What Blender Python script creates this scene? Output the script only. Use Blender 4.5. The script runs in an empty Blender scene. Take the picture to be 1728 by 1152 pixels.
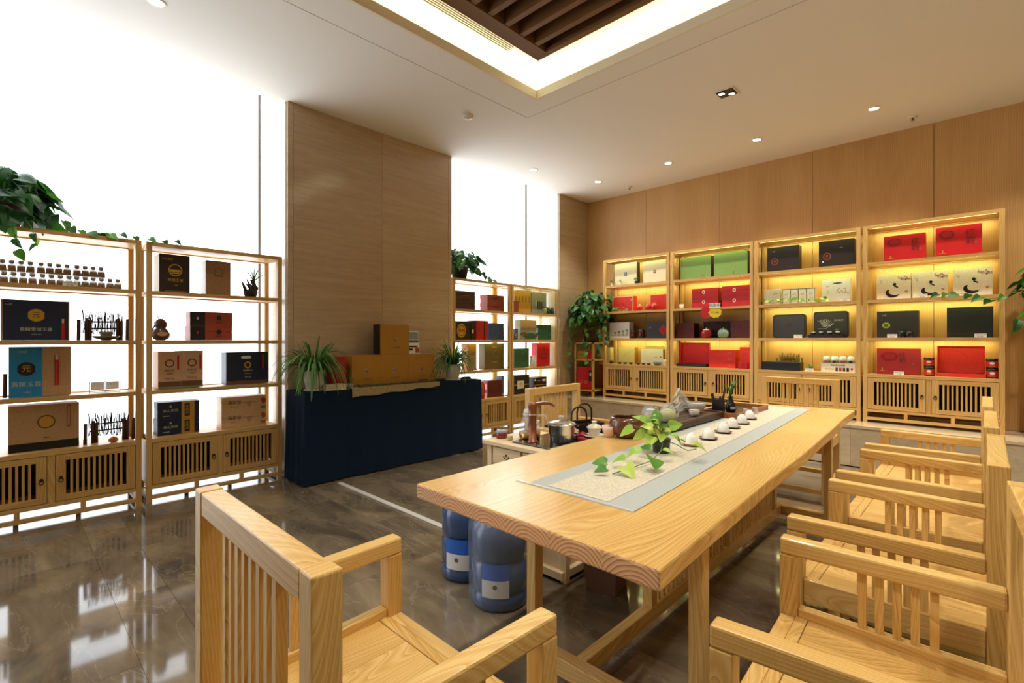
import bpy, math, random
from mathutils import Matrix, Vector
R = math.radians
PI = math.pi
scene = bpy.context.scene
COL = scene.collection

# ------------------------------------------------------------------ camera
cam_data = bpy.data.cameras.new('camera')
cam = bpy.data.objects.new('camera', cam_data)
COL.objects.link(cam)
cam.location = (0, 0, 1.25)
cam.rotation_euler = (R(90), 0, R(-46))
cam_data.lens = 17.29
cam_data.sensor_width = 36
cam_data.shift_y = -3 / 1728
cam_data.clip_start = 0.02
scene.camera = cam

# ------------------------------------------------------------------ world, exposure
scene.view_settings.view_transform = 'Standard'
scene.view_settings.look = 'None'
scene.view_settings.gamma = 1
scene.view_settings.exposure = EXPOSURE = 0.3
scene.view_settings.use_curve_mapping = False
scene.cycles.use_denoising = True
scene.cycles.max_bounces = 8
scene.cycles.diffuse_bounces = 4
scene.cycles.glossy_bounces = 4
scene.cycles.transmission_bounces = 8
scene.cycles.transparent_max_bounces = 10
scene.cycles.sample_clamp_indirect = 6
scene.cycles.caustics_reflective = False
scene.cycles.caustics_refractive = False
w = bpy.data.worlds.new('world')
scene.world = w
w.use_nodes = True
w.node_tree.nodes['Background'].inputs[0].default_value = (1.0, 0.93, 0.85, 1)
w.node_tree.nodes['Background'].inputs[1].default_value = 0.3

WINDOW_GLOW = 3.1      # daylight behind the window screens
COVE_W = 9            # cove lighting, watts per strip
SPOT_W = 80            # ceiling downlights
LED_GLOW = 10           # shelf light strips

LED_W = 1.6             # strip lamps in the lit shelves
WARM = (1.0, 0.93, 0.79)

def lamp(name, kind, loc, energy, color=WARM, rot=(0, 0, 0), **kw):
    d = bpy.data.lights.new(name, kind)
    d.energy = energy
    d.color = color
    for k, v in kw.items():
        setattr(d, k, v)
    o = bpy.data.objects.new(name, d)
    o.location = loc
    o.rotation_euler = rot
    COL.objects.link(o)
    return o

CZ = 3.42              # ceiling height
TX0, TX1, TY0, TY1 = -1.1, 3.36, -2.3, 2.94     # edges of the ceiling tray
# cove strips lie on the ledge above the tray edge and shine up on the tray ceiling
for (lx, ly, sx, sy) in (((TX0 + TX1) / 2, TY1 + .10, TX1 - TX0 + .2, .06), (TX1 + .10, (TY0 + TY1) / 2, .06, TY1 - TY0 + .2),
                         ((TX0 + TX1) / 2, TY0 - .10, TX1 - TX0 + .2, .06), (TX0 - .10, (TY0 + TY1) / 2, .06, TY1 - TY0 + .2)):
    lamp('cove_lamp', 'AREA', (lx, ly, CZ + .11), COVE_W, (1.0, .92, .60), (PI, 0, 0), shape='RECTANGLE', size=sx, size_y=sy)
# round downlights: the row along the panelled wall, one by the second window, one by the first, and those over the camera's side
DOWN = [(5.68, 3.844), (5.68, 2.816), (5.68, 1.794), (5.68, .763), (5.68, -.27), (5.68, -1.3), (5.68, -2.33), (4.71, 4.16), (.69, 3.84)]
for (x, y) in DOWN:
    lamp('downlight_lamp', 'SPOT', (x, y, CZ - .03), SPOT_W * (.35 if x < 5 else 1), WARM, (0, 0, 0), spot_size=R(95), spot_blend=.8, shadow_soft_size=.04)
TWIN = [(4.42, 1.645), (4.42, -.6), (4.42, -2.2)]
TABLE_W = 150
for (x, y) in TWIN:
    lamp('twin_lamp', 'SPOT', (x, y, CZ - .03), TABLE_W, (1, .94, .82), (0, 0, 0), spot_size=R(100), spot_blend=.7, shadow_soft_size=.05)
# fill spots added under the ceiling grille, without fittings, over table and seats
FILL_W = 75
for (x, y) in ((1.9, 1.05), (2.9, 1.05), (.4, 1.05), (.4, -.7), (1.9, -.9)):
    lamp('fill_spot', 'SPOT', (x, y, CZ + .05), FILL_W, (1, .95, .84), (0, 0, 0), spot_size=R(120), spot_blend=.8, shadow_soft_size=.05)

# ------------------------------------------------------------------ colours and materials
def lin(h):
    h = h.lstrip('#')
    c = [int(h[i:i + 2], 16) / 255 for i in (0, 2, 4)]
    return tuple(v / 12.92 if v <= .04045 else ((v + .055) / 1.055) ** 2.4 for v in c) + (1,)

HEX = dict(navy='#16233f', kraft='#b8946a', kraftdark='#946d48', kraftpink='#d0ab8a', kraftlight='#d6b080', gold='#c39a3c', silver='#b9b9b4',
           red='#b9121a', redbright='#d62c20', crimson='#b8141f', crimson2='#9f0f19', crimson3='#a3282a', rust='#a5462a', redbrown='#8b3a2a', maroon='#5c1c1c',
           maroondark='#3f1f1d', brown='#6a4a30', brownblack='#20150f', darkbrown='#2b1c18', black='#0f0f12', slate='#3a3c44', slatebrown='#36322f', blackgreen='#20241f',
           bluegrey='#56607a', blue='#334a7a', cyan='#1a86c4', ochre='#a8792c', olive='#6b5a2a', tan='#bfa070', forest='#2c5a3c', sage='#7d9068', greygreen='#8f978c',
           landscape='#8a8a76', green='#77974f', lime='#a9c832', cream='#d8caa8', ivory='#e6dcc4', paleyellow='#dccb8a', offwhite='#dcd8cf', white='#ecebe6',
           pink='#c9827a', wood='#b98d55', yellowbox='#ad7a22', metal='#8a8a88')
_M = {}

def principled(name, color, rough=.5, metal=0, spec=.5, trans=0, coat=0, alpha=1, ior=1.45):
    m = bpy.data.materials.new(name)
    m.use_nodes = True
    b = m.node_tree.nodes['Principled BSDF']
    b.inputs['Base Color'].default_value = color
    b.inputs['Roughness'].default_value = rough
    b.inputs['Metallic'].default_value = metal
    b.inputs['Specular IOR Level'].default_value = spec
    b.inputs['Transmission Weight'].default_value = trans
    b.inputs['Coat Weight'].default_value = coat
    b.inputs['Coat Roughness'].default_value = .08
    b.inputs['Alpha'].default_value = alpha
    b.inputs['IOR'].default_value = ior
    return m

def card(key, rough=.45):
    """printed card with a faint fibre"""
    k = 'card_' + key
    if k not in _M:
        m = principled(k, lin(HEX[key]), rough)
        nt = m.node_tree
        n = nt.nodes.new('ShaderNodeTexNoise')
        n.inputs['Scale'].default_value = 60
        n.inputs['Detail'].default_value = 3
        tc = nt.nodes.new('ShaderNodeTexCoord')
        nt.links.new(tc.outputs['Object'], n.inputs['Vector'])
        mx = nt.nodes.new('ShaderNodeMix')
        mx.data_type = 'RGBA'
        mx.blend_type = 'MULTIPLY'
        c = lin(HEX[key])
        mx.inputs[6].default_value = c
        r = nt.nodes.new('ShaderNodeMapRange')
        r.inputs[1].default_value = .3
        r.inputs[2].default_value = .7
        r.inputs[3].default_value = .88
        r.inputs[4].default_value = 1.05
        nt.links.new(n.outputs['Fac'], r.inputs[0])
        mx.inputs[0].default_value = 1
        nt.links.new(r.outputs[0], mx.inputs[7])
        nt.links.new(mx.outputs[2], nt.nodes['Principled BSDF'].inputs['Base Color'])
        _M[k] = m
    return _M[k]

def flat(name, hexc, rough=.5, **kw):
    k = name
    if k not in _M:
        _M[k] = principled(name, lin(hexc), rough, **kw)
    return _M[k]

def emit(name, color, strength):
    if name not in _M:
        m = bpy.data.materials.new(name)
        m.use_nodes = True
        nt = m.node_tree
        nt.nodes.clear()
        e = nt.nodes.new('ShaderNodeEmission')
        e.inputs[0].default_value = (*color, 1)
        e.inputs[1].default_value = strength
        o = nt.nodes.new('ShaderNodeOutputMaterial')
        nt.links.new(e.outputs[0], o.inputs[0])
        _M[name] = m
    return _M[name]

def node(nt, t, **kw):
    n = nt.nodes.new(t)
    for k, v in kw.items():
        if isinstance(k, str) and k.startswith('i_'):
            n.inputs[k[2:].replace('_', ' ')].default_value = v
        else:
            setattr(n, k, v)
    return n

def math_(nt, op, a, b=None, c=None):
    n = nt.nodes.new('ShaderNodeMath')
    n.operation = op
    for i, v in enumerate((a, b, c)):
        if v is None:
            continue
        if isinstance(v, (int, float)):
            n.inputs[i].default_value = v
        else:
            nt.links.new(v, n.inputs[i])
    return n.outputs[0]

def ramp(nt, fac, stops):
    r = nt.nodes.new('ShaderNodeValToRGB')
    e = r.color_ramp.elements
    e[0].position, e[0].color = stops[0]
    e[1].position, e[1].color = stops[-1]
    for p, c in stops[1:-1]:
        x = e.new(p)
        x.color = c
    nt.links.new(fac, r.inputs[0])
    return r.outputs[0]

def wood(name, light, mid, dark, rough=.38, rings=11.0, wob=1.6, spec=.4, coat=.0):
    """long-grained timber; UV u runs along the grain in metres, v across it"""
    if name in _M:
        return _M[name]
    m = principled(name, lin(mid), rough, spec=spec, coat=coat)
    nt = m.node_tree
    tc = nt.nodes.new('ShaderNodeTexCoord')
    sp = nt.nodes.new('ShaderNodeSeparateXYZ')
    nt.links.new(tc.outputs['UV'], sp.inputs[0])
    oi = nt.nodes.new('ShaderNodeObjectInfo')
    seed = math_(nt, 'MULTIPLY', oi.outputs['Random'], 37.0)
    u, v = sp.outputs[0], sp.outputs[1]
    def nz(su, sv, detail, off):
        c = nt.nodes.new('ShaderNodeCombineXYZ')
        nt.links.new(math_(nt, 'MULTIPLY', u, su), c.inputs[0])
        nt.links.new(math_(nt, 'MULTIPLY', v, sv), c.inputs[1])
        nt.links.new(math_(nt, 'ADD', seed, off), c.inputs[2])
        n = nt.nodes.new('ShaderNodeTexNoise')
        n.inputs['Scale'].default_value = 1
        n.inputs['Detail'].default_value = detail
        nt.links.new(c.outputs[0], n.inputs['Vector'])
        return n.outputs['Fac']
    big = nz(.55, 3.2, 1.5, 0)
    ph = math_(nt, 'ADD', math_(nt, 'MULTIPLY', v, rings * 5), math_(nt, 'MULTIPLY', big, rings * wob))
    saw = math_(nt, 'FRACT', ph)
    saw = math_(nt, 'ADD', math_(nt, 'MULTIPLY', math_(nt, 'SINE', math_(nt, 'MULTIPLY', ph, 2 * PI)), .25), math_(nt, 'MULTIPLY', saw, .5))
    fine = nz(5, 260, 2, 9)
    fac = math_(nt, 'ADD', math_(nt, 'MULTIPLY', saw, 1.2), math_(nt, 'MULTIPLY', math_(nt, 'SUBTRACT', fine, .5), .5))
    tone = nz(.7, 3, 1, 20)
    fac = math_(nt, 'ADD', fac, math_(nt, 'MULTIPLY', math_(nt, 'SUBTRACT', tone, .5), .7))
    colr = ramp(nt, fac, [(0, lin(light)), (.5, lin(mid)), (1, lin(dark))])
    nt.links.new(colr, nt.nodes['Principled BSDF'].inputs['Base Color'])
    bmp = node(nt, 'ShaderNodeBump')
    bmp.inputs['Strength'].default_value = .08
    bmp.inputs['Distance'].default_value = .002
    nt.links.new(fac, bmp.inputs['Height'])
    nt.links.new(bmp.outputs[0], nt.nodes['Principled BSDF'].inputs['Normal'])
    _M[name] = m
    return m

PINE = wood('pine', '#dfbb76', '#c99a50', '#7f5425', wob=3.6, rings=14, coat=.12)
PINE_SHELF = wood('pine_shelf', '#d3ae6e', '#bd9050', '#875b2a', rings=12)
PINE_TABLE = wood('pine_tabletop', '#dfba78', '#ca9b52', '#855828', rough=.26, rings=10, wob=3.6, spec=.5, coat=.15)
BROWN_WOOD = wood('brown_wood', '#4e3725', '#40291a', '#291a10', rough=.4)
DARK_WOOD = wood('dark_wood', '#3a2418', '#2c1a12', '#1c100b', rough=.5)
GRILLE_WOOD = wood('grille_wood', '#86623a', '#765230', '#5a3c22', rough=.5)
VENEER = wood('oak_veneer', '#cfa56c', '#ba8d54', '#9b703d', rough=.42, rings=12, wob=.5)

def endgrain():
    m = principled('end_grain', lin('#cf9f6b'), .5)
    nt = m.node_tree
    tc = nt.nodes.new('ShaderNodeTexCoord')
    sp = nt.nodes.new('ShaderNodeSeparateXYZ')
    nt.links.new(tc.outputs['UV'], sp.inputs[0])
    no = node(nt, 'ShaderNodeTexNoise', i_Scale=14.0)
    nt.links.new(tc.outputs['UV'], no.inputs['Vector'])
    u = math_(nt, 'DIVIDE', sp.outputs[0], .165)
    cell = math_(nt, 'SUBTRACT', math_(nt, 'FRACT', u), .45)
    cx = math_(nt, 'MULTIPLY', cell, .165)
    up = math_(nt, 'ADD', sp.outputs[1], .045)
    r = math_(nt, 'SQRT', math_(nt, 'ADD', math_(nt, 'MULTIPLY', cx, cx), math_(nt, 'MULTIPLY', up, up)))
    ph = math_(nt, 'ADD', math_(nt, 'MULTIPLY', r, 95.0), math_(nt, 'MULTIPLY', no.outputs['Fac'], 1.5))
    s = math_(nt, 'POWER', math_(nt, 'FRACT', ph), 1.8)
    c = ramp(nt, s, [(0, lin('#dcb489')), (.5, lin('#c99468')), (1, lin('#8a5636'))])
    nt.links.new(c, nt.nodes['Principled BSDF'].inputs['Base Color'])
    return m
END_GRAIN = endgrain()

def stone(name, base, c2, vein, rough, scale, stretch=(1, 1, 1), veinamt=.5, coat=0, spec=.5, veinw=.03):
    if name in _M:
        return _M[name]
    m = principled(name, lin(base), rough, coat=coat, spec=spec)
    nt = m.node_tree
    tc = nt.nodes.new('ShaderNodeTexCoord')
    geo = nt.nodes.new('ShaderNodeNewGeometry')
    oi = nt.nodes.new('ShaderNodeObjectInfo')
    mp = nt.nodes.new('ShaderNodeMapping')
    mp.inputs['Scale'].default_value = [scale * s for s in stretch]
    nt.links.new(geo.outputs['Position'], mp.inputs[0])
    off = nt.nodes.new('ShaderNodeVectorMath')
    off.operation = 'ADD'
    nt.links.new(mp.outputs[0], off.inputs[0])
    sc = math_(nt, 'MULTIPLY', oi.outputs['Random'], 50.0)
    nt.links.new(sc, off.inputs[1])
    n1 = node(nt, 'ShaderNodeTexNoise', i_Scale=1.0, i_Detail=8.0, i_Roughness=.62, i_Distortion=.6)
    nt.links.new(off.outputs[0], n1.inputs['Vector'])
    base_c = ramp(nt, n1.outputs['Fac'], [(.3, lin(base)), (.7, lin(c2))])
    n2 = node(nt, 'ShaderNodeTexNoise', i_Scale=.8, i_Detail=6.0, i_Roughness=.55, i_Distortion=1.2)
    nt.links.new(off.outputs[0], n2.inputs['Vector'])
    d = math_(nt, 'ABSOLUTE', math_(nt, 'SUBTRACT', n2.outputs['Fac'], .5))
    v = nt.nodes.new('ShaderNodeMapRange')
    v.inputs[1].default_value = 0
    v.inputs[2].default_value = veinw
    v.inputs[3].default_value = veinamt
    v.inputs[4].default_value = 0
    nt.links.new(d, v.inputs[0])
    mx = nt.nodes.new('ShaderNodeMix')
    mx.data_type = 'RGBA'
    nt.links.new(v.outputs[0], mx.inputs[0])
    nt.links.new(base_c, mx.inputs[6])
    mx.inputs[7].default_value = lin(vein)
    # each slab a slightly different tone
    tone = nt.nodes.new('ShaderNodeMapRange')
    tone.inputs[3].default_value = .85
    tone.inputs[4].default_value = 1.15
    nt.links.new(oi.outputs['Random'], tone.inputs[0])
    mm = nt.nodes.new('ShaderNodeMix')
    mm.data_type = 'RGBA'
    mm.blend_type = 'MULTIPLY'
    mm.inputs[0].default_value = 1
    nt.links.new(mx.outputs[2], mm.inputs[6])
    nt.links.new(tone.outputs[0], mm.inputs[7])
    nt.links.new(mm.outputs[2], nt.nodes['Principled BSDF'].inputs['Base Color'])
    _M[name] = m
    return m

FLOOR_STONE = stone('brown_marble', '#463d34', '#87775f', '#b5a48c', .06, 3.4, (1.2, .45, 1), .22, coat=.3, veinw=.010)
PIER_STONE = stone('beige_travertine', '#b59c7a', '#c4ad8b', '#a68a67', .16, 3.0, (.5, .5, 9), .35, coat=.25)
REVEAL_STONE = stone('cream_marble', '#e8e0d2', '#efe9de', '#d8cdbb', .2, 3.0, (.5, .5, 7), .3)
STEP_STONE = stone('beige_marble_step', '#b7a387', '#c6b496', '#a08a6c', .12, 2.5, (1, 1, 3), .3, coat=.2)
PLASTER = flat('ceiling_plaster', '#f0eee9', .9)
WALL_PAINT = flat('wall_paint', '#cdc0aa', .85)
GROUT = flat('grout', '#756a5c', .8)

# ------------------------------------------------------------------ mesh building
class MB:
    """collects shapes, links them as one mesh object"""
    def __init__(s, seed=0):
        s.v, s.f, s.uv, s.mi, s.sm = [], [], [], [], []
        s.rnd = random.Random(seed)

    def box(s, x0, x1, y0, y1, z0, z1, mi=0, grain=None, rot=None, at=None):
        dims = (x1 - x0, y1 - y0, z1 - z0)
        g = grain if grain is not None else max(range(3), key=lambda i: dims[i])
        ou, ov = s.rnd.uniform(0, 9), s.rnd.uniform(0, 9)
        P = [(x, y, z) for x in (x0, x1) for y in (y0, y1) for z in (z0, z1)]
        b = len(s.v)
        faces = ((0, 1, 3, 2), (4, 6, 7, 5), (0, 4, 5, 1), (2, 3, 7, 6), (0, 2, 6, 4), (1, 5, 7, 3))
        nax = (0, 0, 1, 1, 2, 2)
        for f, na in zip(faces, nax):
            s.f.append([b + i for i in f])
            uv = []
            oth = [a for a in (0, 1, 2) if a != g]
            for i in f:
                p = P[i]
                if na == g:
                    uv.append((ou + p[oth[0]], ov + p[oth[1]]))
                else:
                    a = [k for k in oth if k != na][0]
                    uv.append((ou + p[g], ov + p[a] + na * .37))
            s.uv.append(uv)
            s.mi.append(mi)
            s.sm.append(False)
        for p in P:
            q = Vector(p)
            if rot is not None:
                q = rot @ q
            if at is not None:
                q = q + Vector(at)
            s.v.append(tuple(q))
        return s

    def face(s, pts, uv=None, mi=0, smooth=False):
        b = len(s.v)
        s.v += [tuple(p) for p in pts]
        s.f.append(list(range(b, b + len(pts))))
        s.uv.append(uv or [(p[0], p[1]) for p in pts])
        s.mi.append(mi)
        s.sm.append(smooth)
        return s

    def lathe(s, prof, seg=20, at=(0, 0, 0), mi=0, sx=1, sy=1, tilt=None, rfun=None, close=True):
        """profile of (r, z) turned about z"""
        b = len(s.v)
        for j, (r, z) in enumerate(prof):
            for i in range(seg):
                a = 2 * PI * i / seg
                rr = r * (rfun(a, j) if rfun else 1)
                p = Vector((rr * math.cos(a) * sx, rr * math.sin(a) * sy, z))
                if tilt is not None:
                    p = tilt @ p
                s.v.append((p.x + at[0], p.y + at[1], p.z + at[2]))
        for j in range(len(prof) - 1):
            for i in range(seg):
                k = (i + 1) % seg
                s.f.append([b + j * seg + i, b + j * seg + k, b + (j + 1) * seg + k, b + (j + 1) * seg + i])
                s.uv.append([(i / seg, j), (k / seg, j), (k / seg, j + 1), (i / seg, j + 1)])
                s.mi.append(mi)
                s.sm.append(True)
        if close:
            for j, rev in ((0, True), (len(prof) - 1, False)):
                if prof[j][0] > 1e-4:
                    r = [b + j * seg + i for i in range(seg)]
                    s.f.append(r[::-1] if rev else r)
                    s.uv.append([(0, 0)] * seg)
                    s.mi.append(mi)
                    s.sm.append(False)
        return s

    def tube(s, pts, rad, seg=6, mi=0, cap=True):
        pts = [Vector(p) for p in pts]
        b = len(s.v)
        n = len(pts)
        prev = None
        for j, p in enumerate(pts):
            d = (pts[min(j + 1, n - 1)] - pts[max(j - 1, 0)]).normalized()
            if prev is None:
                a = d.orthogonal().normalized()
            else:
                a = (prev - d * prev.dot(d)).normalized()
            prev = a
            c = d.cross(a)
            r = rad[j] if isinstance(rad, (list, tuple)) else rad
            for i in range(seg):
                t = 2 * PI * i / seg
                q = p + (a * math.cos(t) + c * math.sin(t)) * r
                s.v.append(tuple(q))
        for j in range(n - 1):
            for i in range(seg):
                k = (i + 1) % seg
                s.f.append([b + j * seg + i, b + j * seg + k, b + (j + 1) * seg + k, b + (j + 1) * seg + i])
                s.uv.append([(j * .05, i / seg * .05), (j * .05, k / seg * .05), (j * .05 + .05, k / seg * .05), (j * .05 + .05, i / seg * .05)])
                s.mi.append(mi)
                s.sm.append(True)
        if cap:
            for j, rev in ((0, True), (n - 1, False)):
                r = [b + j * seg + i for i in range(seg)]
                s.f.append(r[::-1] if rev else r)
                s.uv.append([(0, 0)] * seg)
                s.mi.append(mi)
                s.sm.append(False)
        return s

    def mesh(s, name, mats):
        me = bpy.data.meshes.new(name)
        me.from_pydata(s.v, [], s.f)
        for m in (mats if isinstance(mats, (list, tuple)) else [mats]):
            me.materials.append(m)
        uvl = me.uv_layers.new(name='UVMap')
        flatuv = [c for face in s.uv for p in face for c in p]
        uvl.data.foreach_set('uv', flatuv)
        me.polygons.foreach_set('material_index', s.mi)
        me.polygons.foreach_set('use_smooth', s.sm)
        me.update()
        return me

    def build(s, name, mats, parent=None, bevel=0, loc=None, seg=2):
        o = bpy.data.objects.new(name, s.mesh(name, mats))
        COL.objects.link(o)
        if parent is not None:
            o.parent = parent
        if loc is not None:
            o.location = loc
        if bevel:
            md = o.modifiers.new('bevel', 'BEVEL')
            md.width = bevel
            md.segments = seg
            md.limit_method = 'ANGLE'
        return o

def link(name, mesh, parent=None, mat=None):
    o = bpy.data.objects.new(name, mesh)
    COL.objects.link(o)
    if parent is not None:
        o.parent = parent
    if mat is not None:
        o.matrix_local = mat
    return o

def tag(o, label=None, cat=None, group=None, kind=None):
    if label: o['label'] = label
    if cat: o['category'] = cat
    if group: o['group'] = group
    if kind: o['kind'] = kind
    return o

def thing(name, label, cat, loc=(0, 0, 0), rz=0, group=None):
    o = bpy.data.objects.new(name, None)
    o.empty_display_size = .05
    COL.objects.link(o)
    o.location = loc
    o.rotation_euler = (0, 0, rz)
    return tag(o, label, cat, group)

def kids(o):
    return [c for c in bpy.data.objects if c.parent == o]

def copy_tree(o, parent=None, cmap=None):
    if cmap is None:
        cmap = {}
        for c in bpy.data.objects:
            if c.parent is not None:
                cmap.setdefault(c.parent.name, []).append(c)
    n = o.copy()
    COL.objects.link(n)
    if parent is not None:
        n.parent = parent
    for c in cmap.get(o.name, []):
        copy_tree(c, n, cmap)
    return n

def copy_thing(o, label, loc=None, rz=None, mat=None, group=None):
    n = copy_tree(o)
    n['label'] = label
    if group: n['group'] = group
    if mat is not None:
        n.matrix_world = mat
    else:
        if loc is not None: n.location = loc
        if rz is not None: n.rotation_euler = (0, 0, rz)
    return n

# ================================================================== THE ROOM
WY = 4.57      # line of the window wall piers
WX = 6.49      # panelled wall
BX, BY = -3.2, -3.4
GY = 5.25      # lit window screens

def structure(mb, name, mats, parent=None, **kw):
    o = mb.build(name, mats, parent, **kw)
    if parent is None:
        tag(o, kind='structure')
    return o

# floor: a dark bed with single marble tiles laid on it
floor = structure(MB().box(BX - .1, WX + .2, BY - .1, GY + .1, -.06, -.012), 'floor', GROUT)
xs = [BX, -2.03, -.83, .37, .58, 1.78, 2.98, 4.18, 5.38, 5.80]
for i in range(len(xs) - 1):
    ys = [BY]
    y = -3.0 + (.67 if i % 2 else 0)
    while y < GY:
        ys.append(y)
        y += 1.335
    ys.append(GY)
    for j in range(len(ys) - 1):
        t = MB(i * 40 + j).box(xs[i] + .0006, xs[i + 1] - .0006, ys[j] + .0006, ys[j + 1] - .0006, -.012, 0)
        t.build('tile', FLOOR_STONE, floor)

# raised stone step that carries the shelves along the panelled wall
step = structure(MB().box(5.83, WX, BY, WY, 0, .385), 'step', STEP_STONE)
y = WY
k = 0
while y > BY + .1:
    y2 = max(BY, y - 1.2)
    MB().box(5.80, WX - .02, y2 + .001, y - .001, .385, .41).build('slab', STEP_STONE, step)
    MB().box(5.808, 5.83, y2 + .001, y - .001, .01, .384).build('slab', STEP_STONE, step)
    y = y2

# panelled wall: veneer panels with open joints
wall_right = structure(MB().box(WX, WX + .12, BY - .1, 5.4, 0, 3.6), 'wall_right', DARK_WOOD)
y = 4.57
for yy in (3.552, 2.501, 1.444, .382, -.68, -1.74, -2.8, BY):
    for (z0, z1) in ((.412, CZ),):
        MB(int(yy * 7) + 50).box(WX - .018, WX, yy + .002, y - .002, z0, z1, grain=2).build('panel', VENEER, wall_right)
    y = yy

# window wall: two stone-clad piers
wall_left = structure(MB().box(1.80, 3.70, WY + .02, GY + .12, 0, 3.95).box(5.75, 6.6, WY + .02, GY + .12, 0, 3.95), 'wall_left', REVEAL_STONE)
for (a, b) in ((1.80, 1.846), (1.85, 2.77), (2.772, 3.652), (3.656, 3.70), (5.75, 6.47)):
    for (z0, z1) in ((.0, 2.2), (2.202, CZ + .02)) if 0 else ((0, CZ + .02),):
        MB().box(a, b, WY, WY + .02, z0, z1).build('slab', PIER_STONE, wall_left)
# reveals, clad in pale marble courses
for (xr, sgn) in ((1.80, -1), (3.70, 1), (5.75, -1)):
    for i in range(3):
        ya = WY + .03 + i * .22
        MB().box(min(xr, xr + sgn * .012), max(xr, xr + sgn * .012), ya, ya + .217, 0, 3.9).build('slab', REVEAL_STONE, wall_left)
wall_back = structure(MB().box(BX - .1, BX, BY, GY, 0, 3.9), 'wall_back', WALL_PAINT)
wall_front = structure(MB().box(BX, WX, BY - .1, BY, 0, 3.6), 'wall_front', WALL_PAINT)

# windows: full-height screens glowing with daylight, slim dark frames
GLOW = emit('daylit_screen', (.90, .95, 1.0), WINDOW_GLOW)
FRAME = flat('window_frame', '#7c7771', .5)
for n, (a, b) in enumerate(((BX, 1.79), (3.71, 5.74))):
    win = structure(MB().box(a, b, GY, GY + .02, 0, 3.9), 'window_%d' % (n + 1), GLOW)
    k = int(round((b - a) / 1.65))
    f = MB()
    f.box(b - .018, b, GY - .03, GY, 0, 3.9)
    f.build('window_frame', FRAME, win)
    MB().box(a, b, GY - .07, GY - .002, 0, .04).build('sill', REVEAL_STONE, win)

# ceiling: lower field, lowered border round the tray split by a shadow gap
gx, gy = 3.575, 3.24
g0x, g0y = TX0 - .22, TY0 - .3
gap = .009
c = MB()
t = .06
def ring(m, ox0, ox1, oy0, oy1, ix0, ix1, iy0, iy1, z0, z1):
    m.box(ox0, ox1, iy1, oy1, z0, z1)
    m.box(ox0, ox1, oy0, iy0, z0, z1)
    m.box(ox0, ix0, iy0, iy1, z0, z1)
    m.box(ix1, ox1, iy0, iy1, z0, z1)
ring(c, BX, WX, BY, WY + .05, g0x, gx, g0y, gy, CZ, CZ + t)
ring(c, g0x + gap, gx - gap, g0y + gap, gy - gap, TX0, TX1, TY0, TY1, CZ, CZ + t)
ceiling = structure(c, 'ceiling', PLASTER)
g = MB()
ring(g, g0x - .01, gx + .01, g0y - .01, gy + .01, g0x + gap + .01, gx - gap - .01, g0y + gap + .01, gy - gap - .01, CZ + .035, CZ + .05)
g.build('shadow_gap', flat('gap_dark', '#6e675e', .9), ceiling)
# side of the lowered ceiling along the windows and the curtain pocket above it
MB().box(BX, WX, WY + .05, WY + .07, CZ, 3.95).build('pocket_side', PLASTER, ceiling)
MB().box(BX, WX, WY + .05, GY + .1, 3.95, 4.0).build('pocket_top', PLASTER, ceiling)
# tray: ledge, inner sides and upper ceiling
TZ = 3.72
m = MB()
ring(m, TX0 - .26, TX1 + .26, TY0 - .26, TY1 + .26, TX0 - .22, TX1 + .22, TY0 - .22, TY1 + .22, CZ + t, TZ)
m.build('tray_side', PLASTER, ceiling)
MB().box(TX0 - .26, TX1 + .26, TY0 - .26, TY1 + .26, TZ, TZ + .04).build('tray_top', PLASTER, ceiling)
m = MB()
ring(m, TX0 - .0, TX1 + .0, TY0 - .0, TY1 + .0, TX0 + .018, TX1 - .018, TY0 + .018, TY1 - .018, CZ, CZ + .075)
structure(m, 'trim_1', flat('lip_paint', '#efe4cc', .8))

# timber grille hung in the tray
GX0, GX1, GY0, GY1 = TX0 + .29, 3.07, TY0 + .29, 2.665
GZ = 3.55
fr = MB(4)
b = .125
fr.box(GX0, GX1, GY1 - b, GY1, GZ, GZ + .03).box(GX0, GX1, GY0, GY0 + b, GZ, GZ + .03)
fr.box(GX0, GX0 + .05, GY0 + b, GY1 - b, GZ, GZ + .03).box(GX1 - .05, GX1, GY0 + b, GY1 - b, GZ, GZ + .03)
fr.box(GX0, GX1, GY1 - .02, GY1, GZ + .03, TZ - .002).box(GX0, GX1, GY1 - b, GY1 - b + .02, GZ + .03, TZ - .002)
fr.box(GX1 - .02, GX1, GY0, GY1 - .02, GZ + .03, TZ - .002).box(GX0, GX0 + .02, GY0, GY1 - .02, GZ + .03, TZ - .002).box(GX0, GX1, GY0, GY0 + .02, GZ + .03, TZ - .002)
grille = structure(fr, 'ceiling_grille', GRILLE_WOOD)
x = 2.90
sl = MB(9).box(-.0225, .0225, GY0 + b, GY1 - b, GZ + .005, GZ + .115, grain=1).mesh('slat', GRILLE_WOOD)
while x > GX0 + .1:
    link('slat', sl, grille, Matrix.Translation((x, 0, 0)))
    x -= .165
MB(3).box(GX0 + .02, GX1 - .02, GY0 + .02, GY1 - .02, TZ - .02, TZ - .003).build('backing', DARK_WOOD, grille)

# linear air outlet in the tray ceiling beside the grille
vent = thing('air_vent', 'long white slotted air outlet in the glowing ceiling tray beside the timber grille', 'vent', (1.6, 2.89, TZ))
WHITE = flat('white_enamel', '#e6dfd0', .4)
DARK = flat('dark_gap', '#3c2f1c', .8)
MB().box(-1.45, 1.38, -.045, .045, -.006, -.0005).build('backing', DARK, vent)
for k in range(5):
    MB().box(-1.45, 1.38, -.044 + k * .022 - .004, -.044 + k * .022 + .004, -.018, -.004).build('slat', WHITE, vent)
for s in (-1.456, 1.386):
    MB().box(s - .006, s + .006, -.05, .05, -.018, -.0005).build('end_cap', WHITE, vent)

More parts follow.
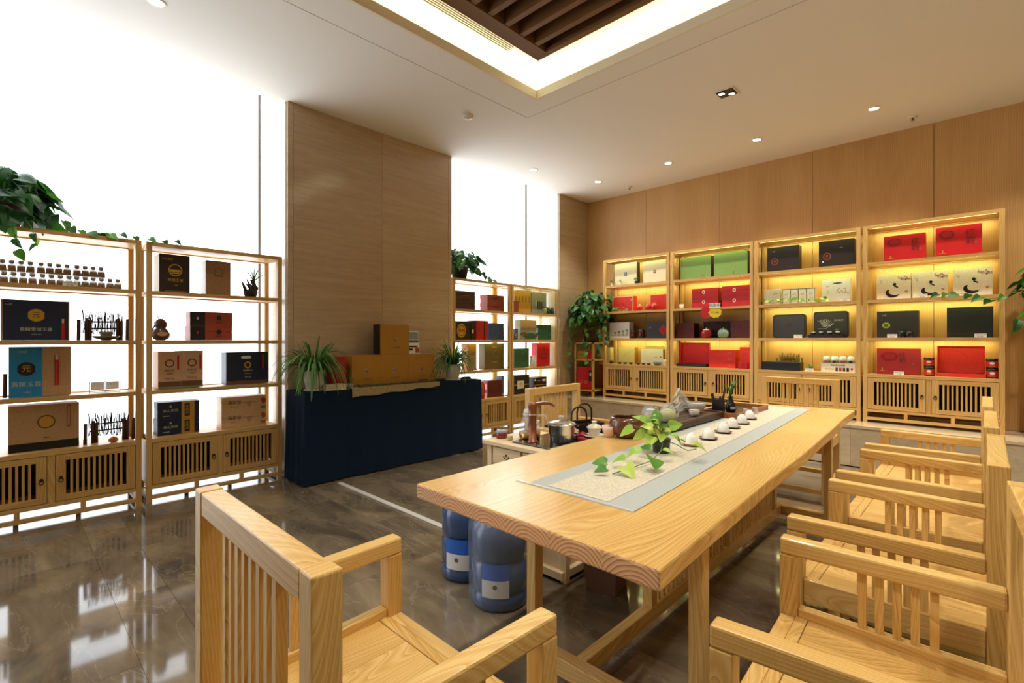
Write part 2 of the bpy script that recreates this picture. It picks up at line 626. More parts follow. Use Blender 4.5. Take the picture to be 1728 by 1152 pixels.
# round downlights
RING = flat('lamp_ring', '#e8e2d6', .4)
LIT = emit('lamp_face', (1, .93, .8), 14)
LAB = ['round downlight nearest the corner of stone pier and panelled wall', 'round downlight second from the corner in the row along the panelled wall',
       'round downlight third from the corner in the row along the panelled wall', 'round downlight fourth from the corner, nearest the right edge of the photo', None, None, None,
       'round downlight close to the second window', 'round downlight at the top edge of the photo near the first window']
for (x, y), lb in zip(DOWN, LAB):
    if lb is None: continue
    o = thing('downlight', lb, 'ceiling light', (x, y, CZ), group='round ceiling downlights')
    MB().lathe([(.052, 0), (.052, -.004), (.040, -.006), (.038, -.001)], 24, close=False).build('trim_ring', RING, o)
    MB().lathe([(.038, -.0035), (.0, -.0035)], 24, close=False).build('lamp', LIT, o)
# square twin light
o = thing('twin_spotlight', 'square recessed ceiling light with two round lamps', 'ceiling light', (4.42, 1.645, CZ))
m = MB()
ring(m, -.085, .085, -.085, .085, -.072, .072, -.072, .072, -.006, 0)
m.build('frame', RING, o, bevel=.001)
MB().box(-.072, .072, -.072, .072, -.002, -.0005).build('housing', flat('lamp_housing', '#4b3f33', .5), o)
for (dx, dy) in ((-.022, .026), (.022, -.026)):
    l = MB().lathe([(.03, -.002), (.03, -.012), (.025, -.014)], 20, at=(dx * 1.3, dy * 1.3, 0), close=False).build('lamp_ring', flat('dark_metal', '#2c2723', .35, metal=.8), o)
    MB().lathe([(.026, -.010), (0, -.010)], 20, at=(dx * 1.3, dy * 1.3, 0), close=False).build('lamp', LIT, o)
# smoke detector and sprinklers
o = thing('smoke_detector', 'small white smoke detector on the ceiling in front of the stone pier', 'smoke detector', (3.132, 3.616, CZ))
MB().lathe([(.05, 0), (.05, -.012), (.042, -.026), (.0, -.03)], 24).build('body', WHITE, o)
MB().lathe([(.02, -.0285), (.016, -.036), (0, -.037)], 16, close=False).build('sensor', RING, o)
for (x, y), lb in (((6.18, 3.65), 'small white sprinkler rosette above the corner plant'), ((6.16, .52), 'small white sprinkler rosette on the ceiling at the right, by the panelled wall')):
    o = thing('sprinkler', lb, 'sprinkler', (x, y, CZ), group='ceiling sprinklers')
    MB().lathe([(.04, 0), (.038, -.008), (.02, -.012), (0, -.012)], 20).build('rosette', WHITE, o)
    MB().lathe([(.008, -.012), (.008, -.03), (.016, -.032), (.016, -.035), (0, -.035)], 10).build('sprinkler_head', flat('chrome', '#b9b6b0', .2, metal=1), o)

# white cable cover on the floor
o = MB().box(-.02, .02, -.95, .75, 0, .012).build('cable_cover', flat('cover_white', '#c9c6bf', .4), bevel=.004, loc=(2.035, 3.30, 0))
tag(o, 'long white cable cover strip on the marble floor, from draped counter to tea table', 'cable cover')

# ================================================================== SHELF UNITS
LV = [0, .49, .86, 1.245, 1.625]
HANDLE = flat('bronze', '#3a3028', .4, metal=.7)
LEDM = emit('led_strip_light', (1.0, 1.0, .36), LED_GLOW)

def shelf_unit(W, label, led=(), group=None, D=.35):
    u = thing('display_shelf', label, 'shelf', group=group)
    p = .036
    rnd = random.Random(int(W * 100))
    post = MB(1).box(0, p, 0, p, 0, 2.0).mesh('post', PINE_SHELF)
    for (x, y) in ((0, 0), (W - p, 0), (0, D - p), (W - p, D - p)):
        link('post', post, u, Matrix.Translation((x, y, 0)))
    fr = MB(2).box(p, W - p, 0, .03, -.03, 0).mesh('rail', PINE_SHELF)
    sr = MB(3).box(0, .03, p, D - p, -.03, 0).mesh('side_rail', PINE_SHELF)
    bd = MB(4).box(p - .004, W - p + .004, .028, D - .028, -.022, -.006).mesh('shelf_board', PINE_SHELF)
    bd1 = MB(5).box(p, W - p, .0, D, -.03, 0).mesh('shelf_board', PINE_SHELF)
    for i, z in enumerate(LV[1:] + [2.0]):
        if i == 0:
            link('shelf_board', bd1, u, Matrix.Translation((0, 0, z)))
            continue
        for y in (0, D - .03):
            link('rail', fr, u, Matrix.Translation((0, y, z)))
        for x in (.003, W - .033):
            link('side_rail', sr, u, Matrix.Translation((x, 0, z)))
        link('shelf_board', bd, u, Matrix.Translation((0, 0, z)))
    # cupboard
    cb = MB(6).box(p, W - p, 0, D, .11, .135)
    cb.build('bottom_board', PINE_SHELF, u)
    MB(7).box(p, W - p, D - .02, D - .006, .135, .46).build('back_panel', DARK_WOOD, u)  # dark colour stands in for the shade inside the cupboard
    for x in (.01, W - .024):
        MB(8).box(x, x + .014, p, D - p, .135, .46, grain=1).build('side_panel', PINE_SHELF, u)
    mid = W / 2
    MB(9).box(mid - .02, mid + .02, .004, .03, .135, .46).build('stile', PINE_SHELF, u)
    dw = mid - .02 - p - .006
    dr = MB(11)
    b, z0, z1 = .052, .139, .456
    dr.box(0, b, 0, .02, z0, z1).box(dw - b, dw, 0, .02, z0, z1).box(b, dw - b, 0, .02, z0, z0 + .04).box(b, dw - b, 0, .02, z1 - .04, z1)
    dm = dr.mesh('door', PINE_SHELF)
    n = 11
    gapx = (dw - 2 * b) / n
    slat = MB(12).box(-.007, .007, .004, .016, z0 + .04, z1 - .04).mesh('slat', PINE_SHELF)
    for side in (0, 1):
        x = p + .003 if side == 0 else mid + .02 + .003
        d = link('door', dm, u, Matrix.Translation((x, -.002, 0)))
        for i in range(1, n):
            link('slat', slat, d, Matrix.Translation((b + gapx * i, 0, 0)))
        hx = dw - .026 if side == 0 else .026
        h = MB()
        h.lathe([(.011, 0), (.011, .003), (.004, .004)], 12, at=(hx, -.002, .30), tilt=Matrix.Rotation(R(90), 3, 'X'))
        h.tube([(hx, -.002, .30), (hx, -.014, .30)], .0035)
        h.tube([(hx + .012 * math.cos(a), -.012, .285 + .015 * math.sin(a)) for a in [PI * .5 + k * PI / 6 for k in range(13)]], .0028, 5)
        h.build('handle', HANDLE, d)
    # foot frame
    for y in (0, D - .03):
        MB(13).box(p, W - p, y, y + .028, .028, .056).build('foot_rail', PINE_SHELF, u)
        for x in (W / 3, 2 * W / 3):
            MB(14).box(x - .014, x + .014, y, y + .028, .056, .11).build('stud', PINE_SHELF, u)
    for x in (.003, W - .033):
        MB(15).box(x, x + .03, p, D - p, .028, .056).build('foot_rail', PINE_SHELF, u)
    for i in led:
        top = (LV[1:] + [2.0])[i]
        MB().box(.05, W - .05, .0315, .040, top - .0288, top - .0225).build('light_strip', LEDM, u)
    return u

UNITS = {'A': (-.27, 4.60, 0, 1.0), 'B': (.76, 4.60, 0, 1.0), 'C': (3.75, 4.60, 0, 1.0), 'D': (4.76, 4.60, 0, .98),
         'E': (6.13, 4.06, .41, 1.03), 'F': (6.13, 3.01, .41, 1.03), 'G': (6.13, 1.965, .41, 1.03), 'H': (6.13, .915, .41, 1.03)}
BAYS = dict(C=(1, 2, 3, 4), D=(1, 2, 3, 4), E=(1, 3, 4), F=(1, 3, 4), G=(1, 2, 3, 4), H=(1, 2, 3, 4))
def umat(u):
    X, Y, Z, W = UNITS[u]
    return Matrix.Translation((X, Y, Z)) @ (Matrix.Rotation(R(-90), 4, 'Z') if u in 'EFGH' else Matrix.Identity(4))
ua = shelf_unit(1.0, 'pine display shelf before the first window, at the left edge of the photo', group='shelves before the windows')
ua.matrix_world = umat('A')
ub = copy_thing(ua, 'pine display shelf before the first window, next to the navy draped counter', mat=umat('B'))
uc = shelf_unit(1.0, 'pine display shelf before the second window, beside the stone pier', led=(1, 2, 3, 4), group='shelves before the windows')
uc.matrix_world = umat('C')
ud = copy_thing(uc, 'pine display shelf before the second window, nearer the room corner', mat=umat('D'))
ue = shelf_unit(1.03, 'yellow-lit pine shelf on the stone step, the one beside the corner plant', led=(1, 3, 4), D=.325, group='lit shelves on the stone step')
ue.matrix_world = umat('E')
uf = copy_thing(ue, 'yellow-lit pine shelf with green boxes on its top shelf', mat=umat('F'))
ug = shelf_unit(1.03, 'yellow-lit pine shelf with two black boxes on its top shelf', led=(1, 2, 3, 4), D=.325, group='lit shelves on the stone step')
ug.matrix_world = umat('G')
uh = copy_thing(ug, 'yellow-lit pine shelf with two red boxes on its top shelf, farthest right', mat=umat('H'))
# strip lamps under the back of each lit bay, washing the wall and the boxes
for u_, bays in BAYS.items():
    for i in bays:
        top_ = (LV[1:] + [2.0])[i]
        W_ = UNITS[u_][3]
        for (yy, tilt, e) in ((.265, 12, LED_W), (.05, -8, LED_W * .45)):
            if u_ in 'CD' and yy < .1: continue
            l = lamp('strip_lamp', 'AREA', (0, 0, 0), e * (.6 if u_ in 'CD' else 1), (.95, 1.0, .42) if u_ in 'EFGH' else (1, .85, .5), shape='RECTANGLE', size=W_ - .12, size_y=.03)
            l.matrix_world = umat(u_) @ Matrix.Translation((W_ / 2, yy, top_ - .032)) @ Matrix.Rotation(R(tilt), 4, 'X')

# ================================================================== BOXES ON THE SHELVES
def decal_rect(w, h, mat, name, parent, x, y, z):
    me = MB().face([(-w / 2, 0, -h / 2), (w / 2, 0, -h / 2), (w / 2, 0, h / 2), (-w / 2, 0, h / 2)]).mesh(name, mat)
    return link(name, me, parent, Matrix.Translation((x, y, z)))

def decal_poly(pts, mat, name, parent, x, y, z):
    me = MB().face([(a, 0, b) for a, b in pts]).mesh(name, mat)
    return link(name, me, parent, Matrix.Translation((x, y, z)))

def decal_ring(w, h, mat, name, parent, x, y, z, th=.16):
    m = MB()
    n = 24
    for i in range(n):
        a, b = 2 * PI * i / n, 2 * PI * (i + 1) / n
        q = 1 - th
        m.face([(w / 2 * math.cos(a), 0, h / 2 * math.sin(a)), (w / 2 * math.cos(a) * q, 0, h / 2 * math.sin(a) * q),
                (w / 2 * math.cos(b) * q, 0, h / 2 * math.sin(b) * q), (w / 2 * math.cos(b), 0, h / 2 * math.sin(b))])
    return link(name, m.mesh(name, mat), parent, Matrix.Translation((x, y, z)))

def lettering(text, size, mat, parent, x, y, z, vertical=False, name='lettering', rot=None):
    cu = bpy.data.curves.new(name, 'FONT')
    cu.body = '\n'.join(text) if vertical else text
    cu.size = size
    cu.align_x = 'CENTER'
    cu.align_y = 'CENTER'
    cu.resolution_u = 2
    if vertical:
        cu.space_line = .95
    cu.materials.append(mat)
    tmp = bpy.data.objects.new('tmp', cu)
    me = bpy.data.meshes.new_from_object(tmp)
    bpy.data.objects.remove(tmp)
    bpy.data.curves.remove(cu)
    me.name = name
    o = bpy.data.objects.new(name, me)
    COL.objects.link(o)
    o.parent = parent
    o.matrix_local = Matrix.Translation((x, y, z)) @ (rot if rot is not None else Matrix.Rotation(R(90), 4, 'X'))
    return o

def put_decals(o, dec, w, h, y0=-.0008, x0=0, z0=0):
    y = y0
    for d in dec:
        y -= .0005
        if d == 'swirl':      # ink swirl and scattered marks
            m = MB()
            pts = []
            for i in range(11):
                t = i / 10
                a = 2.6 + t * 3.0
                r = w * (.11 + .11 * t)
                pts.append((x0 - w * .02 + r * math.cos(a) * 1.1, z0 + h * .34 + r * math.sin(a) * .9, h * .01 + h * .085 * math.sin(PI * t) ** .8))
            ns = []
            for i in range(11):
                (ax, az, _), (bx, bz, _) = pts[max(i - 1, 0)], pts[min(i + 1, 10)]
                l = math.hypot(bx - ax, bz - az)
                ns.append((-(bz - az) / l, (bx - ax) / l))
            for i in range(10):
                (ax, az, ar), (bx, bz, br) = pts[i], pts[i + 1]
                (nx, nz), (mx_, mz_) = ns[i], ns[i + 1]
                m.face([(ax + nx * ar * .3, y, az + nz * ar * .3), (bx + mx_ * br * .3, y, bz + mz_ * br * .3), (bx - mx_ * br, y, bz - mz_ * br), (ax - nx * ar, y, az - nz * ar)][::-1])
            m.build('ink_drawing', card('black'), o)
            decal_poly([(w * .05 * math.cos(a), h * .06 * math.sin(a)) for a in [2 * PI * i / 14 for i in range(14)]], card('black'), 'ink_drawing', o, x0 + w * .03, y, z0 + h * .60)
            decal_poly([(0, 0), (w * .13, -h * .08), (w * .12, -h * .02), (w * .03, h * .03)], card('black'), 'ink_drawing', o, x0 + w * .01, y, z0 + h * .52)
            continue
        if d == 'plum':
            m = MB()
            m.tube([(x0 + w * .49, y, z0 + h * .78), (x0 + w * .3, y, z0 + h * .8), (x0 + w * .12, y, z0 + h * .86)], .0016, 4)
            m.tube([(x0 + w * .4, y, z0 + h * .79), (x0 + w * .33, y, z0 + h * .93)], .0012, 4)
            m.build('branch', card('brownblack'), o)
            m = MB()
            rr = random.Random(3)
            for i in range(12):
                cx, cz = x0 + w * rr.uniform(.15, .47), z0 + h * rr.uniform(.74, .93)
                s = .0045
                m.face([(cx + s * math.cos(a), y - .0004, cz + s * math.sin(a)) for a in [k * PI / 3 for k in range(6)]])
            m.build('blossom', card('red'), o)
            continue
        k, cx, cz, dw, dh, c = d[:6]
        px, pz = x0 + (cx - .5) * w, z0 + cz * h
        mt = card(c) if c not in ('gold',) else flat('gold_foil', '#c79a38', .35, metal=.5)
        if k == 'r':
            decal_rect(dw * w, dh * h, mt, 'printed_band' if dw > .9 or dh > .9 else 'printed_patch', o, px, y, pz)
        elif k == 'o':
            decal_poly([(dw * w / 2 * math.cos(a), dh * h / 2 * math.sin(a)) for a in [2 * PI * i / 20 for i in range(20)]], mt, 'emblem', o, px, y, pz)
        elif k == 'h':
            decal_poly([(dw * w / 2 * a, dh * h / 2 * b) for a, b in ((-1, -.45), (-.55, -.85), (0, -1), (.55, -.85), (1, -.45), (1, .45), (.55, .85), (0, 1), (-.55, .85), (-1, .45))], mt, 'emblem', o, px, y, pz)
        elif k == 'd':
            decal_poly([(0, -dh * h / 2), (dw * w / 2, 0), (0, dh * h / 2), (-dw * w / 2, 0)], mt, 'emblem', o, px, y, pz)
        elif k == 'g':
            decal_ring(dw * w, dh * h, mt, 'emblem', o, px, y, pz)
        elif k in 'tv':
            lettering(d[6], dh * h, mt, o, px, y, pz, k == 'v')

def gift_box(w, h, dep, key, name, side=None, lid=None, seed=0):
    """box with its own lid: body, cover plate standing slightly proud"""
    body = MB(seed).box(-w / 2, w / 2, .012, dep, 0, h).build(name, card(side or key), bevel=.0012, seg=1)
    if h < .14 and w > h * 1.8 or lid == 'b':      # lying box: lid is the upper third
        MB(seed).box(-w / 2 - .0015, w / 2 + .0015, .0105, dep + .0015, h * .62, h + .0015).build('lid', card(key), body, bevel=.0012, seg=1)
        MB(seed).box(-w / 2 - .0008, w / 2 + .0008, 0.0, .012, 0, h * .60).build('front_panel', card(key), body, bevel=.001, seg=1)
        MB(seed).box(-w / 2 - .0008, w / 2 + .0008, 0.0, .0125, h * .62, h + .001).build('lid_front', card(key), body, bevel=.001, seg=1)
    else:
        MB(seed).box(-w / 2 - .0015, w / 2 + .0015, 0, .013 if not side else .02, -.0, h + .0015).build('cover', card(key), body, bevel=.0015, seg=1)
    return body

ITEMS = [
('A', 1.245, 0.43, 0.09, 0.339, 0.273, 0.15, 'navy', 'large navy box with gold hexagon emblem and red tag beside a twig fence', {'dec': [('h', 0.5, 0.63, 0.24, 0.32, 'gold'), ('t', 0.5, 0.63, 0, 0.16, 'navy', '元'), ('t', 0.5, 0.27, 0, 0.1, 'silver', '黄精雪域玉露'), ('t', 0.5, 0.15, 0, 0.035, 'silver', 'GREEN GIFT'), ('t', 0.11, 0.89, 0, 0.06, 'silver', '山品'), ('r', 0.9, 0.28, 0.05, 0.56, 'red'), ('r', 0.9, 0.5, 0.03, 0.1, 'silver'), ('r', 0.012, 0.5, 0.024, 1, 'kraft'), ('r', 0.99, 0.5, 0.02, 1, 'kraft')], 'side': None, 'n': 1, 'group': None, 'lean': 0, 'name': 'gift_box', 'cat': 'box', 'lid': None}),
('A', 0.86, 0.452, 0.09, 0.307, 0.34, 0.15, 'kraft', 'half blue half kraft box with black hexagon emblem and red vertical strip', {'dec': [('r', 0.26, 0.5, 0.52, 1, 'cyan'), ('h', 0.27, 0.56, 0.28, 0.28, 'brownblack'), ('t', 0.27, 0.56, 0, 0.15, 'gold', '元'), ('t', 0.27, 0.25, 0, 0.11, 'silver', '黄精玉露'), ('t', 0.2, 0.9, 0, 0.05, 'silver', '土陂源'), ('t', 0.28, 0.1, 0, 0.05, 'silver', '山山'), ('r', 0.765, 0.52, 0.08, 0.62, 'red'), ('r', 0.765, 0.78, 0.05, 0.1, 'silver'), ('v', 0.765, 0.42, 0, 0.035, 'kraft', 'CITY LIFE GIFT')], 'side': None, 'n': 1, 'group': None, 'lean': 0, 'name': 'gift_box', 'cat': 'box', 'lid': None}),
('A', 0.49, 0.473, 0.09, 0.354, 0.31, 0.17, 'kraft', 'wide kraft box with black base and faint gold hexagon, lowest left shelf', {'dec': [('r', 0.5, 0.09, 1, 0.18, 'black'), ('h', 0.52, 0.62, 0.22, 0.24, 'gold'), ('g', 0.52, 0.62, 0.26, 0.3, 'brown'), ('r', 0.52, 0.27, 0.08, 0.025, 'brown'), ('r', 0.845, 0.72, 0.05, 0.5, 'rust'), ('r', 0.845, 0.72, 0.03, 0.44, 'kraft'), ('t', 0.12, 0.88, 0, 0.04, 'brown', '山品')], 'side': None, 'n': 1, 'group': None, 'lean': 0, 'name': 'gift_box', 'cat': 'box', 'lid': None}),
('B', 1.625, 0.2, 0.09, 0.204, 0.305, 0.2, 'darkbrown', 'dark brown upright box with large round gold emblem', {'dec': [('g', 0.52, 0.6, 0.46, 0.32, 'gold'), ('r', 0.52, 0.58, 0.34, 0.06, 'gold'), ('r', 0.52, 0.52, 0.24, 0.03, 'gold'), ('t', 0.52, 0.33, 0, 0.09, 'gold', '黄精王者'), ('t', 0.52, 0.2, 0, 0.045, 'gold', '1980'), ('t', 0.25, 0.87, 0, 0.06, 'gold', '中华黄精'), ('r', 0.52, 0.045, 0.7, 0.012, 'gold')], 'side': 'offwhite', 'n': 1, 'group': None, 'lean': 0, 'name': 'gift_box', 'cat': 'box', 'lid': None}),
('B', 1.625, 0.512, 0.09, 0.183, 0.289, 0.15, 'kraftdark', 'plain brown kraft upright box with a faint dome emblem', {'dec': [('g', 0.5, 0.68, 0.36, 0.24, 'brown'), ('r', 0.5, 0.57, 0.4, 0.03, 'brown')], 'side': 'offwhite', 'n': 1, 'group': None, 'lean': 0, 'name': 'gift_box', 'cat': 'box', 'lid': None}),
('B', 1.245, 0.462, 0.09, 0.312, 0.117, 0.15, 'rust', 'lower of two stacked black and rust orange boxes', {'dec': [('r', 0.17, 0.5, 0.34, 1, 'black'), ('o', 0.17, 0.55, 0.05, 0.2, 'red'), ('o', 0.67, 0.6, 0.12, 0.36, 'darkbrown'), ('t', 0.67, 0.27, 0, 0.14, 'darkbrown', '黄精茶')], 'side': None, 'n': 1, 'group': None, 'lean': 0, 'name': 'gift_box', 'cat': 'box', 'lid': None}),
('B', 1.363, 0.462, 0.09, 0.312, 0.117, 0.15, 'rust', 'upper of two stacked black and rust orange boxes', {'dec': [('r', 0.17, 0.5, 0.34, 1, 'black'), ('o', 0.17, 0.55, 0.05, 0.2, 'silver'), ('o', 0.67, 0.6, 0.12, 0.36, 'darkbrown'), ('t', 0.67, 0.27, 0, 0.14, 'darkbrown', '黄精茶')], 'side': None, 'n': 1, 'group': None, 'lean': 0, 'name': 'gift_box', 'cat': 'box', 'lid': None}),
('B', 0.86, 0.165, 0.09, 0.15, 0.295, 0.2, 'kraftpink', 'kraft box with brown hexagon and honeycomb base band, left of the joined pair', {'dec': [('h', 0.5, 0.68, 0.4, 0.22, 'maroon'), ('h', 0.5, 0.68, 0.3, 0.16, 'kraftpink'), ('r', 0.88, 0.7, 0.09, 0.4, 'red'), ('t', 0.5, 0.48, 0, 0.06, 'maroon', '黄精原浆'), ('r', 0.5, 0.4, 0.3, 0.02, 'brown'), ('t', 0.5, 0.26, 0, 0.08, 'brown', '神农谷'), ('r', 0.5, 0.12, 1, 0.14, 'brown'), ('r', 0.5, 0.025, 1, 0.05, 'sage')], 'side': 'kraftpink', 'n': 1, 'group': None, 'lean': 0, 'name': 'gift_box', 'cat': 'box', 'lid': None}),
('B', 0.86, 0.319, 0.09, 0.153, 0.298, 0.2, 'kraftpink', 'kraft box with brown hexagon and honeycomb base band, right of the joined pair', {'dec': [('h', 0.5, 0.68, 0.4, 0.22, 'maroon'), ('h', 0.5, 0.68, 0.3, 0.16, 'kraftpink'), ('r', 0.88, 0.7, 0.09, 0.4, 'red'), ('t', 0.5, 0.48, 0, 0.06, 'maroon', '黄精原浆'), ('r', 0.5, 0.4, 0.3, 0.02, 'brown'), ('t', 0.5, 0.26, 0, 0.08, 'brown', '神农谷'), ('r', 0.5, 0.12, 1, 0.14, 'brown'), ('r', 0.5, 0.025, 1, 0.05, 'sage')], 'side': None, 'n': 1, 'group': None, 'lean': 0, 'name': 'gift_box', 'cat': 'box', 'lid': None}),
('B', 0.86, 0.741, 0.09, 0.338, 0.28, 0.14, 'navy', 'navy carry box with oval white hand slot and red strip', {'dec': [('r', 0.46, 0.84, 0.18, 0.09, 'white'), ('o', 0.37, 0.84, 0.06, 0.09, 'white'), ('o', 0.55, 0.84, 0.06, 0.09, 'white'), ('o', 0.5, 0.6, 0.17, 0.22, 'gold'), ('o', 0.5, 0.6, 0.1, 0.13, 'navy'), ('t', 0.5, 0.42, 0, 0.07, 'silver', '黄精原浆'), ('r', 0.5, 0.33, 0.16, 0.015, 'gold'), ('t', 0.5, 0.22, 0, 0.06, 'silver', '神农谷'), ('r', 0.87, 0.7, 0.05, 0.45, 'red'), ('r', 0.5, 0.06, 1, 0.11, 'brown')], 'side': 'bluegrey', 'n': 1, 'group': None, 'lean': 0, 'name': 'gift_box', 'cat': 'box', 'lid': None}),
('B', 0.49, 0.228, 0.09, 0.283, 0.124, 0.15, 'navy', 'lower of two stacked navy boxes with gold side panel, on the cabinet top', {'dec': [('r', 0.72, 0.5, 0.32, 1, 'gold'), ('r', 0.7, 0.5, 0.13, 0.75, 'black'), ('v', 0.7, 0.5, 0, 0.2, 'gold', '黄精茶'), ('t', 0.3, 0.5, 0, 0.2, 'silver', '高山黄精'), ('r', 0.2, 0.2, 0.16, 0.04, 'silver'), ('o', 0.3, 0.75, 0.06, 0.14, 'silver')], 'side': None, 'n': 1, 'group': None, 'lean': 0, 'name': 'gift_box', 'cat': 'box', 'lid': None}),
('B', 0.615, 0.228, 0.09, 0.283, 0.134, 0.15, 'navy', 'upper of two stacked navy boxes with gold side panel, on the cabinet top', {'dec': [('r', 0.72, 0.5, 0.32, 1, 'gold'), ('r', 0.7, 0.5, 0.13, 0.75, 'black'), ('v', 0.7, 0.5, 0, 0.2, 'gold', '黄精茶'), ('t', 0.3, 0.5, 0, 0.2, 'silver', '高山黄精'), ('r', 0.2, 0.2, 0.16, 0.04, 'silver'), ('o', 0.3, 0.75, 0.06, 0.14, 'silver')], 'side': None, 'n': 1, 'group': None, 'lean': 0, 'name': 'gift_box', 'cat': 'box', 'lid': None}),
('B', 0.49, 0.715, 0.09, 0.359, 0.13, 0.15, 'kraftlight', 'lower of two stacked light kraft boxes with bold black characters', {'dec': [('t', 0.28, 0.62, 0, 0.28, 'brownblack', '海家堂'), ('t', 0.28, 0.33, 0, 0.09, 'maroon', 'HAI JIA TANG'), ('o', 0.6, 0.5, 0.1, 0.4, 'kraft'), ('o', 0.93, 0.65, 0.12, 0.4, 'rust'), ('o', 0.85, 0.55, 0.1, 0.22, 'kraftpink'), ('r', 0.93, 0.2, 0.12, 0.2, 'kraftdark')], 'side': None, 'n': 1, 'group': None, 'lean': 0, 'name': 'gift_box', 'cat': 'box', 'lid': None}),
('B', 0.621, 0.715, 0.09, 0.359, 0.13, 0.15, 'kraftlight', 'upper of two stacked light kraft boxes with bold black characters', {'dec': [('t', 0.28, 0.62, 0, 0.28, 'brownblack', '海家堂'), ('t', 0.28, 0.33, 0, 0.09, 'maroon', 'HAI JIA TANG'), ('o', 0.6, 0.5, 0.1, 0.4, 'kraft'), ('o', 0.93, 0.65, 0.12, 0.4, 'rust'), ('o', 0.85, 0.55, 0.1, 0.22, 'kraftpink'), ('r', 0.93, 0.2, 0.12, 0.2, 'kraftdark')], 'side': None, 'n': 1, 'group': None, 'lean': 0, 'name': 'gift_box', 'cat': 'box', 'lid': None}),
('C', 1.625, 0.277, 0.09, 0.311, 0.119, 0.15, 'maroondark', 'lower of two stacked dark maroon leather boxes', {'dec': [('r', 0.5, 0.5, 0.3, 0.06, 'brown')], 'side': None, 'n': 1, 'group': None, 'lean': 0, 'name': 'gift_box', 'cat': 'box', 'lid': 'b'}),
('C', 1.745, 0.277, 0.09, 0.311, 0.111, 0.15, 'maroondark', 'upper of two stacked dark maroon leather boxes', {'dec': [('r', 0.5, 0.5, 0.3, 0.06, 'brown')], 'side': None, 'n': 1, 'group': None, 'lean': 0, 'name': 'gift_box', 'cat': 'box', 'lid': 'b'}),
('C', 1.625, 0.8, 0.09, 0.3, 0.103, 0.15, 'redbrown', 'lower of two stacked red brown boxes with arched lids', {'dec': [('t', 0.5, 0.55, 0, 0.3, 'maroondark', '中国黄精')], 'side': None, 'n': 1, 'group': None, 'lean': 0, 'name': 'gift_box', 'cat': 'box', 'lid': None}),
('C', 1.729, 0.8, 0.09, 0.3, 0.11, 0.15, 'redbrown', 'upper of two stacked red brown boxes with arched lids', {'dec': [('t', 0.5, 0.55, 0, 0.3, 'maroondark', '中国黄精')], 'side': None, 'n': 1, 'group': None, 'lean': 0, 'name': 'gift_box', 'cat': 'box', 'lid': None}),
('C', 1.245, 0.227, 0.09, 0.231, 0.234, 0.12, 'brownblack', 'black box with large round gold seal, beside a red and black box', {'dec': [('o', 0.4, 0.5, 0.62, 0.74, 'gold'), ('g', 0.4, 0.5, 0.5, 0.6, 'brown'), ('t', 0.4, 0.5, 0, 0.2, 'brownblack', '黄精')], 'side': 'brownblack', 'n': 1, 'group': None, 'lean': 0, 'name': 'gift_box', 'cat': 'box', 'lid': None}),
('C', 1.245, 0.542, 0.09, 0.238, 0.25, 0.12, 'red', 'red box with a black band and white tag', {'dec': [('r', 0.72, 0.5, 0.1, 1, 'black'), ('r', 0.05, 0.5, 0.1, 1, 'black'), ('t', 0.32, 0.5, 0, 0.2, 'maroon', '贡')], 'side': None, 'n': 1, 'group': None, 'lean': 0, 'name': 'gift_box', 'cat': 'box', 'lid': None}),
('C', 1.245, 0.39, 0.09, 0.055, 0.245, 0.12, 'brownblack', 'narrow black box with a small white label, left of the red box', {'dec': [('r', 0.5, 0.45, 0.5, 0.2, 'offwhite')], 'side': None, 'n': 1, 'group': None, 'lean': 0, 'name': 'gift_box', 'cat': 'box', 'lid': None}),
('C', 1.245, 0.827, 0.09, 0.247, 0.103, 0.15, 'blue', 'lower of two stacked slate blue boxes', {'dec': [('t', 0.5, 0.5, 0, 0.35, 'bluegrey', '茶')], 'side': None, 'n': 1, 'group': None, 'lean': 0, 'name': 'gift_box', 'cat': 'box', 'lid': None}),
('C', 1.349, 0.827, 0.09, 0.247, 0.119, 0.15, 'blue', 'upper of two stacked slate blue boxes', {'dec': [('t', 0.5, 0.5, 0, 0.35, 'bluegrey', '茶')], 'side': None, 'n': 1, 'group': None, 'lean': 0, 'name': 'gift_box', 'cat': 'box', 'lid': None}),
('C', 0.86, 0.378, 0.09, 0.149, 0.34, 0.12, 'ochre', 'ochre box half hidden behind the right spider plant', {'dec': [('t', 0.5, 0.6, 0, 0.12, 'brown', '黄精')], 'side': None, 'n': 1, 'group': None, 'lean': 0, 'name': 'gift_box', 'cat': 'box', 'lid': None}),
('C', 0.86, 0.774, 0.09, 0.353, 0.34, 0.12, 'olive', 'tall olive brown box with pale lettering at top and bottom', {'dec': [('t', 0.5, 0.86, 0, 0.09, 'tan', '黄精王'), ('t', 0.5, 0.27, 0, 0.08, 'tan', '天然养生'), ('g', 0.6, 0.6, 0.35, 0.3, 'kraftdark')], 'side': None, 'n': 1, 'group': None, 'lean': 0, 'name': 'gift_box', 'cat': 'box', 'lid': None}),
('C', 0.49, 0.775, 0.09, 0.251, 0.102, 0.15, 'maroon', 'lower of two stacked maroon boxes behind a red bag', {'dec': [('t', 0.55, 0.5, 0, 0.22, 'redbrown', '黄精礼')], 'side': 'pink', 'n': 1, 'group': None, 'lean': 0, 'name': 'gift_box', 'cat': 'box', 'lid': None}),
('C', 0.593, 0.775, 0.09, 0.251, 0.118, 0.15, 'maroon', 'upper of two stacked maroon boxes behind a red bag', {'dec': [('t', 0.55, 0.5, 0, 0.22, 'redbrown', '黄精礼')], 'side': 'pink', 'n': 1, 'group': None, 'lean': 0, 'name': 'gift_box', 'cat': 'box', 'lid': None}),
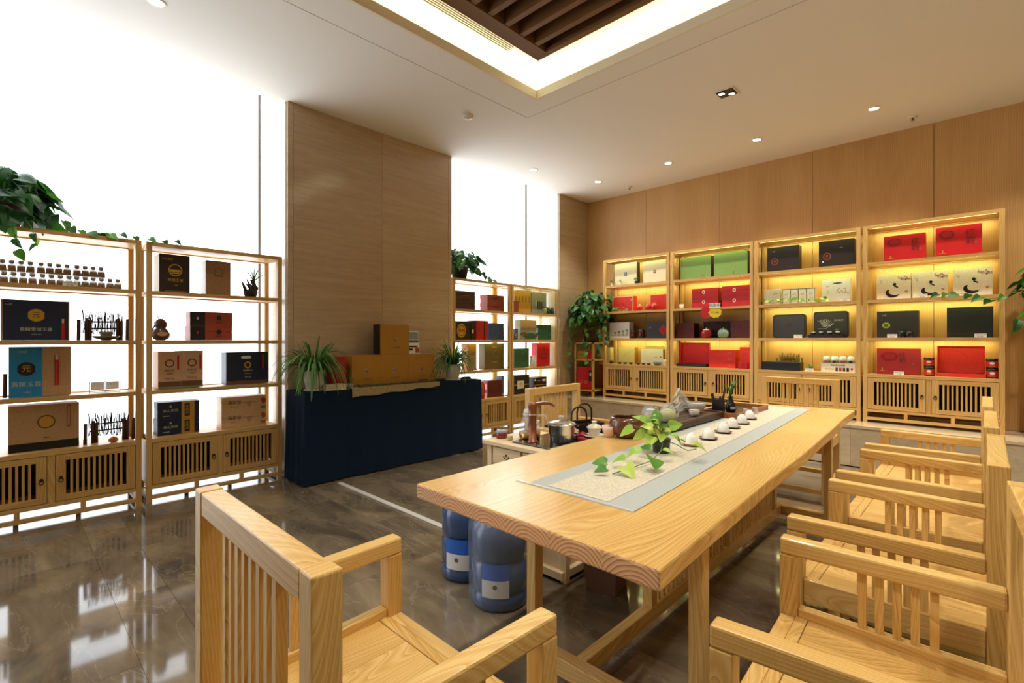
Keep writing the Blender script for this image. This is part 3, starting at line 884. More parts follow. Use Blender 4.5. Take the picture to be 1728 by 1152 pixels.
('C', 0.49, 0.93, 0.09, 0.04, 0.27, 0.12, 'bluegrey', 'narrow slate box at the right end of the middle cabinet shelf', {'dec': [('r', 0.5, 0.1, 0.8, 0.08, 'offwhite')], 'side': None, 'n': 1, 'group': None, 'lean': 0, 'name': 'gift_box', 'cat': 'box', 'lid': None}),
('D', 1.625, 0.143, 0.05, 0.083, 0.154, 0.06, 'redbrown', 'tiny red brown box in front of the yellow striped set', {'dec': [], 'side': None, 'n': 1, 'group': None, 'lean': 0, 'name': 'gift_box', 'cat': 'box', 'lid': None}),
('D', 1.625, 0.238, 0.15, 0.064, 0.315, 0.1, 'gold', None, {'dec': [('v', 0.5, 0.6, 0, 0.1, 'brown', '黄精茶')], 'side': None, 'n': 1, 'group': 'yellow upright tea boxes in a row', 'lean': 0, 'name': 'tea_box', 'cat': 'box', 'lid': None}),
('D', 1.625, 0.306, 0.15, 0.065, 0.319, 0.1, 'gold', None, {'dec': [('v', 0.5, 0.6, 0, 0.1, 'brown', '黄精茶')], 'side': None, 'n': 1, 'group': 'yellow upright tea boxes in a row', 'lean': 0, 'name': 'tea_box', 'cat': 'box', 'lid': None}),
('D', 1.625, 0.375, 0.15, 0.066, 0.324, 0.1, 'gold', None, {'dec': [('v', 0.5, 0.6, 0, 0.1, 'brown', '黄精茶')], 'side': None, 'n': 1, 'group': 'yellow upright tea boxes in a row', 'lean': 0, 'name': 'tea_box', 'cat': 'box', 'lid': None}),
('D', 1.625, 0.445, 0.15, 0.067, 0.329, 0.1, 'gold', None, {'dec': [('v', 0.5, 0.6, 0, 0.1, 'brown', '黄精茶')], 'side': None, 'n': 1, 'group': 'yellow upright tea boxes in a row', 'lean': 0, 'name': 'tea_box', 'cat': 'box', 'lid': None}),
('D', 1.625, 0.516, 0.15, 0.068, 0.335, 0.1, 'gold', None, {'dec': [('v', 0.5, 0.6, 0, 0.1, 'brown', '黄精茶')], 'side': None, 'n': 1, 'group': 'yellow upright tea boxes in a row', 'lean': 0, 'name': 'tea_box', 'cat': 'box', 'lid': None}),
('D', 1.625, 0.734, 0.15, 0.333, 0.315, 0.1, 'greygreen', 'pale grey box with dark vertical windows behind small jars', {'dec': [('v', 0.3, 0.5, 0, 0.14, 'offwhite', '黄精'), ('r', 0.55, 0.42, 0.06, 0.35, 'black'), ('r', 0.68, 0.42, 0.06, 0.35, 'black'), ('r', 0.42, 0.42, 0.06, 0.35, 'black')], 'side': None, 'n': 1, 'group': None, 'lean': 0, 'name': 'gift_box', 'cat': 'box', 'lid': None}),
('D', 1.245, 0.185, 0.09, 0.06, 0.153, 0.08, 'bluegrey', 'small blue grey box left of the landscape box', {'dec': [], 'side': None, 'n': 1, 'group': None, 'lean': 0, 'name': 'gift_box', 'cat': 'box', 'lid': None}),
('D', 1.245, 0.439, 0.09, 0.327, 0.283, 0.12, 'landscape', 'square box printed with a misty hill landscape', {'dec': [('r', 0.5, 0.8, 1, 0.38, 'tan'), ('o', 0.6, 0.2, 0.9, 0.3, 'forest'), ('o', 0.2, 0.3, 0.5, 0.2, 'olive'), ('t', 0.5, 0.6, 0, 0.09, 'brown', '峰')], 'side': None, 'n': 1, 'group': None, 'lean': 0, 'name': 'gift_box', 'cat': 'box', 'lid': None}),
('D', 1.245, 0.796, 0.09, 0.308, 0.105, 0.15, 'forest', 'lower of two stacked green boxes', {'dec': [('t', 0.5, 0.5, 0, 0.3, 'sage', '茶')], 'side': 'offwhite', 'n': 1, 'group': None, 'lean': 0, 'name': 'gift_box', 'cat': 'box', 'lid': None}),
('D', 1.351, 0.796, 0.09, 0.308, 0.114, 0.15, 'forest', 'upper of two stacked green boxes', {'dec': [('t', 0.5, 0.5, 0, 0.3, 'sage', '茶')], 'side': 'offwhite', 'n': 1, 'group': None, 'lean': 0, 'name': 'gift_box', 'cat': 'box', 'lid': None}),
('D', 0.86, 0.296, 0.09, 0.305, 0.265, 0.12, 'forest', 'green box with pale lettering near its base, left of white bottles', {'dec': [('t', 0.6, 0.7, 0, 0.12, 'sage', '茶'), ('t', 0.55, 0.22, 0, 0.08, 'tan', '神农谷')], 'side': None, 'n': 1, 'group': None, 'lean': 0, 'name': 'gift_box', 'cat': 'box', 'lid': None}),
('D', 0.86, 0.77, 0.09, 0.282, 0.34, 0.12, 'red', 'upright red box with a dark knot drawing', {'dec': [('g', 0.5, 0.45, 0.5, 0.26, 'maroon'), ('t', 0.5, 0.75, 0, 0.14, 'maroon', '福')], 'side': None, 'n': 1, 'group': None, 'lean': 0, 'name': 'gift_box', 'cat': 'box', 'lid': None}),
('D', 0.49, 0.296, 0.09, 0.305, 0.262, 0.12, 'brownblack', 'black box with gold cross ribbon and square gold plate', {'dec': [('r', 0.5, 0.5, 1, 0.05, 'gold'), ('r', 0.42, 0.5, 0.46, 0.42, 'offwhite'), ('t', 0.42, 0.5, 0, 0.22, 'gold', '茶')], 'side': None, 'n': 1, 'group': None, 'lean': 0, 'name': 'gift_box', 'cat': 'box', 'lid': None}),
('D', 0.49, 0.69, 0.09, 0.278, 0.099, 0.15, 'brownblack', 'lower of two stacked black boxes with pale dots', {'dec': [('r', 0.1, 0.7, 0.1, 0.25, 'offwhite'), ('t', 0.4, 0.55, 0, 0.16, 'silver', '黄精茶'), ('o', 0.78, 0.6, 0.3, 0.3, 'offwhite'), ('r', 0.5, 0.04, 1, 0.08, 'gold')], 'side': None, 'n': 1, 'group': None, 'lean': 0, 'name': 'gift_box', 'cat': 'box', 'lid': None}),
('D', 0.59, 0.69, 0.09, 0.278, 0.112, 0.15, 'brownblack', 'upper of two stacked black boxes with pale dots', {'dec': [('r', 0.1, 0.7, 0.1, 0.25, 'offwhite'), ('t', 0.4, 0.55, 0, 0.16, 'silver', '黄精茶'), ('o', 0.78, 0.6, 0.3, 0.3, 'offwhite'), ('r', 0.5, 0.04, 1, 0.08, 'gold')], 'side': None, 'n': 1, 'group': None, 'lean': 0, 'name': 'gift_box', 'cat': 'box', 'lid': None}),
('E', 1.625, 0.318, 0.09, 0.358, 0.314, 0.1, 'cream', 'cream box with a small dark square seal, left one on the top shelf', {'dec': [('r', 0.52, 0.5, 0.13, 0.17, 'bluegrey'), ('t', 0.52, 0.5, 0, 0.08, 'offwhite', '茶')], 'side': 'black', 'n': 1, 'group': None, 'lean': 0, 'name': 'gift_box', 'cat': 'box', 'lid': None}),
('E', 1.625, 0.777, 0.08, 0.344, 0.296, 0.1, 'cream', 'cream box with a small dark square seal, right one on the top shelf', {'dec': [('r', 0.52, 0.5, 0.12, 0.15, 'brown'), ('t', 0.52, 0.5, 0, 0.08, 'offwhite', '茶')], 'side': 'black', 'n': 1, 'group': None, 'lean': 0, 'name': 'gift_box', 'cat': 'box', 'lid': None}),
('E', 1.245, 0.249, 0.14, 0.344, 0.224, 0.1, 'redbright', 'bright red box with white rim beside round red pots, left one', {'dec': [('r', 0.5, 0.985, 1, 0.03, 'offwhite'), ('r', 0.01, 0.5, 0.02, 1, 'offwhite'), ('r', 0.985, 0.5, 0.03, 1, 'offwhite'), ('r', 0.93, 0.75, 0.1, 0.12, 'tan'), ('t', 0.5, 0.5, 0, 0.2, 'red', '茶')], 'side': None, 'n': 1, 'group': None, 'lean': 0, 'name': 'gift_box', 'cat': 'box', 'lid': None}),
('E', 1.245, 0.817, 0.14, 0.272, 0.214, 0.1, 'redbright', 'bright red box behind round red pots, at the right end', {'dec': [('r', 0.015, 0.5, 0.03, 1, 'offwhite'), ('t', 0.5, 0.6, 0, 0.2, 'red', '红')], 'side': None, 'n': 1, 'group': None, 'lean': 0, 'name': 'gift_box', 'cat': 'box', 'lid': None}),
('E', 0.86, 0.217, 0.09, 0.334, 0.23, 0.12, 'white', 'white box printed with a grey tree landscape', {'dec': [('r', 0.5, 0.2, 0.9, 0.03, 'sage'), ('r', 0.3, 0.25, 0.03, 0.16, 'sage'), ('o', 0.3, 0.35, 0.14, 0.1, 'sage'), ('r', 0.5, 0.25, 0.03, 0.2, 'sage'), ('o', 0.5, 0.4, 0.14, 0.1, 'sage'), ('r', 0.7, 0.27, 0.03, 0.26, 'sage'), ('o', 0.7, 0.45, 0.14, 0.1, 'greygreen'), ('r', 0.9, 0.3, 0.03, 0.3, 'greygreen'), ('o', 0.88, 0.5, 0.12, 0.1, 'greygreen')], 'side': None, 'n': 1, 'group': None, 'lean': 0, 'name': 'gift_box', 'cat': 'box', 'lid': None}),
('E', 0.86, 0.817, 0.09, 0.307, 0.223, 0.12, 'slate', 'charcoal grey box with a large red diamond', {'dec': [('d', 0.78, 0.5, 0.44, 0.72, 'red'), ('t', 0.78, 0.5, 0, 0.2, 'maroon', '福'), ('t', 0.15, 0.65, 0, 0.12, 'silver', '茶')], 'side': None, 'n': 1, 'group': None, 'lean': 0, 'name': 'gift_box', 'cat': 'box', 'lid': None}),
('E', 0.49, 0.289, 0.14, 0.283, 0.238, 0.12, 'paleyellow', 'pale yellow box behind a line of tiny bowls', {'dec': [('r', 0.06, 0.5, 0.12, 1, 'tan'), ('t', 0.5, 0.5, 0, 0.1, 'tan', '清茶')], 'side': 'ochre', 'n': 1, 'group': None, 'lean': 0, 'name': 'gift_box', 'cat': 'box', 'lid': None}),
('E', 0.49, 0.711, 0.13, 0.323, 0.218, 0.07, 'ivory', 'ivory box with a small round seal, in front of a taller one', {'dec': [('o', 0.92, 0.5, 0.06, 0.1, 'brown'), ('r', 0.7, 0.5, 0.2, 0.03, 'tan')], 'side': 'brown', 'n': 1, 'group': None, 'lean': 0, 'name': 'gift_box', 'cat': 'box', 'lid': None}),
('E', 0.49, 0.706, 0.225, 0.289, 0.259, 0.06, 'paleyellow', 'tall pale yellow box standing behind the ivory box', {'dec': [], 'side': None, 'n': 1, 'group': None, 'lean': 0, 'name': 'gift_box', 'cat': 'box', 'lid': None}),
('F', 1.625, 0.303, 0.08, 0.391, 0.285, 0.12, 'green', 'green cloth box with black side, left one on the top shelf', {'dec': [('t', 0.75, 0.12, 0, 0.1, 'olive', '茶')], 'side': 'black', 'n': 1, 'group': None, 'lean': 0, 'name': 'gift_box', 'cat': 'box', 'lid': None}),
('F', 1.625, 0.741, 0.08, 0.397, 0.292, 0.12, 'green', 'green cloth box with black side, right one on the top shelf', {'dec': [('t', 0.6, 0.12, 0, 0.1, 'olive', '茶')], 'side': 'black', 'n': 1, 'group': None, 'lean': 0, 'name': 'gift_box', 'cat': 'box', 'lid': None}),
('F', 1.245, 0.423, 0.09, 0.335, 0.121, 0.16, 'crimson', 'lower crimson box with round white seal, left stack', {'dec': [('o', 0.45, 0.62, 0.12, 0.38, 'offwhite'), ('o', 0.45, 0.62, 0.05, 0.2, 'crimson'), ('t', 0.45, 0.28, 0, 0.14, 'rust', '高山红茶')], 'side': None, 'n': 1, 'group': None, 'lean': 0, 'name': 'gift_box', 'cat': 'box', 'lid': None}),
('F', 1.367, 0.423, 0.09, 0.335, 0.128, 0.16, 'crimson', 'upper crimson box with round white seal, left stack', {'dec': [('o', 0.45, 0.62, 0.12, 0.38, 'offwhite'), ('o', 0.45, 0.62, 0.05, 0.2, 'crimson'), ('t', 0.45, 0.28, 0, 0.14, 'rust', '高山红茶')], 'side': None, 'n': 1, 'group': None, 'lean': 0, 'name': 'gift_box', 'cat': 'box', 'lid': None}),
('F', 1.245, 0.802, 0.09, 0.335, 0.123, 0.16, 'crimson', 'lower crimson box with round white seal, right stack', {'dec': [('o', 0.45, 0.62, 0.12, 0.38, 'offwhite'), ('o', 0.45, 0.62, 0.05, 0.2, 'crimson'), ('t', 0.45, 0.28, 0, 0.14, 'rust', '高山红茶')], 'side': None, 'n': 1, 'group': None, 'lean': 0, 'name': 'gift_box', 'cat': 'box', 'lid': None}),
('F', 1.369, 0.802, 0.09, 0.335, 0.13, 0.16, 'crimson', 'upper crimson box with round white seal, right stack', {'dec': [('o', 0.45, 0.62, 0.12, 0.38, 'offwhite'), ('o', 0.45, 0.62, 0.05, 0.2, 'crimson'), ('t', 0.45, 0.28, 0, 0.14, 'rust', '高山红茶')], 'side': None, 'n': 1, 'group': None, 'lean': 0, 'name': 'gift_box', 'cat': 'box', 'lid': None}),
('F', 0.86, 0.165, 0.09, 0.229, 0.198, 0.15, 'maroon', 'maroon chest box with round clasp, left of the red pot', {'dec': [('o', 0.5, 0.75, 0.07, 0.1, 'brownblack'), ('r', 0.5, 0.62, 1, 0.02, 'brownblack')], 'side': 'brownblack', 'n': 1, 'group': None, 'lean': 0, 'name': 'gift_box', 'cat': 'box', 'lid': None}),
('F', 0.86, 0.861, 0.09, 0.238, 0.21, 0.15, 'maroon', 'maroon chest box with round clasp, right of the celadon jar', {'dec': [('o', 0.45, 0.72, 0.07, 0.1, 'brownblack'), ('r', 0.5, 0.62, 1, 0.02, 'brownblack')], 'side': None, 'n': 1, 'group': None, 'lean': 0, 'name': 'gift_box', 'cat': 'box', 'lid': None}),
('F', 0.49, 0.65, 0.06, 0.318, 0.073, 0.18, 'redbright', 'lowest of three stacked bright red boxes', {'dec': [('t', 0.8, 0.5, 0, 0.25, 'tan', '红茶')], 'side': None, 'n': 1, 'group': None, 'lean': 0, 'name': 'gift_box', 'cat': 'box', 'lid': None}),
('F', 0.564, 0.65, 0.06, 0.318, 0.073, 0.18, 'redbright', 'middle of three stacked bright red boxes', {'dec': [('t', 0.8, 0.5, 0, 0.25, 'tan', '红茶')], 'side': None, 'n': 1, 'group': None, 'lean': 0, 'name': 'gift_box', 'cat': 'box', 'lid': None}),
('F', 0.639, 0.65, 0.06, 0.318, 0.073, 0.18, 'redbright', 'topmost of three stacked bright red boxes', {'dec': [('t', 0.8, 0.5, 0, 0.25, 'tan', '红茶')], 'side': None, 'n': 1, 'group': None, 'lean': 0, 'name': 'gift_box', 'cat': 'box', 'lid': None}),
('G', 1.625, 0.279, 0.09, 0.327, 0.282, 0.12, 'brownblack', 'black box with gold ring emblem, left one on the top shelf', {'dec': [('g', 0.24, 0.42, 0.22, 0.28, 'rust'), ('t', 0.24, 0.42, 0, 0.1, 'rust', '茶'), ('t', 0.2, 0.83, 0, 0.05, 'silver', '山品'), ('r', 0.7, 0.15, 0.2, 0.02, 'brown')], 'side': None, 'n': 1, 'group': None, 'lean': 0, 'name': 'gift_box', 'cat': 'box', 'lid': None}),
('G', 1.625, 0.801, 0.09, 0.324, 0.284, 0.12, 'brownblack', 'black box with gold ring emblem, right one on the top shelf', {'dec': [('g', 0.24, 0.42, 0.22, 0.28, 'rust'), ('t', 0.24, 0.42, 0, 0.1, 'rust', '茶'), ('t', 0.64, 0.7, 0, 0.05, 'silver', '山品'), ('o', 0.12, 0.22, 0.05, 0.06, 'offwhite')], 'side': None, 'n': 1, 'group': None, 'lean': 0, 'name': 'gift_box', 'cat': 'box', 'lid': None}),
('G', 1.245, 0.16, 0.12, 0.172, 0.184, 0.08, 'offwhite', 'small off white box left of the row of four white packs', {'dec': [('t', 0.7, 0.7, 0, 0.12, 'slate', '清茶')], 'side': None, 'n': 1, 'group': None, 'lean': 0, 'name': 'gift_box', 'cat': 'box', 'lid': None}),
('G', 1.245, 0.792, 0.12, 0.261, 0.247, 0.1, 'white', 'large white box with black ink brush drawing', {'dec': [('o', 0.55, 0.83, 0.34, 0.06, 'black'), ('g', 0.62, 0.5, 0.14, 0.2, 'black'), ('g', 0.78, 0.5, 0.14, 0.2, 'black'), ('r', 0.7, 0.56, 0.12, 0.09, 'white'), ('t', 0.2, 0.7, 0, 0.06, 'slate', '清茶'), ('v', 0.22, 0.45, 0, 0.05, 'greygreen', '白露为霜'), ('r', 0.9, 0.4, 0.16, 0.02, 'greygreen')], 'side': None, 'n': 1, 'group': None, 'lean': 0, 'name': 'gift_box', 'cat': 'box', 'lid': None}),
('G', 0.49, 0.264, 0.05, 0.401, 0.093, 0.14, 'black', 'long low black box below the twig fence ornament', {'dec': [], 'side': None, 'n': 1, 'group': None, 'lean': 0, 'name': 'gift_box', 'cat': 'box', 'lid': None}),
('H', 1.625, 0.325, 0.09, 0.323, 0.256, 0.12, 'red', 'glossy red box with dark embossed calligraphy, left one on the top shelf', {'dec': [('o', 0.25, 0.75, 0.38, 0.34, 'crimson2'), ('g', 0.25, 0.75, 0.3, 0.26, 'maroon'), ('v', 0.76, 0.6, 0, 0.25, 'maroon', '红韵'), ('o', 0.88, 0.4, 0.06, 0.1, 'rust'), ('r', 0.16, 0.12, 0.14, 0.03, 'gold'), ('r', 0.16, 0.17, 0.03, 0.12, 'gold')], 'side': None, 'n': 1, 'group': None, 'lean': 0, 'name': 'gift_box', 'cat': 'box', 'lid': None}),
('H', 1.625, 0.721, 0.09, 0.321, 0.281, 0.12, 'red', 'glossy red box with dark embossed calligraphy, right one on the top shelf', {'dec': [('o', 0.25, 0.75, 0.38, 0.34, 'crimson2'), ('g', 0.25, 0.75, 0.3, 0.26, 'maroon'), ('v', 0.76, 0.6, 0, 0.25, 'maroon', '红韵'), ('o', 0.88, 0.4, 0.06, 0.1, 'rust'), ('r', 0.16, 0.12, 0.14, 0.03, 'gold'), ('r', 0.16, 0.17, 0.03, 0.12, 'gold')], 'side': None, 'n': 1, 'group': None, 'lean': 0, 'name': 'gift_box', 'cat': 'box', 'lid': None}),
('H', 1.245, 0.239, 0.1, 0.27, 0.251, 0.12, 'ivory', 'ivory box with black ink swirl and red plum branch, left of three', {'dec': ['swirl', 'plum', ('v', 0.13, 0.72, 0, 0.08, 'greygreen', '白茶'), ('r', 0.87, 0.3, 0.08, 0.08, 'pink')], 'side': None, 'n': 1, 'group': None, 'lean': 0, 'name': 'gift_box', 'cat': 'box', 'lid': None}),
('H', 1.245, 0.517, 0.1, 0.258, 0.254, 0.12, 'ivory', 'ivory box with black ink swirl and red plum branch, middle of three', {'dec': ['swirl', 'plum', ('v', 0.13, 0.72, 0, 0.08, 'greygreen', '白茶'), ('r', 0.87, 0.3, 0.08, 0.08, 'pink')], 'side': None, 'n': 1, 'group': None, 'lean': 0, 'name': 'gift_box', 'cat': 'box', 'lid': None}),
('H', 1.245, 0.82, 0.1, 0.264, 0.258, 0.12, 'ivory', 'ivory box with black ink swirl and red plum branch, right of three', {'dec': ['swirl', 'plum', ('v', 0.13, 0.72, 0, 0.08, 'greygreen', '白茶'), ('r', 0.87, 0.3, 0.08, 0.08, 'pink')], 'side': None, 'n': 1, 'group': None, 'lean': 0, 'name': 'gift_box', 'cat': 'box', 'lid': None}),
('H', 0.86, 0.269, 0.09, 0.328, 0.265, 0.12, 'slatebrown', 'dark grey box with bright green oval window', {'dec': [('o', 0.23, 0.47, 0.2, 0.22, 'lime'), ('o', 0.23, 0.47, 0.12, 0.12, 'olive'), ('t', 0.18, 0.85, 0, 0.07, 'silver', '山品')], 'side': None, 'n': 1, 'group': None, 'lean': 0, 'name': 'gift_box', 'cat': 'box', 'lid': None}),
('H', 0.86, 0.799, 0.09, 0.313, 0.282, 0.12, 'blackgreen', 'large plain black box on the third shelf down', {'dec': [('r', 0.5, 0.14, 1, 0.01, 'slate')], 'side': None, 'n': 1, 'group': None, 'lean': 0, 'name': 'gift_box', 'cat': 'box', 'lid': None}),
('H', 0.49, 0.276, 0.09, 0.342, 0.261, 0.15, 'crimson3', 'matt red box with embossed flowers, left of the stacked tins', {'dec': [('o', 0.3, 0.7, 0.45, 0.4, 'crimson2'), ('g', 0.3, 0.7, 0.35, 0.3, 'maroon'), ('v', 0.6, 0.65, 0, 0.2, 'maroon', '红韵'), ('r', 0.13, 0.14, 0.12, 0.03, 'gold'), ('r', 0.13, 0.2, 0.03, 0.12, 'gold'), ('o', 0.85, 0.42, 0.06, 0.1, 'rust')], 'side': None, 'n': 1, 'group': None, 'lean': 0, 'name': 'gift_box', 'cat': 'box', 'lid': None}),
]
rj = random.Random(5)
yk = 0
for k, (u, base, uc_, d, w_, h_, dep, key, label, ex) in enumerate(ITEMS):
    if u == 'D' and uc_ + w_ / 2 > .94: w_ = (.94 - uc_) * 2
    o = gift_box(w_, h_, dep, key, ex['name'], ex['side'], ex['lid'], k)
    lab = label
    if lab is None:
        lab = 'yellow upright tea box before the second window, %s of five in the row' % ['leftmost', 'second', 'middle', 'fourth', 'rightmost'][yk]; yk += 1
    tag(o, lab, ex['cat'], ex['group'])
    put_decals(o, ex['dec'], w_, h_)
    o.matrix_world = umat(u) @ Matrix.Translation((uc_, d, base + .0005)) @ Matrix.Rotation(R(rj.uniform(-1.2, 1.2)), 4, 'Z')

# ================================================================== ARMCHAIRS
def armchair(label, loc, rz):
    o = thing('armchair', label, 'chair', loc, rz, 'pine armchairs round the tea table')
    D2, W2, p = .26, .307, .046
    bv = .0035
    def P(name, *boxes, seed=0, b=bv):
        m = MB(seed)
        for bx in boxes:
            m.box(*bx)
        return m.build(name, PINE, o, bevel=b)
    for s in (-1, 1):
        y = s * (W2 - p / 2)
        P('leg', (-D2, -D2 + p, y - p / 2, y + p / 2, 0, .92), seed=10 + s)
        P('leg', (D2 - p, D2, y - p / 2, y + p / 2, 0, .624), seed=20 + s)
        P('armrest', (-D2 + p, D2, y - p / 2, y + p / 2, .624, .67), seed=30 + s, b=.006)
        P('side_rail', (-D2 + p, D2 - p, y - .016, y + .016, .40, .475), seed=40 + s)
        P('stretcher', (-D2 + p, D2 - p, y - .014, y + .014, .12, .155), seed=50 + s)
        sl = MB(60 + s).box(-.009, .009, -.009, .009, .475, .625).mesh('arm_slat', PINE)
        for i in range(5):
            link('arm_slat', sl, o, Matrix.Translation((.062 - i * .037, y, 0)))
    P('top_rail', (-D2 + .0015, -D2 + p - .0015, -W2 + p, W2 - p, .868, .9185), seed=3)
    P('back_rail', (-D2 + .007, -D2 + p - .007, -W2 + p, W2 - p, .40, .475), seed=4)
    sl = MB(70).box(-.010, .010, -.008, .008, .475, .869).mesh('back_slat', PINE)
    for i in range(8):
        link('back_slat', sl, o, Matrix.Translation((-D2 + p / 2, -.128 + i * .0385, 0)))
    P('front_rail', (D2 - p + .004, D2 - .004, -W2 + p, W2 - p, .385, .452), seed=5)
    P('stretcher', (D2 - p + .008, D2 - .012, -W2 + p, W2 - p, .07, .105), seed=6)
    P('stretcher', (-D2 + .008, -D2 + p - .012, -W2 + p, W2 - p, .12, .155), seed=7)
    sw = (W2 - p) * 2
    # seat of four boards, framed front and back
    n = 4
    for i in range(n):
        y0 = -W2 + p * .75 + i * (sw + p * .5) / n
        m = MB(80 + i).box(-D2 + p, D2 - p - .028, y0 + .0005, y0 + (sw + p * .5) / n - .0005, .425, .450, grain=0)
        m.build('seat_board', PINE, o)
    P('seat_edge', (D2 - p - .026, D2 - p + .004, -W2 + p * .8, W2 - p * .8, .425, .452), seed=8, b=.003)
    # the frame is a little wider in front than at the back
    for c in kids(o):
        if c.location.length > 0:
            c.location.y *= 1 + .03 * c.location.x / .26
        else:
            for v in c.data.vertices:
                v.co.y *= 1 + .03 * v.co.x / .26
    return o

ch = armchair('pine armchair at the near end of the long table, seen from behind', (.557, .97, 0), R(0))
def chair_at(label, x, y, deg):
    return copy_thing(ch, label, (x, y, 0), R(deg))
chair_at('nearest of the four pine armchairs along the long side of the tea table', 1.33, .165, 93)
chair_at('second pine armchair along the long side of the tea table, counted from the near end', 2.11, .215, 90)
chair_at('third pine armchair along the long side of the tea table, counted from the near end', 2.885, .225, 90)
chair_at('fourth pine armchair along the long side, the one nearest the stone step', 3.67, .235, 90)
chair_at('pine armchair behind the kettle side table, holding a black bag', 2.76, 2.00, -88)
chair_at('pine armchair at the far end of the tea table, in front of the lit shelves', 4.56, 1.17, 180)

# ================================================================== TEA TABLE
C4 = [(.99, .508), (4.20, .672), (4.115, 1.50), (1.0, 1.425)]      # NR, FR, FL, NL corners of the slab
table = thing('tea_table', 'long thick pine slab tea table with curved end grain and slatted spine', 'table', (0, 0, 0))
ZT, ZB = .75, .699
mm = MB(5)
N = 24
right, left = [], []
rr = random.Random(11)
for i in range(N + 1):
    t = i / N
    wv = .004 * math.sin(t * 9) + .002 * math.sin(t * 23 + 1)
    right.append((C4[0][0] + (C4[1][0] - C4[0][0]) * t, C4[0][1] + (C4[1][1] - C4[0][1]) * t + wv))
    left.append((C4[3][0] + (C4[2][0] - C4[3][0]) * t, C4[3][1] + (C4[2][1] - C4[3][1]) * t + .004 * math.sin(t * 7 + 2)))
for i in range(N):
    a, b, c_, d = right[i], right[i + 1], left[i + 1], left[i]
    mm.face([(*a, ZT), (*b, ZT), (*c_, ZT), (*d, ZT)])
    mm.face([(*d, ZB), (*c_, ZB), (*b, ZB), (*a, ZB)])
    mm.face([(*a, ZB), (*b, ZB), (*b, ZT), (*a, ZT)], uv=[(a[0], 0), (b[0], 0), (b[0], ZT - ZB), (a[0], ZT - ZB)])
    mm.face([(*d, ZT), (*c_, ZT), (*c_, ZB), (*d, ZB)], uv=[(d[0], .05), (c_[0], .05), (c_[0], 0), (d[0], 0)])
for (a, d, flip) in ((right[0], left[0], 0), (right[-1], left[-1], 1)):
    pts = [(*a, ZB), (*a, ZT), (*d, ZT), (*d, ZB)]
    uv = [(a[1], 0), (a[1], ZT - ZB), (d[1], ZT - ZB), (d[1], 0)]
    if flip:
        pts, uv = pts[::-1], uv[::-1]
    mm.face(pts, uv=uv, mi=1)
import bmesh
top = mm.build('tabletop', [PINE_TABLE, END_GRAIN], table)
bm = bmesh.new(); bm.from_mesh(top.data); bmesh.ops.remove_doubles(bm, verts=bm.verts, dist=.0005); bm.to_mesh(top.data); bm.free()
md = top.modifiers.new('bevel', 'BEVEL'); md.width = .006; md.segments = 2; md.limit_method = 'ANGLE'; md.angle_limit = R(50)
def tb(name, x0, x1, y0, y1, z0, z1, seed=0, **kw):
    return MB(seed).box(x0, x1, y0, y1, z0, z1).build(name, PINE_TABLE, table, bevel=.002, seg=1, **kw)
tb('leg', 1.40, 1.446, .588, .632, 0, ZB, 1)
tb('leg', 1.40, 1.446, 1.23, 1.274, 0, ZB, 2)
tb('leg', 3.76, 3.806, .73, .774, 0, ZB, 3)
tb('leg', 3.76, 3.806, 1.36, 1.404, 0, ZB, 4)
tb('foot_rail', 1.395, 1.45, .632, 1.23, .035, .10, 5)
tb('foot_rail', 3.76, 3.81, .774, 1.36, .035, .10, 6)
tb('cross_rail', 1.40, 1.446, .632, 1.23, .65, ZB, 7)
tb('cross_rail', 3.76, 3.806, .774, 1.36, .65, ZB, 8)
tb('spine_rail', 1.45, 3.76, 1.03, 1.075, .04, .10, 9)
tb('spine_rail', 1.95, 3.70, 1.035, 1.07, .675, ZB, 10)
for i, x in enumerate((1.93, 2.8, 3.62)):
    tb('spine_post', x, x + .045, 1.03, 1.075, .10, .675 if x > 1.94 else ZB, 11 + i)
sl = MB(40).box(-.0075, .0075, 1.043, 1.062, .10, .676).mesh('spine_slat', PINE_TABLE)
x = 2.02
while x < 3.6:
    if not 2.77 < x < 2.87:
        link('spine_slat', sl, table, Matrix.Translation((x, 0, 0)))
    x += .045
b = MB()
b.lathe([(.006, 0), (.006, .003), (0, .003)], 10, at=(1.394, .93, .068), tilt=Matrix.Rotation(R(-90), 3, 'Y'))
b.build('bolt', flat('steel', '#a8a8a6', .3, metal=1), table)

# woven runner
LINEN = card('bluegrey') if 0 else None
def cloth_mat(name, c1, c2, scale=300, rough=.9, big=0, seedc=None):
    if name in _M: return _M[name]
    m = principled(name, lin(c1), rough, spec=.2)
    nt = m.node_tree
    tc = nt.nodes.new('ShaderNodeTexCoord')
    n = node(nt, 'ShaderNodeTexNoise', i_Scale=float(scale), i_Detail=2.0)
    nt.links.new(tc.outputs['Object'], n.inputs['Vector'])
    f = n.outputs['Fac']
    if big:
        n2 = node(nt, 'ShaderNodeTexVoronoi', i_Scale=float(big))
        nt.links.new(tc.outputs['Object'], n2.inputs['Vector'])
        f = math_(nt, 'ADD', math_(nt, 'MULTIPLY', f, .5), math_(nt, 'MULTIPLY', n2.outputs['Distance'], .6))
    c = ramp(nt, f, [(.3, lin(c1)), (.7, lin(c2))])
    nt.links.new(c, nt.nodes['Principled BSDF'].inputs['Base Color'])
    bm_ = node(nt, 'ShaderNodeBump', i_Strength=.15, i_Distance=.001)
    nt.links.new(f, bm_.inputs['Height'])
    nt.links.new(bm_.outputs[0], nt.nodes['Principled BSDF'].inputs['Normal'])
    _M[name] = m
    return m
RUN1 = cloth_mat('runner_linen', '#a3a59f', '#b4b5ad', 400)
RUN2 = cloth_mat('runner_pattern', '#b9ad96', '#cfc5af', 300, big=110)
run = MB()
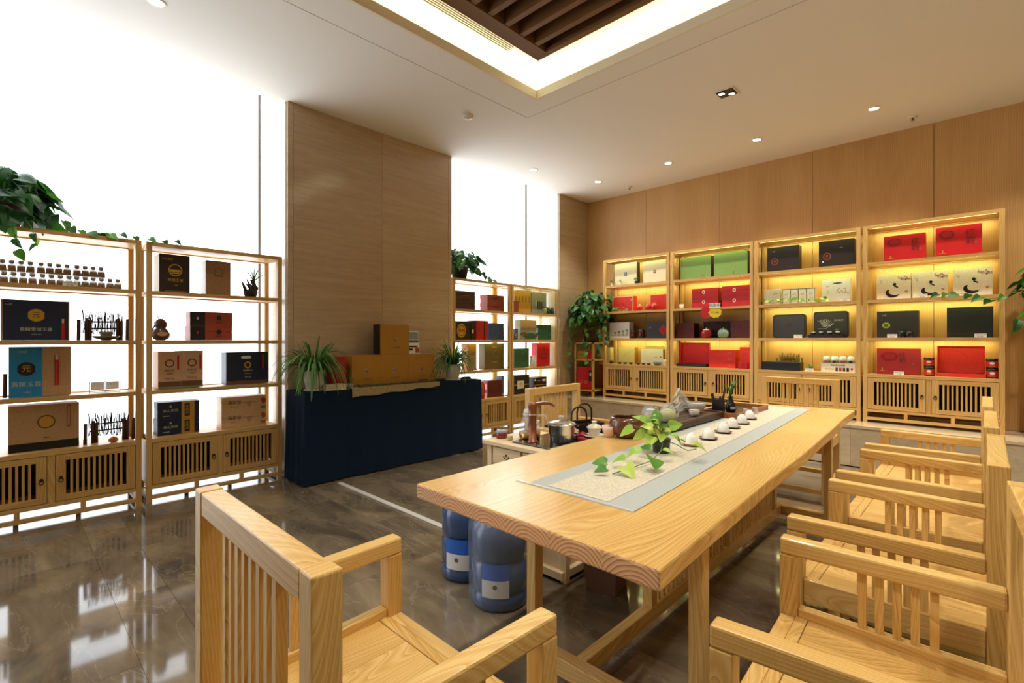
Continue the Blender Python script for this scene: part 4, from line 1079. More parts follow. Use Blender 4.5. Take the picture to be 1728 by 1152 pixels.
def yl(x, a0, a1): return a0 + (a1 - a0) * (x - 1.27) / (4.0 - 1.27)
n = 20
for i in range(n):
    xa, xb = 1.27 + 2.75 * i / n, 1.27 + 2.75 * (i + 1) / n
    for (z, flip) in ((.7525, 0), (.7505, 1)):
        q = [(xa, yl(xa, .736, .91), z), (xb, yl(xb, .736, .91), z), (xb, yl(xb, 1.148, 1.285), z), (xa, yl(xa, 1.148, 1.285), z)]
        run.face(q[::-1] if flip else q)
for (ya, yb) in (((.736, .91), (.736, .91)), ((1.148, 1.285), (1.148, 1.285))):
    run.face([(1.27, ya[0], .7505), (4.02, ya[1], .7505), (4.02, ya[1], .7525), (1.27, ya[0], .7525)])
run.face([(1.27, .736, .7505), (1.27, 1.148, .7505), (1.27, 1.148, .7525), (1.27, .736, .7525)])
ro = run.build('table_runner', RUN1)
tag(ro, 'grey linen table runner with a beige patterned middle band on the tea table', 'table runner')
p2 = MB()
for i in range(n):
    xa, xb = 1.29 + 2.72 * i / n, 1.29 + 2.72 * (i + 1) / n
    p2.face([(xa, yl(xa, .835, .99), .7535), (xb, yl(xb, .835, .99), .7535), (xb, yl(xb, 1.075, 1.22), .7535), (xa, yl(xa, 1.075, 1.22), .7535)])
p2.build('patterned_band', RUN2, ro)
ed = MB().box(1.262, 1.274, .735, 1.20, .7505, .7545).build('clear_edge_bar', flat('clear_plastic', '#dfe3e2', .15, alpha=.45), ro)

# ------------------------------------------------------------------ generic small vessels
PORC = flat('white_porcelain', '#ece8df', .18, coat=.4)
GLASS = principled('clear_glass', (.97, .98, .98, 1), .03, trans=1, ior=1.25)
_M['glassa'] = GLASS
BLACKG = flat('black_glaze', '#141416', .25)
REDG = flat('red_glaze', '#a3161c', .2, coat=.5)
STEEL = flat('stainless', '#d2d0ca', .28, metal=1)

# teacups upside down on leaf saucers
def teacup(label, x, y, white=False):
    s = thing('tea_saucer', label.replace('teacup', 'saucer under the teacup') if 0 else 'S', 'saucer', (x, y, .7535))
    return s
SAUCER = flat('saucer_brown', '#4a2e22', .35, coat=.3)
def petal(a, j): return 1 + .09 * math.sin(a * 5)
sm = MB().lathe([(.018, 0), (.030, .002), (.044, .008), (.042, .010), (.028, .005), (0, .004)], 30, rfun=petal, close=False).mesh('leaf_saucer', SAUCER)
smw = MB().lathe([(.018, 0), (.030, .003), (.050, .014), (.048, .016), (.028, .006), (0, .005)], 30, rfun=lambda a, j: 1 + .09 * math.sin(a * 7), close=False).mesh('leaf_saucer', flat('saucer_cream', '#d8bfa4', .3, coat=.3))
cm = MB().lathe([(.031, 0), (.0305, .002), (.029, .014), (.026, .030), (.020, .042), (.012, .047), (.0115, .052), (.009, .052), (.009, .049), (0, .049)], 24, rfun=lambda a, j: 1 + (.05 * math.sin(a * 8) if j < 3 else 0), close=False).mesh('teacup', PORC)
POS = [(2.25, 1.00), (2.445, 1.00), (2.67, 1.012), (2.85, 1.03), (3.03, 1.04), (3.24, 1.067)]
ORD = ['first teacup of the row, nearest the potted vine', 'second teacup of the row, counted from the potted vine', 'third teacup of the row, counted from the potted vine',
       'fourth teacup of the row, counted from the potted vine', 'fifth teacup of the row, counted from the potted vine', 'last teacup of the row, next to the clear glass cups']
for i, (x, y) in enumerate(POS):
    s = link('leaf_saucer', smw if i == 0 else sm)
    s.location = (x, y, .7537)
    s.rotation_euler = (0, 0, i * 1.3)
    tag(s, ('cream ruffled saucer' if i == 0 else 'dark leaf-edged saucer') + ' under the ' + ORD[i].split(',')[0], 'saucer', 'saucers in a row on the runner')
    c_ = link('teacup', cm)
    c_.location = (x, y, .7537 + (.0055 if i else .0065))
    tag(c_, 'white upside-down ' + ORD[i], 'cup', 'white teacups in a row on the runner')
gm = MB().lathe([(.026, 0), (.0255, .002), (.022, .025), (.016, .042), (.018, .044), (.014, .046), (0, .044)], 20, close=False).mesh('glass_cup', flat('frosted_glass', '#dfe2e0', .12, alpha=.45))
for (x, y, l) in ((3.36, 1.13, 'near'), (3.50, 1.12, 'far')):
    c_ = link('glass_cup', gm)
    c_.location = (x, y, .7537)
    tag(c_, 'clear upside-down glass cup beyond the white teacups, the ' + l + ' one of two', 'cup', 'clear glass cups on the runner')

# big brown bowl
o = thing('wooden_bowl', 'round dark brown glazed bowl with open top on the pine table', 'bowl', (2.235, 1.335, .751))
MB().lathe([(.05, 0), (.062, .006), (.085, .035), (.091, .062), (.086, .088), (.076, .103), (.072, .103), (.078, .088), (.083, .062), (.076, .035), (.05, .012), (0, .010)], 40, close=False).build('body', flat('bowl_glaze', '#5a2d18', .22, coat=.5, spec=.6), o)
MB().lathe([(.052, 0), (.05, .001), (0, .001)], 30, close=False).build('foot_ring', flat('bowl_dark', '#2e1a10', .5), o)
o = thing('bamboo_ring', 'light bamboo ring holder beside the brown bowl', 'ring', (2.30, 1.20, .752), R(40))
MB().lathe([(.032, -.016), (.032, .016), (.026, .016), (.026, -.016), (.032, -.016)], 24, at=(0, 0, .0325), tilt=Matrix.Rotation(R(90), 3, 'X'), close=False).build('ring', flat('bamboo', '#cf9a5a', .4), o)

# dark long tea tray with its vessels
o = thing('tea_tray', 'long dark brown wooden tea tray on the window side of the table', 'tray', (0, 0, 0))
MB(1).box(2.43, 3.18, 1.205, 1.50, .757, .782).build('tray_body', BROWN_WOOD, o, bevel=.003)
m = MB(2)
ring(m, 2.425, 3.185, 1.20, 1.505, 2.445, 3.165, 1.22, 1.485, .782, .797)
m.build('tray_rim', BROWN_WOOD, o, bevel=.002)
for i in range(6):
    MB(3 + i).box(2.447, 3.163, 1.222 + i * .0437, 1.222 + i * .0437 + .040, .782, .789).build('slat', DARK_WOOD if i % 2 else BROWN_WOOD, o)
m = MB()
for x in (2.47, 3.10):
    m.box(x, x + .04, 1.25, 1.44, .7505, .757)
m.build('foot', DARK_WOOD, o)

def glass_pitcher(label, x, y, z, r, h, liquid=None, lid=False, name='glass_pitcher', handle=True):
    o = thing(name, label, 'pitcher', (x, y, z), R(-30))
    gl = flat('thin_glass', '#dfe4e2', .04, alpha=.30)
    MB().lathe([(r * .8, 0), (r * .95, h * .12), (r, h * .4), (r * .9, h * .7), (r * .62, h * .86), (r * .66, h)], 28, close=False).build('glass_body', gl, o)
    MB().lathe([(r * .80, .001), (0, .001)], 20, close=False).build('base', gl, o)
    if liquid:
        MB().lathe([(0, .003), (r * .76, .003), (r * .90, h * .12), (r * .94, h * .4), (r * .86, h * .62), (0, h * .62)], 24, close=False).build('tea', flat('tea_' + liquid, liquid, .15, alpha=.92), o)
    if lid:
        MB().lathe([(r * .68, h), (r * .6, h * 1.06), (r * .15, h * 1.1), (r * .1, h * 1.16), (r * .2, h * 1.2), (0, h * 1.22)], 20, close=False).build('lid', flat('lid_glass', '#e6e8e6', .08, alpha=.55), o)
    if handle:
        MB().tube([(r * .85, 0, h * .75), (r * 1.25, 0, h * .82), (r * 1.5, 0, h * .6), (r * 1.35, 0, h * .3), (r * .98, 0, h * .25)], .005, 8).build('handle', gl, o)
    MB().face([(-r * .6, -.012, h * .92), (-r * .6, .012, h * .92), (-r * .85, 0, h * 1.04)]).build('spout', gl, o)
    return o
glass_pitcher('green tea in a glass pitcher on the dark tray', 2.60, 1.29, .79, .046, .095, '#b9b53a')
glass_pitcher('small lidded clear glass teapot on the near end of the dark tray', 2.475, 1.33, .79, .038, .075, None, True, 'glass_teapot')
glass_pitcher('empty clear glass pitcher behind the lidded glass teapot', 2.60, 1.41, .79, .04, .08, None)
o = MB().lathe([(.014, 0), (.016, .002), (.028, .012), (.033, .030), (.0335, .036), (.031, .036), (.026, .014), (0, .006)], 24, close=False).build('white_teacup', PORC, loc=(2.90, 1.27, .79))
o.rotation_euler = (0, 0, 0)
tag(o, 'small white porcelain cup with rust rim on the dark tray', 'cup')
MB().lathe([(.0338, .0345), (.0338, .0375), (.031, .0375)], 24, close=False).build('rim', flat('rust_rim', '#8a5232', .4), o)
o = MB().lathe([(.026, 0), (.028, .004), (.048, .026), (.057, .048), (.059, .052), (.056, .053), (.046, .028), (0, .010)], 30, close=False).build('white_bowl', PORC, loc=(3.07, 1.33, .79))
tag(o, 'white porcelain bowl stack near the black brush pot', 'bowl')
MB().lathe([(.059, .0525), (.0605, .058), (.056, .060)], 30, close=False).build('rim', flat('grey_rim', '#a9a69c', .3), o)

# crumpled plastic bag and blue pack
def crumple(name, label, cat, loc, sx, sy, sz, mat, seed, peaks=()):
    rr = random.Random(seed)
    m = MB()
    nu, nv = 16, 10
    pts = {}
    for i in range(nu):
        for j in range(nv + 1):
            a = 2 * PI * i / nu
            t = j / nv
            prof = math.sin(PI * min(1, .12 + t * .9)) ** .7
            r = prof * rr.uniform(.72, 1.15)
            z = t * (1 + rr.uniform(-.06, .06)) if 0 < j < nv else t
            px, py, pz = sx * r * math.cos(a), sy * r * math.sin(a), sz * z
            for (ax, w_, dz) in peaks:
                pz += dz * math.exp(-((px - ax) / w_) ** 2) * t
            pts[i, j] = (px, py, max(pz, 0))
    for j in range(nv):
        for i in range(nu):
            k = (i + 1) % nu
            m.face([pts[i, j], pts[k, j], pts[k, j + 1], pts[i, j + 1]], smooth=False)
    m.face([pts[i, nv] for i in range(nu)])
    o = m.build(name, mat, loc=loc)
    tag(o, label, cat)
    return o
FILM = flat('plastic_film', '#e3dccb', .22, alpha=.62)
# peaked tissue bag: an upright crumpled sheet
m = MB()
rr = random.Random(8)
gr = {}
for i in range(13):
    for j in range(11):
        u_, v_ = i / 12, j / 10
        hgt = .16 * (1 - abs(u_ - .55) * 1.5)
        z = v_ * max(hgt, .035) + rr.uniform(-.004, .004)
        gr[i, j] = ((u_ - .5) * .20 * (1 - .25 * v_), .02 * math.sin(u_ * 9 + v_ * 3) + rr.uniform(-.008, .008) + (1 - v_) * .03, max(0, z))
for i in range(12):
    for j in range(10):
        m.face([gr[i, j], gr[i + 1, j], gr[i + 1, j + 1], gr[i, j + 1]])
for i in range(12):      # rear sheet
    for j in range(10):
        q = [gr[i, j], gr[i, j + 1], gr[i + 1, j + 1], gr[i + 1, j]]
        m.face([(a, b + .03 * (1 - c2 / .17), c2) for a, b, c2 in q])
o = m.build('tissue_bag', FILM, loc=(3.0, 1.42, .789))
o.rotation_euler = (0, 0, R(-46))
tag(o, 'peaked translucent plastic tissue bag standing on the dark tray', 'plastic bag')
crumple('crumpled_wrapper', 'crumpled white plastic wrapper at the foot of the peaked bag', 'wrapper', (2.86, 1.43, .789), .06, .035, .035, FILM, 3)
o = MB().box(-.035, .035, -.02, .02, 0, .035).build('tissue_pack', flat('pack_blue', '#5e8fc4', .3), bevel=.004, loc=(3.13, 1.45, .798))
o.rotation_euler = (0, 0, R(30))
tag(o, 'blue and white tissue pack behind the white bowl', 'tissue pack')
MB().box(-.036, .036, -.021, .021, .022, .036).build('white_top', flat('pack_white', '#dfe3ea', .35), o, bevel=.004)

# wooden tray with brush pot and vase
o = thing('wooden_tray', 'rectangular mid-brown wooden tray under the black brush pot and vase', 'tray', (0, 0, 0))
MB(1).box(3.20, 3.78, 1.13, 1.36, .7545, .7615).build('tray_bottom', BROWN_WOOD, o)
WT = wood('tray_wood', '#a5683a', '#8f5529', '#6d3d1c')
for (a, b, c_, d) in ((3.19, 3.79, 1.12, 1.135), (3.19, 3.79, 1.355, 1.37), (3.19, 3.205, 1.135, 1.355), (3.775, 3.79, 1.135, 1.355)):
    MB(int(a * 9)).box(a, b, c_, d, .7545, .785).build('tray_side', WT, o, bevel=.002)
o = thing('brush_pot', 'black square brush pot on the brown wooden tray', 'brush pot', (3.27, 1.27, .762), R(20))
m = MB()
ring(m, -.038, .038, -.038, .038, -.033, .033, -.033, .033, .004, .10)
m.box(-.038, .038, -.038, .038, 0, .004)
m.build('body', BLACKG, o, bevel=.002)
tools = [(-.018, .01, -.35, .10, .012), (.012, -.012, .22, .13, .01), (.022, .015, .5, .09, .006), (-.006, -.02, -.15, .08, .008)]
for i, (dx, dy, tl, ln, ww) in enumerate(tools):
    q = thing('tea_tool', ['wide dark tea scoop leaning left in the black brush pot', 'tall dark tea tool upright in the black brush pot',
                           'thin dark tea pick leaning right in the black brush pot', 'short dark tea needle in the black brush pot'][i], 'tea tool', (3.27 + dx, 1.27 + dy, .768), R(20), group='tea tools in the brush pot')
    q.rotation_euler = (R(3), tl * .6, R(-46))
    MB(i).box(-ww / 2, ww / 2, -.002, .002, 0, ln).build('shaft', flat('tool_wood', '#33211a', .5), q)
    MB(i).box(-ww * .8, ww * .8, -.003, .003, ln, ln + .035).build('tip', flat('tool_wood', '#33211a', .5), q, bevel=.002)

LEAF = {}
def leaf_material(name, c1, c2, vein=None, rough=.4):
    if name in _M: return _M[name]
    m = principled(name, lin(c1), rough, spec=.5)
    nt = m.node_tree
    tc = nt.nodes.new('ShaderNodeTexCoord')
    oi = nt.nodes.new('ShaderNodeObjectInfo')
    n = node(nt, 'ShaderNodeTexNoise', i_Scale=22.0, i_Detail=2.0)
    nt.links.new(tc.outputs['Object'], n.inputs['Vector'])
    f = math_(nt, 'ADD', math_(nt, 'MULTIPLY', n.outputs['Fac'], .6), math_(nt, 'MULTIPLY', oi.outputs['Random'], .5))
    c = ramp(nt, f, [(.25, lin(c1)), (.75, lin(c2))])
    nt.links.new(c, nt.nodes['Principled BSDF'].inputs['Base Color'])
    nt.nodes['Principled BSDF'].inputs['Subsurface Weight'].default_value = 0
    tr = nt.nodes.new('ShaderNodeBsdfTranslucent')
    nt.links.new(c, tr.inputs[0])
    mx = nt.nodes.new('ShaderNodeMixShader')
    mx.inputs[0].default_value = .3
    out = nt.nodes['Material Output']
    nt.links.new(nt.nodes['Principled BSDF'].outputs[0], mx.inputs[1])
    nt.links.new(tr.outputs[0], mx.inputs[2])
    nt.links.new(mx.outputs[0], out.inputs[0])
    _M[name] = m
    return m
L_DARK = leaf_material('leaf_dark', '#12301a', '#2f6a2a')
L_MID = leaf_material('leaf_mid', '#2a5c20', '#629a36')
L_BRIGHT = leaf_material('leaf_bright', '#84b436', '#cbdc68')
L_GRASS = leaf_material('blade_green', '#24501f', '#5f9440')
STEM = flat('green_stem', '#6d8a3c', .5)

def heart_leaf(mat, fold=.18, droop=.25, key='a'):
    """heart-shaped leaf, stalk end at the origin, tip along +y, length 1"""
    k = (mat.name, key)
    if k in LEAF: return LEAF[k]
    rows_ = [(-.06, .20), (.05, .36), (.2, .42), (.4, .38), (.6, .28), (.8, .15), (.93, .05)]
    m = MB()
    def pt(s, y, wd, e):
        x = s * wd
        return (x, y, fold * abs(x) * 1.4 - droop * y * y - (.03 if e else 0))
    prevL = prevR = prevC = None
    b = []
    for (y, wd) in rows_:
        b.append((pt(-1, y, wd, 1), (0, max(y, 0), -droop * y * y), pt(1, y, wd, 1)))
    for i in range(len(b) - 1):
        m.face([b[i][0], b[i][1], b[i + 1][1], b[i + 1][0]], smooth=True)
        m.face([b[i][1], b[i][2], b[i + 1][2], b[i + 1][1]], smooth=True)
    tip = (0, 1, -droop)
    m.face([b[-1][0], b[-1][1], tip], smooth=True)
    m.face([b[-1][1], b[-1][2], tip], smooth=True)
    me = m.mesh('leaf', mat)
    LEAF[k] = me
    return me

def put_leaf(parent, mesh, pos, tipdir, normal, size, name='leaf'):
    y = Vector(tipdir).normalized()
    n = Vector(normal)
    n = (n - y * n.dot(y))
    if n.length < 1e-3: n = y.orthogonal()
    n.normalize()
    x = y.cross(n)
    M = Matrix((x, y, n)).transposed().to_4x4()
    M.translation = Vector(pos)
    return link(name, mesh, parent, M @ Matrix.Scale(size, 4))

def pothos(o, n, rx, ry, rz_, size, mats, seed, zc=.0, trails=(), front=None):
    """leaf mound round (0,0,zc); trails: lists of points along which a vine hangs"""
    r = random.Random(seed)
    ms = [heart_leaf(m, .18, .25, 'a') for m in mats] + [heart_leaf(m, .35, .45, 'b') for m in mats]
    vm = MB()
    for i in range(n):
        a = r.uniform(0, 2 * PI)
        e = math.asin(r.uniform(-.45, 1))
        k = r.uniform(.72, 1.02)
        d = Vector((math.cos(a) * math.cos(e), math.sin(a) * math.cos(e), math.sin(e)))
        p = Vector((d.x * rx * k, d.y * ry * k, zc + d.z * rz_ * k))
        tip = Vector((d.x + r.uniform(-.5, .5), d.y + r.uniform(-.5, .5), -.55 + r.uniform(-.4, .5)))
        nor = d + Vector((r.uniform(-.4, .4), r.uniform(-.4, .4), .5))
        put_leaf(o, r.choice(ms), p, tip, nor, size * r.uniform(.7, 1.2))
        if i % 3 == 0:
            vm.tube([(0, 0, zc - rz_ * .5), (p.x * .6, p.y * .6, p.z + .02), tuple(p)], .0018, 4, cap=False)
    vm.build('stalks', STEM, o)
    for tr in trails:
        pts = [Vector(p) for p in tr[0]]
        MB().tube(pts, .002, 5).build('vine', STEM, o)
        cnt = tr[1]
        for i in range(cnt):
            t = (i + .6) / cnt * (len(pts) - 1)
            j = min(int(t), len(pts) - 2)
            p = pts[j].lerp(pts[j + 1], t - j)
            d = (pts[j + 1] - pts[j]).normalized()
            side = d.cross(Vector((0, 0, 1)))
            if side.length < .2: side = Vector((1, 0, 0))
            sgn = 1 if i % 2 else -1
            tip = side * sgn * .8 + d * .5 + Vector((0, 0, -.3 + r.uniform(-.2, .2)))
            put_leaf(o, r.choice(ms), p, tip, Vector((-.5, -.5, .8)), tr[2] * r.uniform(.75, 1.15))

# vase with sprouting bulb
o = thing('black_vase', 'small black vase with a white label on the wooden tray', 'vase', (3.40, 1.24, .762), R(-46))
MB().lathe([(.024, 0), (.033, .012), (.036, .03), (.030, .055), (.016, .078), (.013, .10), (.017, .108), (.013, .108), (.010, .095), (0, .09)], 24, close=False).build('body', BLACKG, o)
decal_rect(.035, .016, card('silver'), 'label', o, 0, -.0365, .034)
o2 = thing('green_sprout', 'fresh green sprout with curling leaves in the black vase', 'plant', (3.40, 1.24, .86))
r = random.Random(2)
for i in range(7):
    a = r.uniform(0, 2 * PI); L = r.uniform(.07, .13)
    pts = [(0, 0, 0), (math.cos(a) * .01, math.sin(a) * .01, L * .5), (math.cos(a) * .035, math.sin(a) * .035, L * .95), (math.cos(a) * .065, math.sin(a) * .065, L * .85)]
    MB().tube(pts, [.004, .006, .005, .001], 5).build('leaf', L_MID, o2)

# black napkin-like things: pothos in a glass pot on the table
o = thing('potted_vine', 'bright green heart-leaved vine in a small glass pot, trailing over the runner', 'plant', (2.02, 1.035, .7537))
MB().lathe([(.030, 0), (.036, .004), (.040, .05), (.041, .062), (.038, .062), (.036, .05), (.03, .006), (0, .005)], 24, close=False).build('pot', flat('smoked_glass', '#38423c', .08, alpha=.75), o)
MB().lathe([(.034, .05), (0, .052)], 16, close=False).build('soil', flat('soil', '#2f2a20', .9), o)
hm = [heart_leaf(L_BRIGHT, .18, .25, 'a'), heart_leaf(L_BRIGHT, .35, .45, 'b'), heart_leaf(L_MID, .18, .25, 'a')]
top_leaves = [(-.06, .13, .12, .085, (-.8, .9, -.5)), (-.03, .06, .15, .085, (-.4, .5, .6)), (0, .02, .165, .08, (.3, .4, .7)), (.03, -.03, .14, .075, (.5, -.7, .2)),
              (-.02, -.02, .12, .08, (-.8, -.3, -.4)), (.02, .04, .13, .07, (.2, .9, .3)), (-.05, .02, .09, .085, (-.9, .1, -.5)), (.0, -.05, .10, .07, (.0, -1, -.2)),
              (-.04, .07, .10, .075, (-.6, .5, -.3)), (.04, .0, .11, .065, (.9, -.2, .1)), (-.03, -.01, .14, .07, (-.5, -.2, .5)), (0, .06, .10, .06, (-.2, .9, -.1))]
vm = MB()
top_leaves += [(-.05 + .02 * (q % 4), .05 - .03 * (q % 3), .09 + .012 * q, .065, (math.cos(q * 2.1), math.sin(q * 2.1), .2)) for q in range(8)]
for i, (x, y, z, s, d) in enumerate(top_leaves):
    put_leaf(o, hm[i % 3 if i % 4 else 0], (x * .85, y * .85, z * .82), d, (-.5 + .5 * math.sin(i * 2), -.6 + .5 * math.cos(i * 3), .7), s * .82)
    vm.tube([(0, 0, .05), (x * .5, y * .5, z * .8), (x, y, z)], .0016, 5)
vm.build('stalks', STEM, o)
tr1 = [(-.02, -.02, .055), (-.10, -.05, .03), (-.22, -.07, .012), (-.35, -.06, .008), (-.47, -.05, .006)]
tr2 = [(0, -.02, .055), (.02, -.06, .04), (-.02, -.13, .03), (-.05, -.18, .05)]
for pts in (tr1, tr2):
    MB().tube(pts, .002, 5).build('vine', STEM, o)
low = [(-.13, -.02, .03, .06, (-.3, .9, .1)), (-.22, -.03, .035, .075, (-.8, .6, 0)), (-.28, -.11, .03, .10, (-.8, -.65, -.05)), (-.35, -.03, .022, .06, (-.4, .9, 0)),
       (-.43, -.0, .02, .065, (-.6, .8, .05)), (-.42, -.07, .015, .085, (-.6, -.7, 0)), (-.48, -.03, .012, .055, (-.9, .4, 0)), (-.06, -.17, .055, .07, (.35, -.8, -.1)), (.0, -.10, .05, .045, (.4, .5, .3)), (-.14, -.08, .03, .05, (.2, -.9, .1))]
for i, (x, y, z, s, d) in enumerate(low):
    put_leaf(o, [heart_leaf(L_MID, .18, .25, 'a'), heart_leaf(L_BRIGHT, .35, .45, 'b')][i % 2], (x, y, z + .012), d, (-.3 + .6 * math.sin(i), -.4, 1), s * .9)

# ================================================================== UNDER AND BESIDE THE TABLE
BLUEP = flat('blue_plastic', '#35507c', .12, alpha=.9, coat=.3)
def water_bottle(label, x, y, rz, water=.26):
    o = thing('water_bottle', label, 'water bottle', (x, y, 0), rz)
    r = .134
    prof = [(.115, 0), (.128, .006), (r, .02), (r, .06), (.127, .07), (.127, .08), (r, .09), (r, .20), (.126, .21), (.126, .228), (r, .24), (r, .33), (.125, .37), (.09, .40), (.05, .42), (.03, .44), (.029, .475), (.0, .478)]
    MB().lathe(prof, 40, close=False).build('body', BLUEP, o)
    MB().lathe([(0, .010), (.11, .012), (.119, .03), (.119, water), (0, water)], 28, close=False).build('water', flat('deep_water', '#22345a', .1, alpha=.85), o)
    MB().lathe([(.032, .455), (.032, .485), (0, .487)], 20, close=False).build('cap', flat('cap_blue', '#27427a', .3), o)
    for (z0, z1, c) in ((.15, .225, '#2a62c4'), (.07, .15, '#d5d6dc')):
        m = MB()
        for i in range(8):
            a0, a1 = R(-28 + 7 * i), R(-28 + 7 * (i + 1))
            rr_ = r + .0015
            m.face([(rr_ * math.cos(a0), rr_ * math.sin(a0), z0), (rr_ * math.cos(a1), rr_ * math.sin(a1), z0), (rr_ * math.cos(a1), rr_ * math.sin(a1), z1), (rr_ * math.cos(a0), rr_ * math.sin(a0), z1)], smooth=True)
        m.build('label', flat('label_' + c[1:], c, .4), o)
    decal_poly([(.012 * math.cos(a), .012 * math.sin(a)) for a in [k * PI / 3 for k in range(6)]], card('olive'), 'emblem', o, 0, 0, 0).matrix_local = Matrix.Translation((r + .003, 0, .122)) @ Matrix.Rotation(R(90), 4, 'Z')
    return o
wb = water_bottle('blue water bottle with a handle, bare, farther from the camera under the table corner', 1.735, 2.01, R(205))
b2 = copy_thing(wb, 'blue water bottle wrapped in clear film, nearer the table leg', (1.665, 1.69, 0), R(216))
film = MB()
rr = random.Random(4)
film.lathe([(.125, .002), (.15, .02), (.148, .12), (.146, .22), (.148, .32), (.145, .38), (.11, .43), (.06, .455), (.045, .49), (.06, .515)], 40, rfun=lambda a, j: 1 + .035 * math.sin(a * 9 + j * 1.3) + .02 * math.sin(a * 17 + j), close=False)
fo = film.build('plastic_wrap', flat('thin_film', '#cfd8e6', .12, alpha=.13, coat=.6), loc=(1.665, 1.69, 0))
tag(fo, 'clear crinkled film bag pulled over the nearer blue water bottle', 'plastic bag')
hp = MB().tube([(-.02, .0, .50), (-.06, -.02, .44), (-.09, -.03, .38), (-.10, -.03, .33), (-.09, -.02, .31)], [.012, .016, .018, .014, .006], 8)
hp.build('gathered_tail', flat('thin_film2', '#dfe6ee', .15, alpha=.35), fo)

# waste bin
o = thing('waste_bin', 'pinkish brown tapered waste bin under the tea table', 'bin', (2.13, 1.39, 0), R(10))
m = MB()
def frust(m, a, b, z0, z1, mi=0):
    P = [(-a, -a, z0), (a, -a, z0), (a, a, z0), (-a, a, z0), (-b, -b, z1), (b, -b, z1), (b, b, z1), (-b, b, z1)]
    for f in ((0, 1, 5, 4), (1, 2, 6, 5), (2, 3, 7, 6), (3, 0, 4, 7), (3, 2, 1, 0)):
        m.face([P[i] for i in f], mi=mi)
frust(m, .075, .10, 0, .26)
m.build('body', flat('bin_pink', '#7d5f54', .5), o)
m = MB()
ring(m, -.106, .106, -.106, .106, -.095, .095, -.095, .095, .255, .268)
m.build('rim', flat('bin_rim', '#6a4f46', .5), o)

# side table with drawers
st = thing('side_table', 'pine side table with a drawer carrying the kettle and steel pot', 'side table', (0, 0, 0))
SX0, SX1, SY0, SY1, SZ = 1.975, 2.42, 1.525, 2.155, .66
PS = wood('pine_pale', '#e6cfa6', '#dcc094', '#c4a272')
MB(1).box(SX0, SX1, SY0, SY1, SZ - .025, SZ).build('top', PS, st, bevel=.004)
for (x, y) in ((SX0 + .02, SY0 + .02), (SX0 + .02, SY1 - .06), (SX1 - .06, SY0 + .02), (SX1 - .06, SY1 - .06)):
    MB(2).box(x, x + .035, y, y + .035, 0, SZ - .025).build('leg', PS, st, bevel=.002)
MB(3).box(SX0 + .03, SX0 + .045, SY0 + .055, SY1 - .06, SZ - .135, SZ - .025).build('apron', PS, st)
MB(3).box(SX1 - .05, SX1 - .035, SY0 + .055, SY1 - .06, SZ - .135, SZ - .025).build('apron', PS, st)
MB(3).box(SX0 + .055, SX1 - .06, SY1 - .05, SY1 - .035, SZ - .135, SZ - .025).build('apron', PS, st)
for i, (a, b) in enumerate(((1.86, 2.08), (1.60, 1.84))):
    d = MB(4 + i).box(SX0 + .018, SX0 + .032, a, b, SZ - .125, SZ - .035).build('drawer', PS, st, bevel=.002)
    h = MB()
    yc = (a + b) / 2
    h.tube([(SX0 + .016, yc + .02 * math.cos(t), SZ - .075 - .016 * math.sin(t)) for t in [PI * k / 8 for k in range(9)]], .0025, 5)
    h.lathe([(.006, 0), (.006, .004), (0, .005)], 8, at=(SX0 + .018, yc, SZ - .07), tilt=Matrix.Rotation(R(-90), 3, 'Y'))
    h.build('handle', HANDLE, d)
cab = MB(8)
cab.box(SX0 + .03, SX1 - .05, SY0 + .06, SY0 + .075, .06, SZ - .135).box(SX0 + .03, SX1 - .05, SY0 + .30, SY0 + .315, .06, SZ - .135)
cab.box(SX0 + .03, SX0 + .045, SY0 + .075, SY0 + .30, .06, SZ - .135).box(SX1 - .065, SX1 - .05, SY0 + .075, SY0 + .30, .06, SZ - .135)
cab.build('cupboard', PS, st)
MB(9).box(SX0 + .0, SX1 - .02, SY0 + .03, SY0 + .34, .02, .06).build('plinth', PS, st, bevel=.002)

# inductor plate, kettle, dispenser, pot on the side table
z = SZ + .0005
o = MB().box(-.19, .17, -.16, .13, 0, .010).build('hotplate', flat('black_gloss', '#16130f', .06, coat=.5), bevel=.003, loc=(2.22, 1.83, z))
tag(o, 'glossy black tea hotplate set on the side table under kettle and pot', 'hotplate')
MB().box(-.192, .172, -.162, -.158, .0, .012).build('steel_edge', STEEL, o)
zp = z + .0105
o = thing('water_dispenser', 'brown column water spout with a chrome-topped curved arm', 'tea pump', (2.095, 1.86, zp), R(-46))
BR = flat('brown_metal', '#8a4a2a', .3, metal=.3, coat=.3)
MB().lathe([(.030, 0), (.030, .005), (.022, .006), (.022, .14), (.0235, .142), (.0235, .150), (.022, .152), (.023, .185), (.026, .21), (.020, .222), (0, .224)], 28, close=False).build('column', BR, o)
MB().lathe([(.0238, .150), (.0240, .156), (.0238, .160)], 28, close=False).build('steel_band', STEEL, o)
m = MB()
path = [(-.022, .205), (.0, .215), (.03, .222), (.06, .226), (.09, .224), (.115, .214), (.125, .205)]
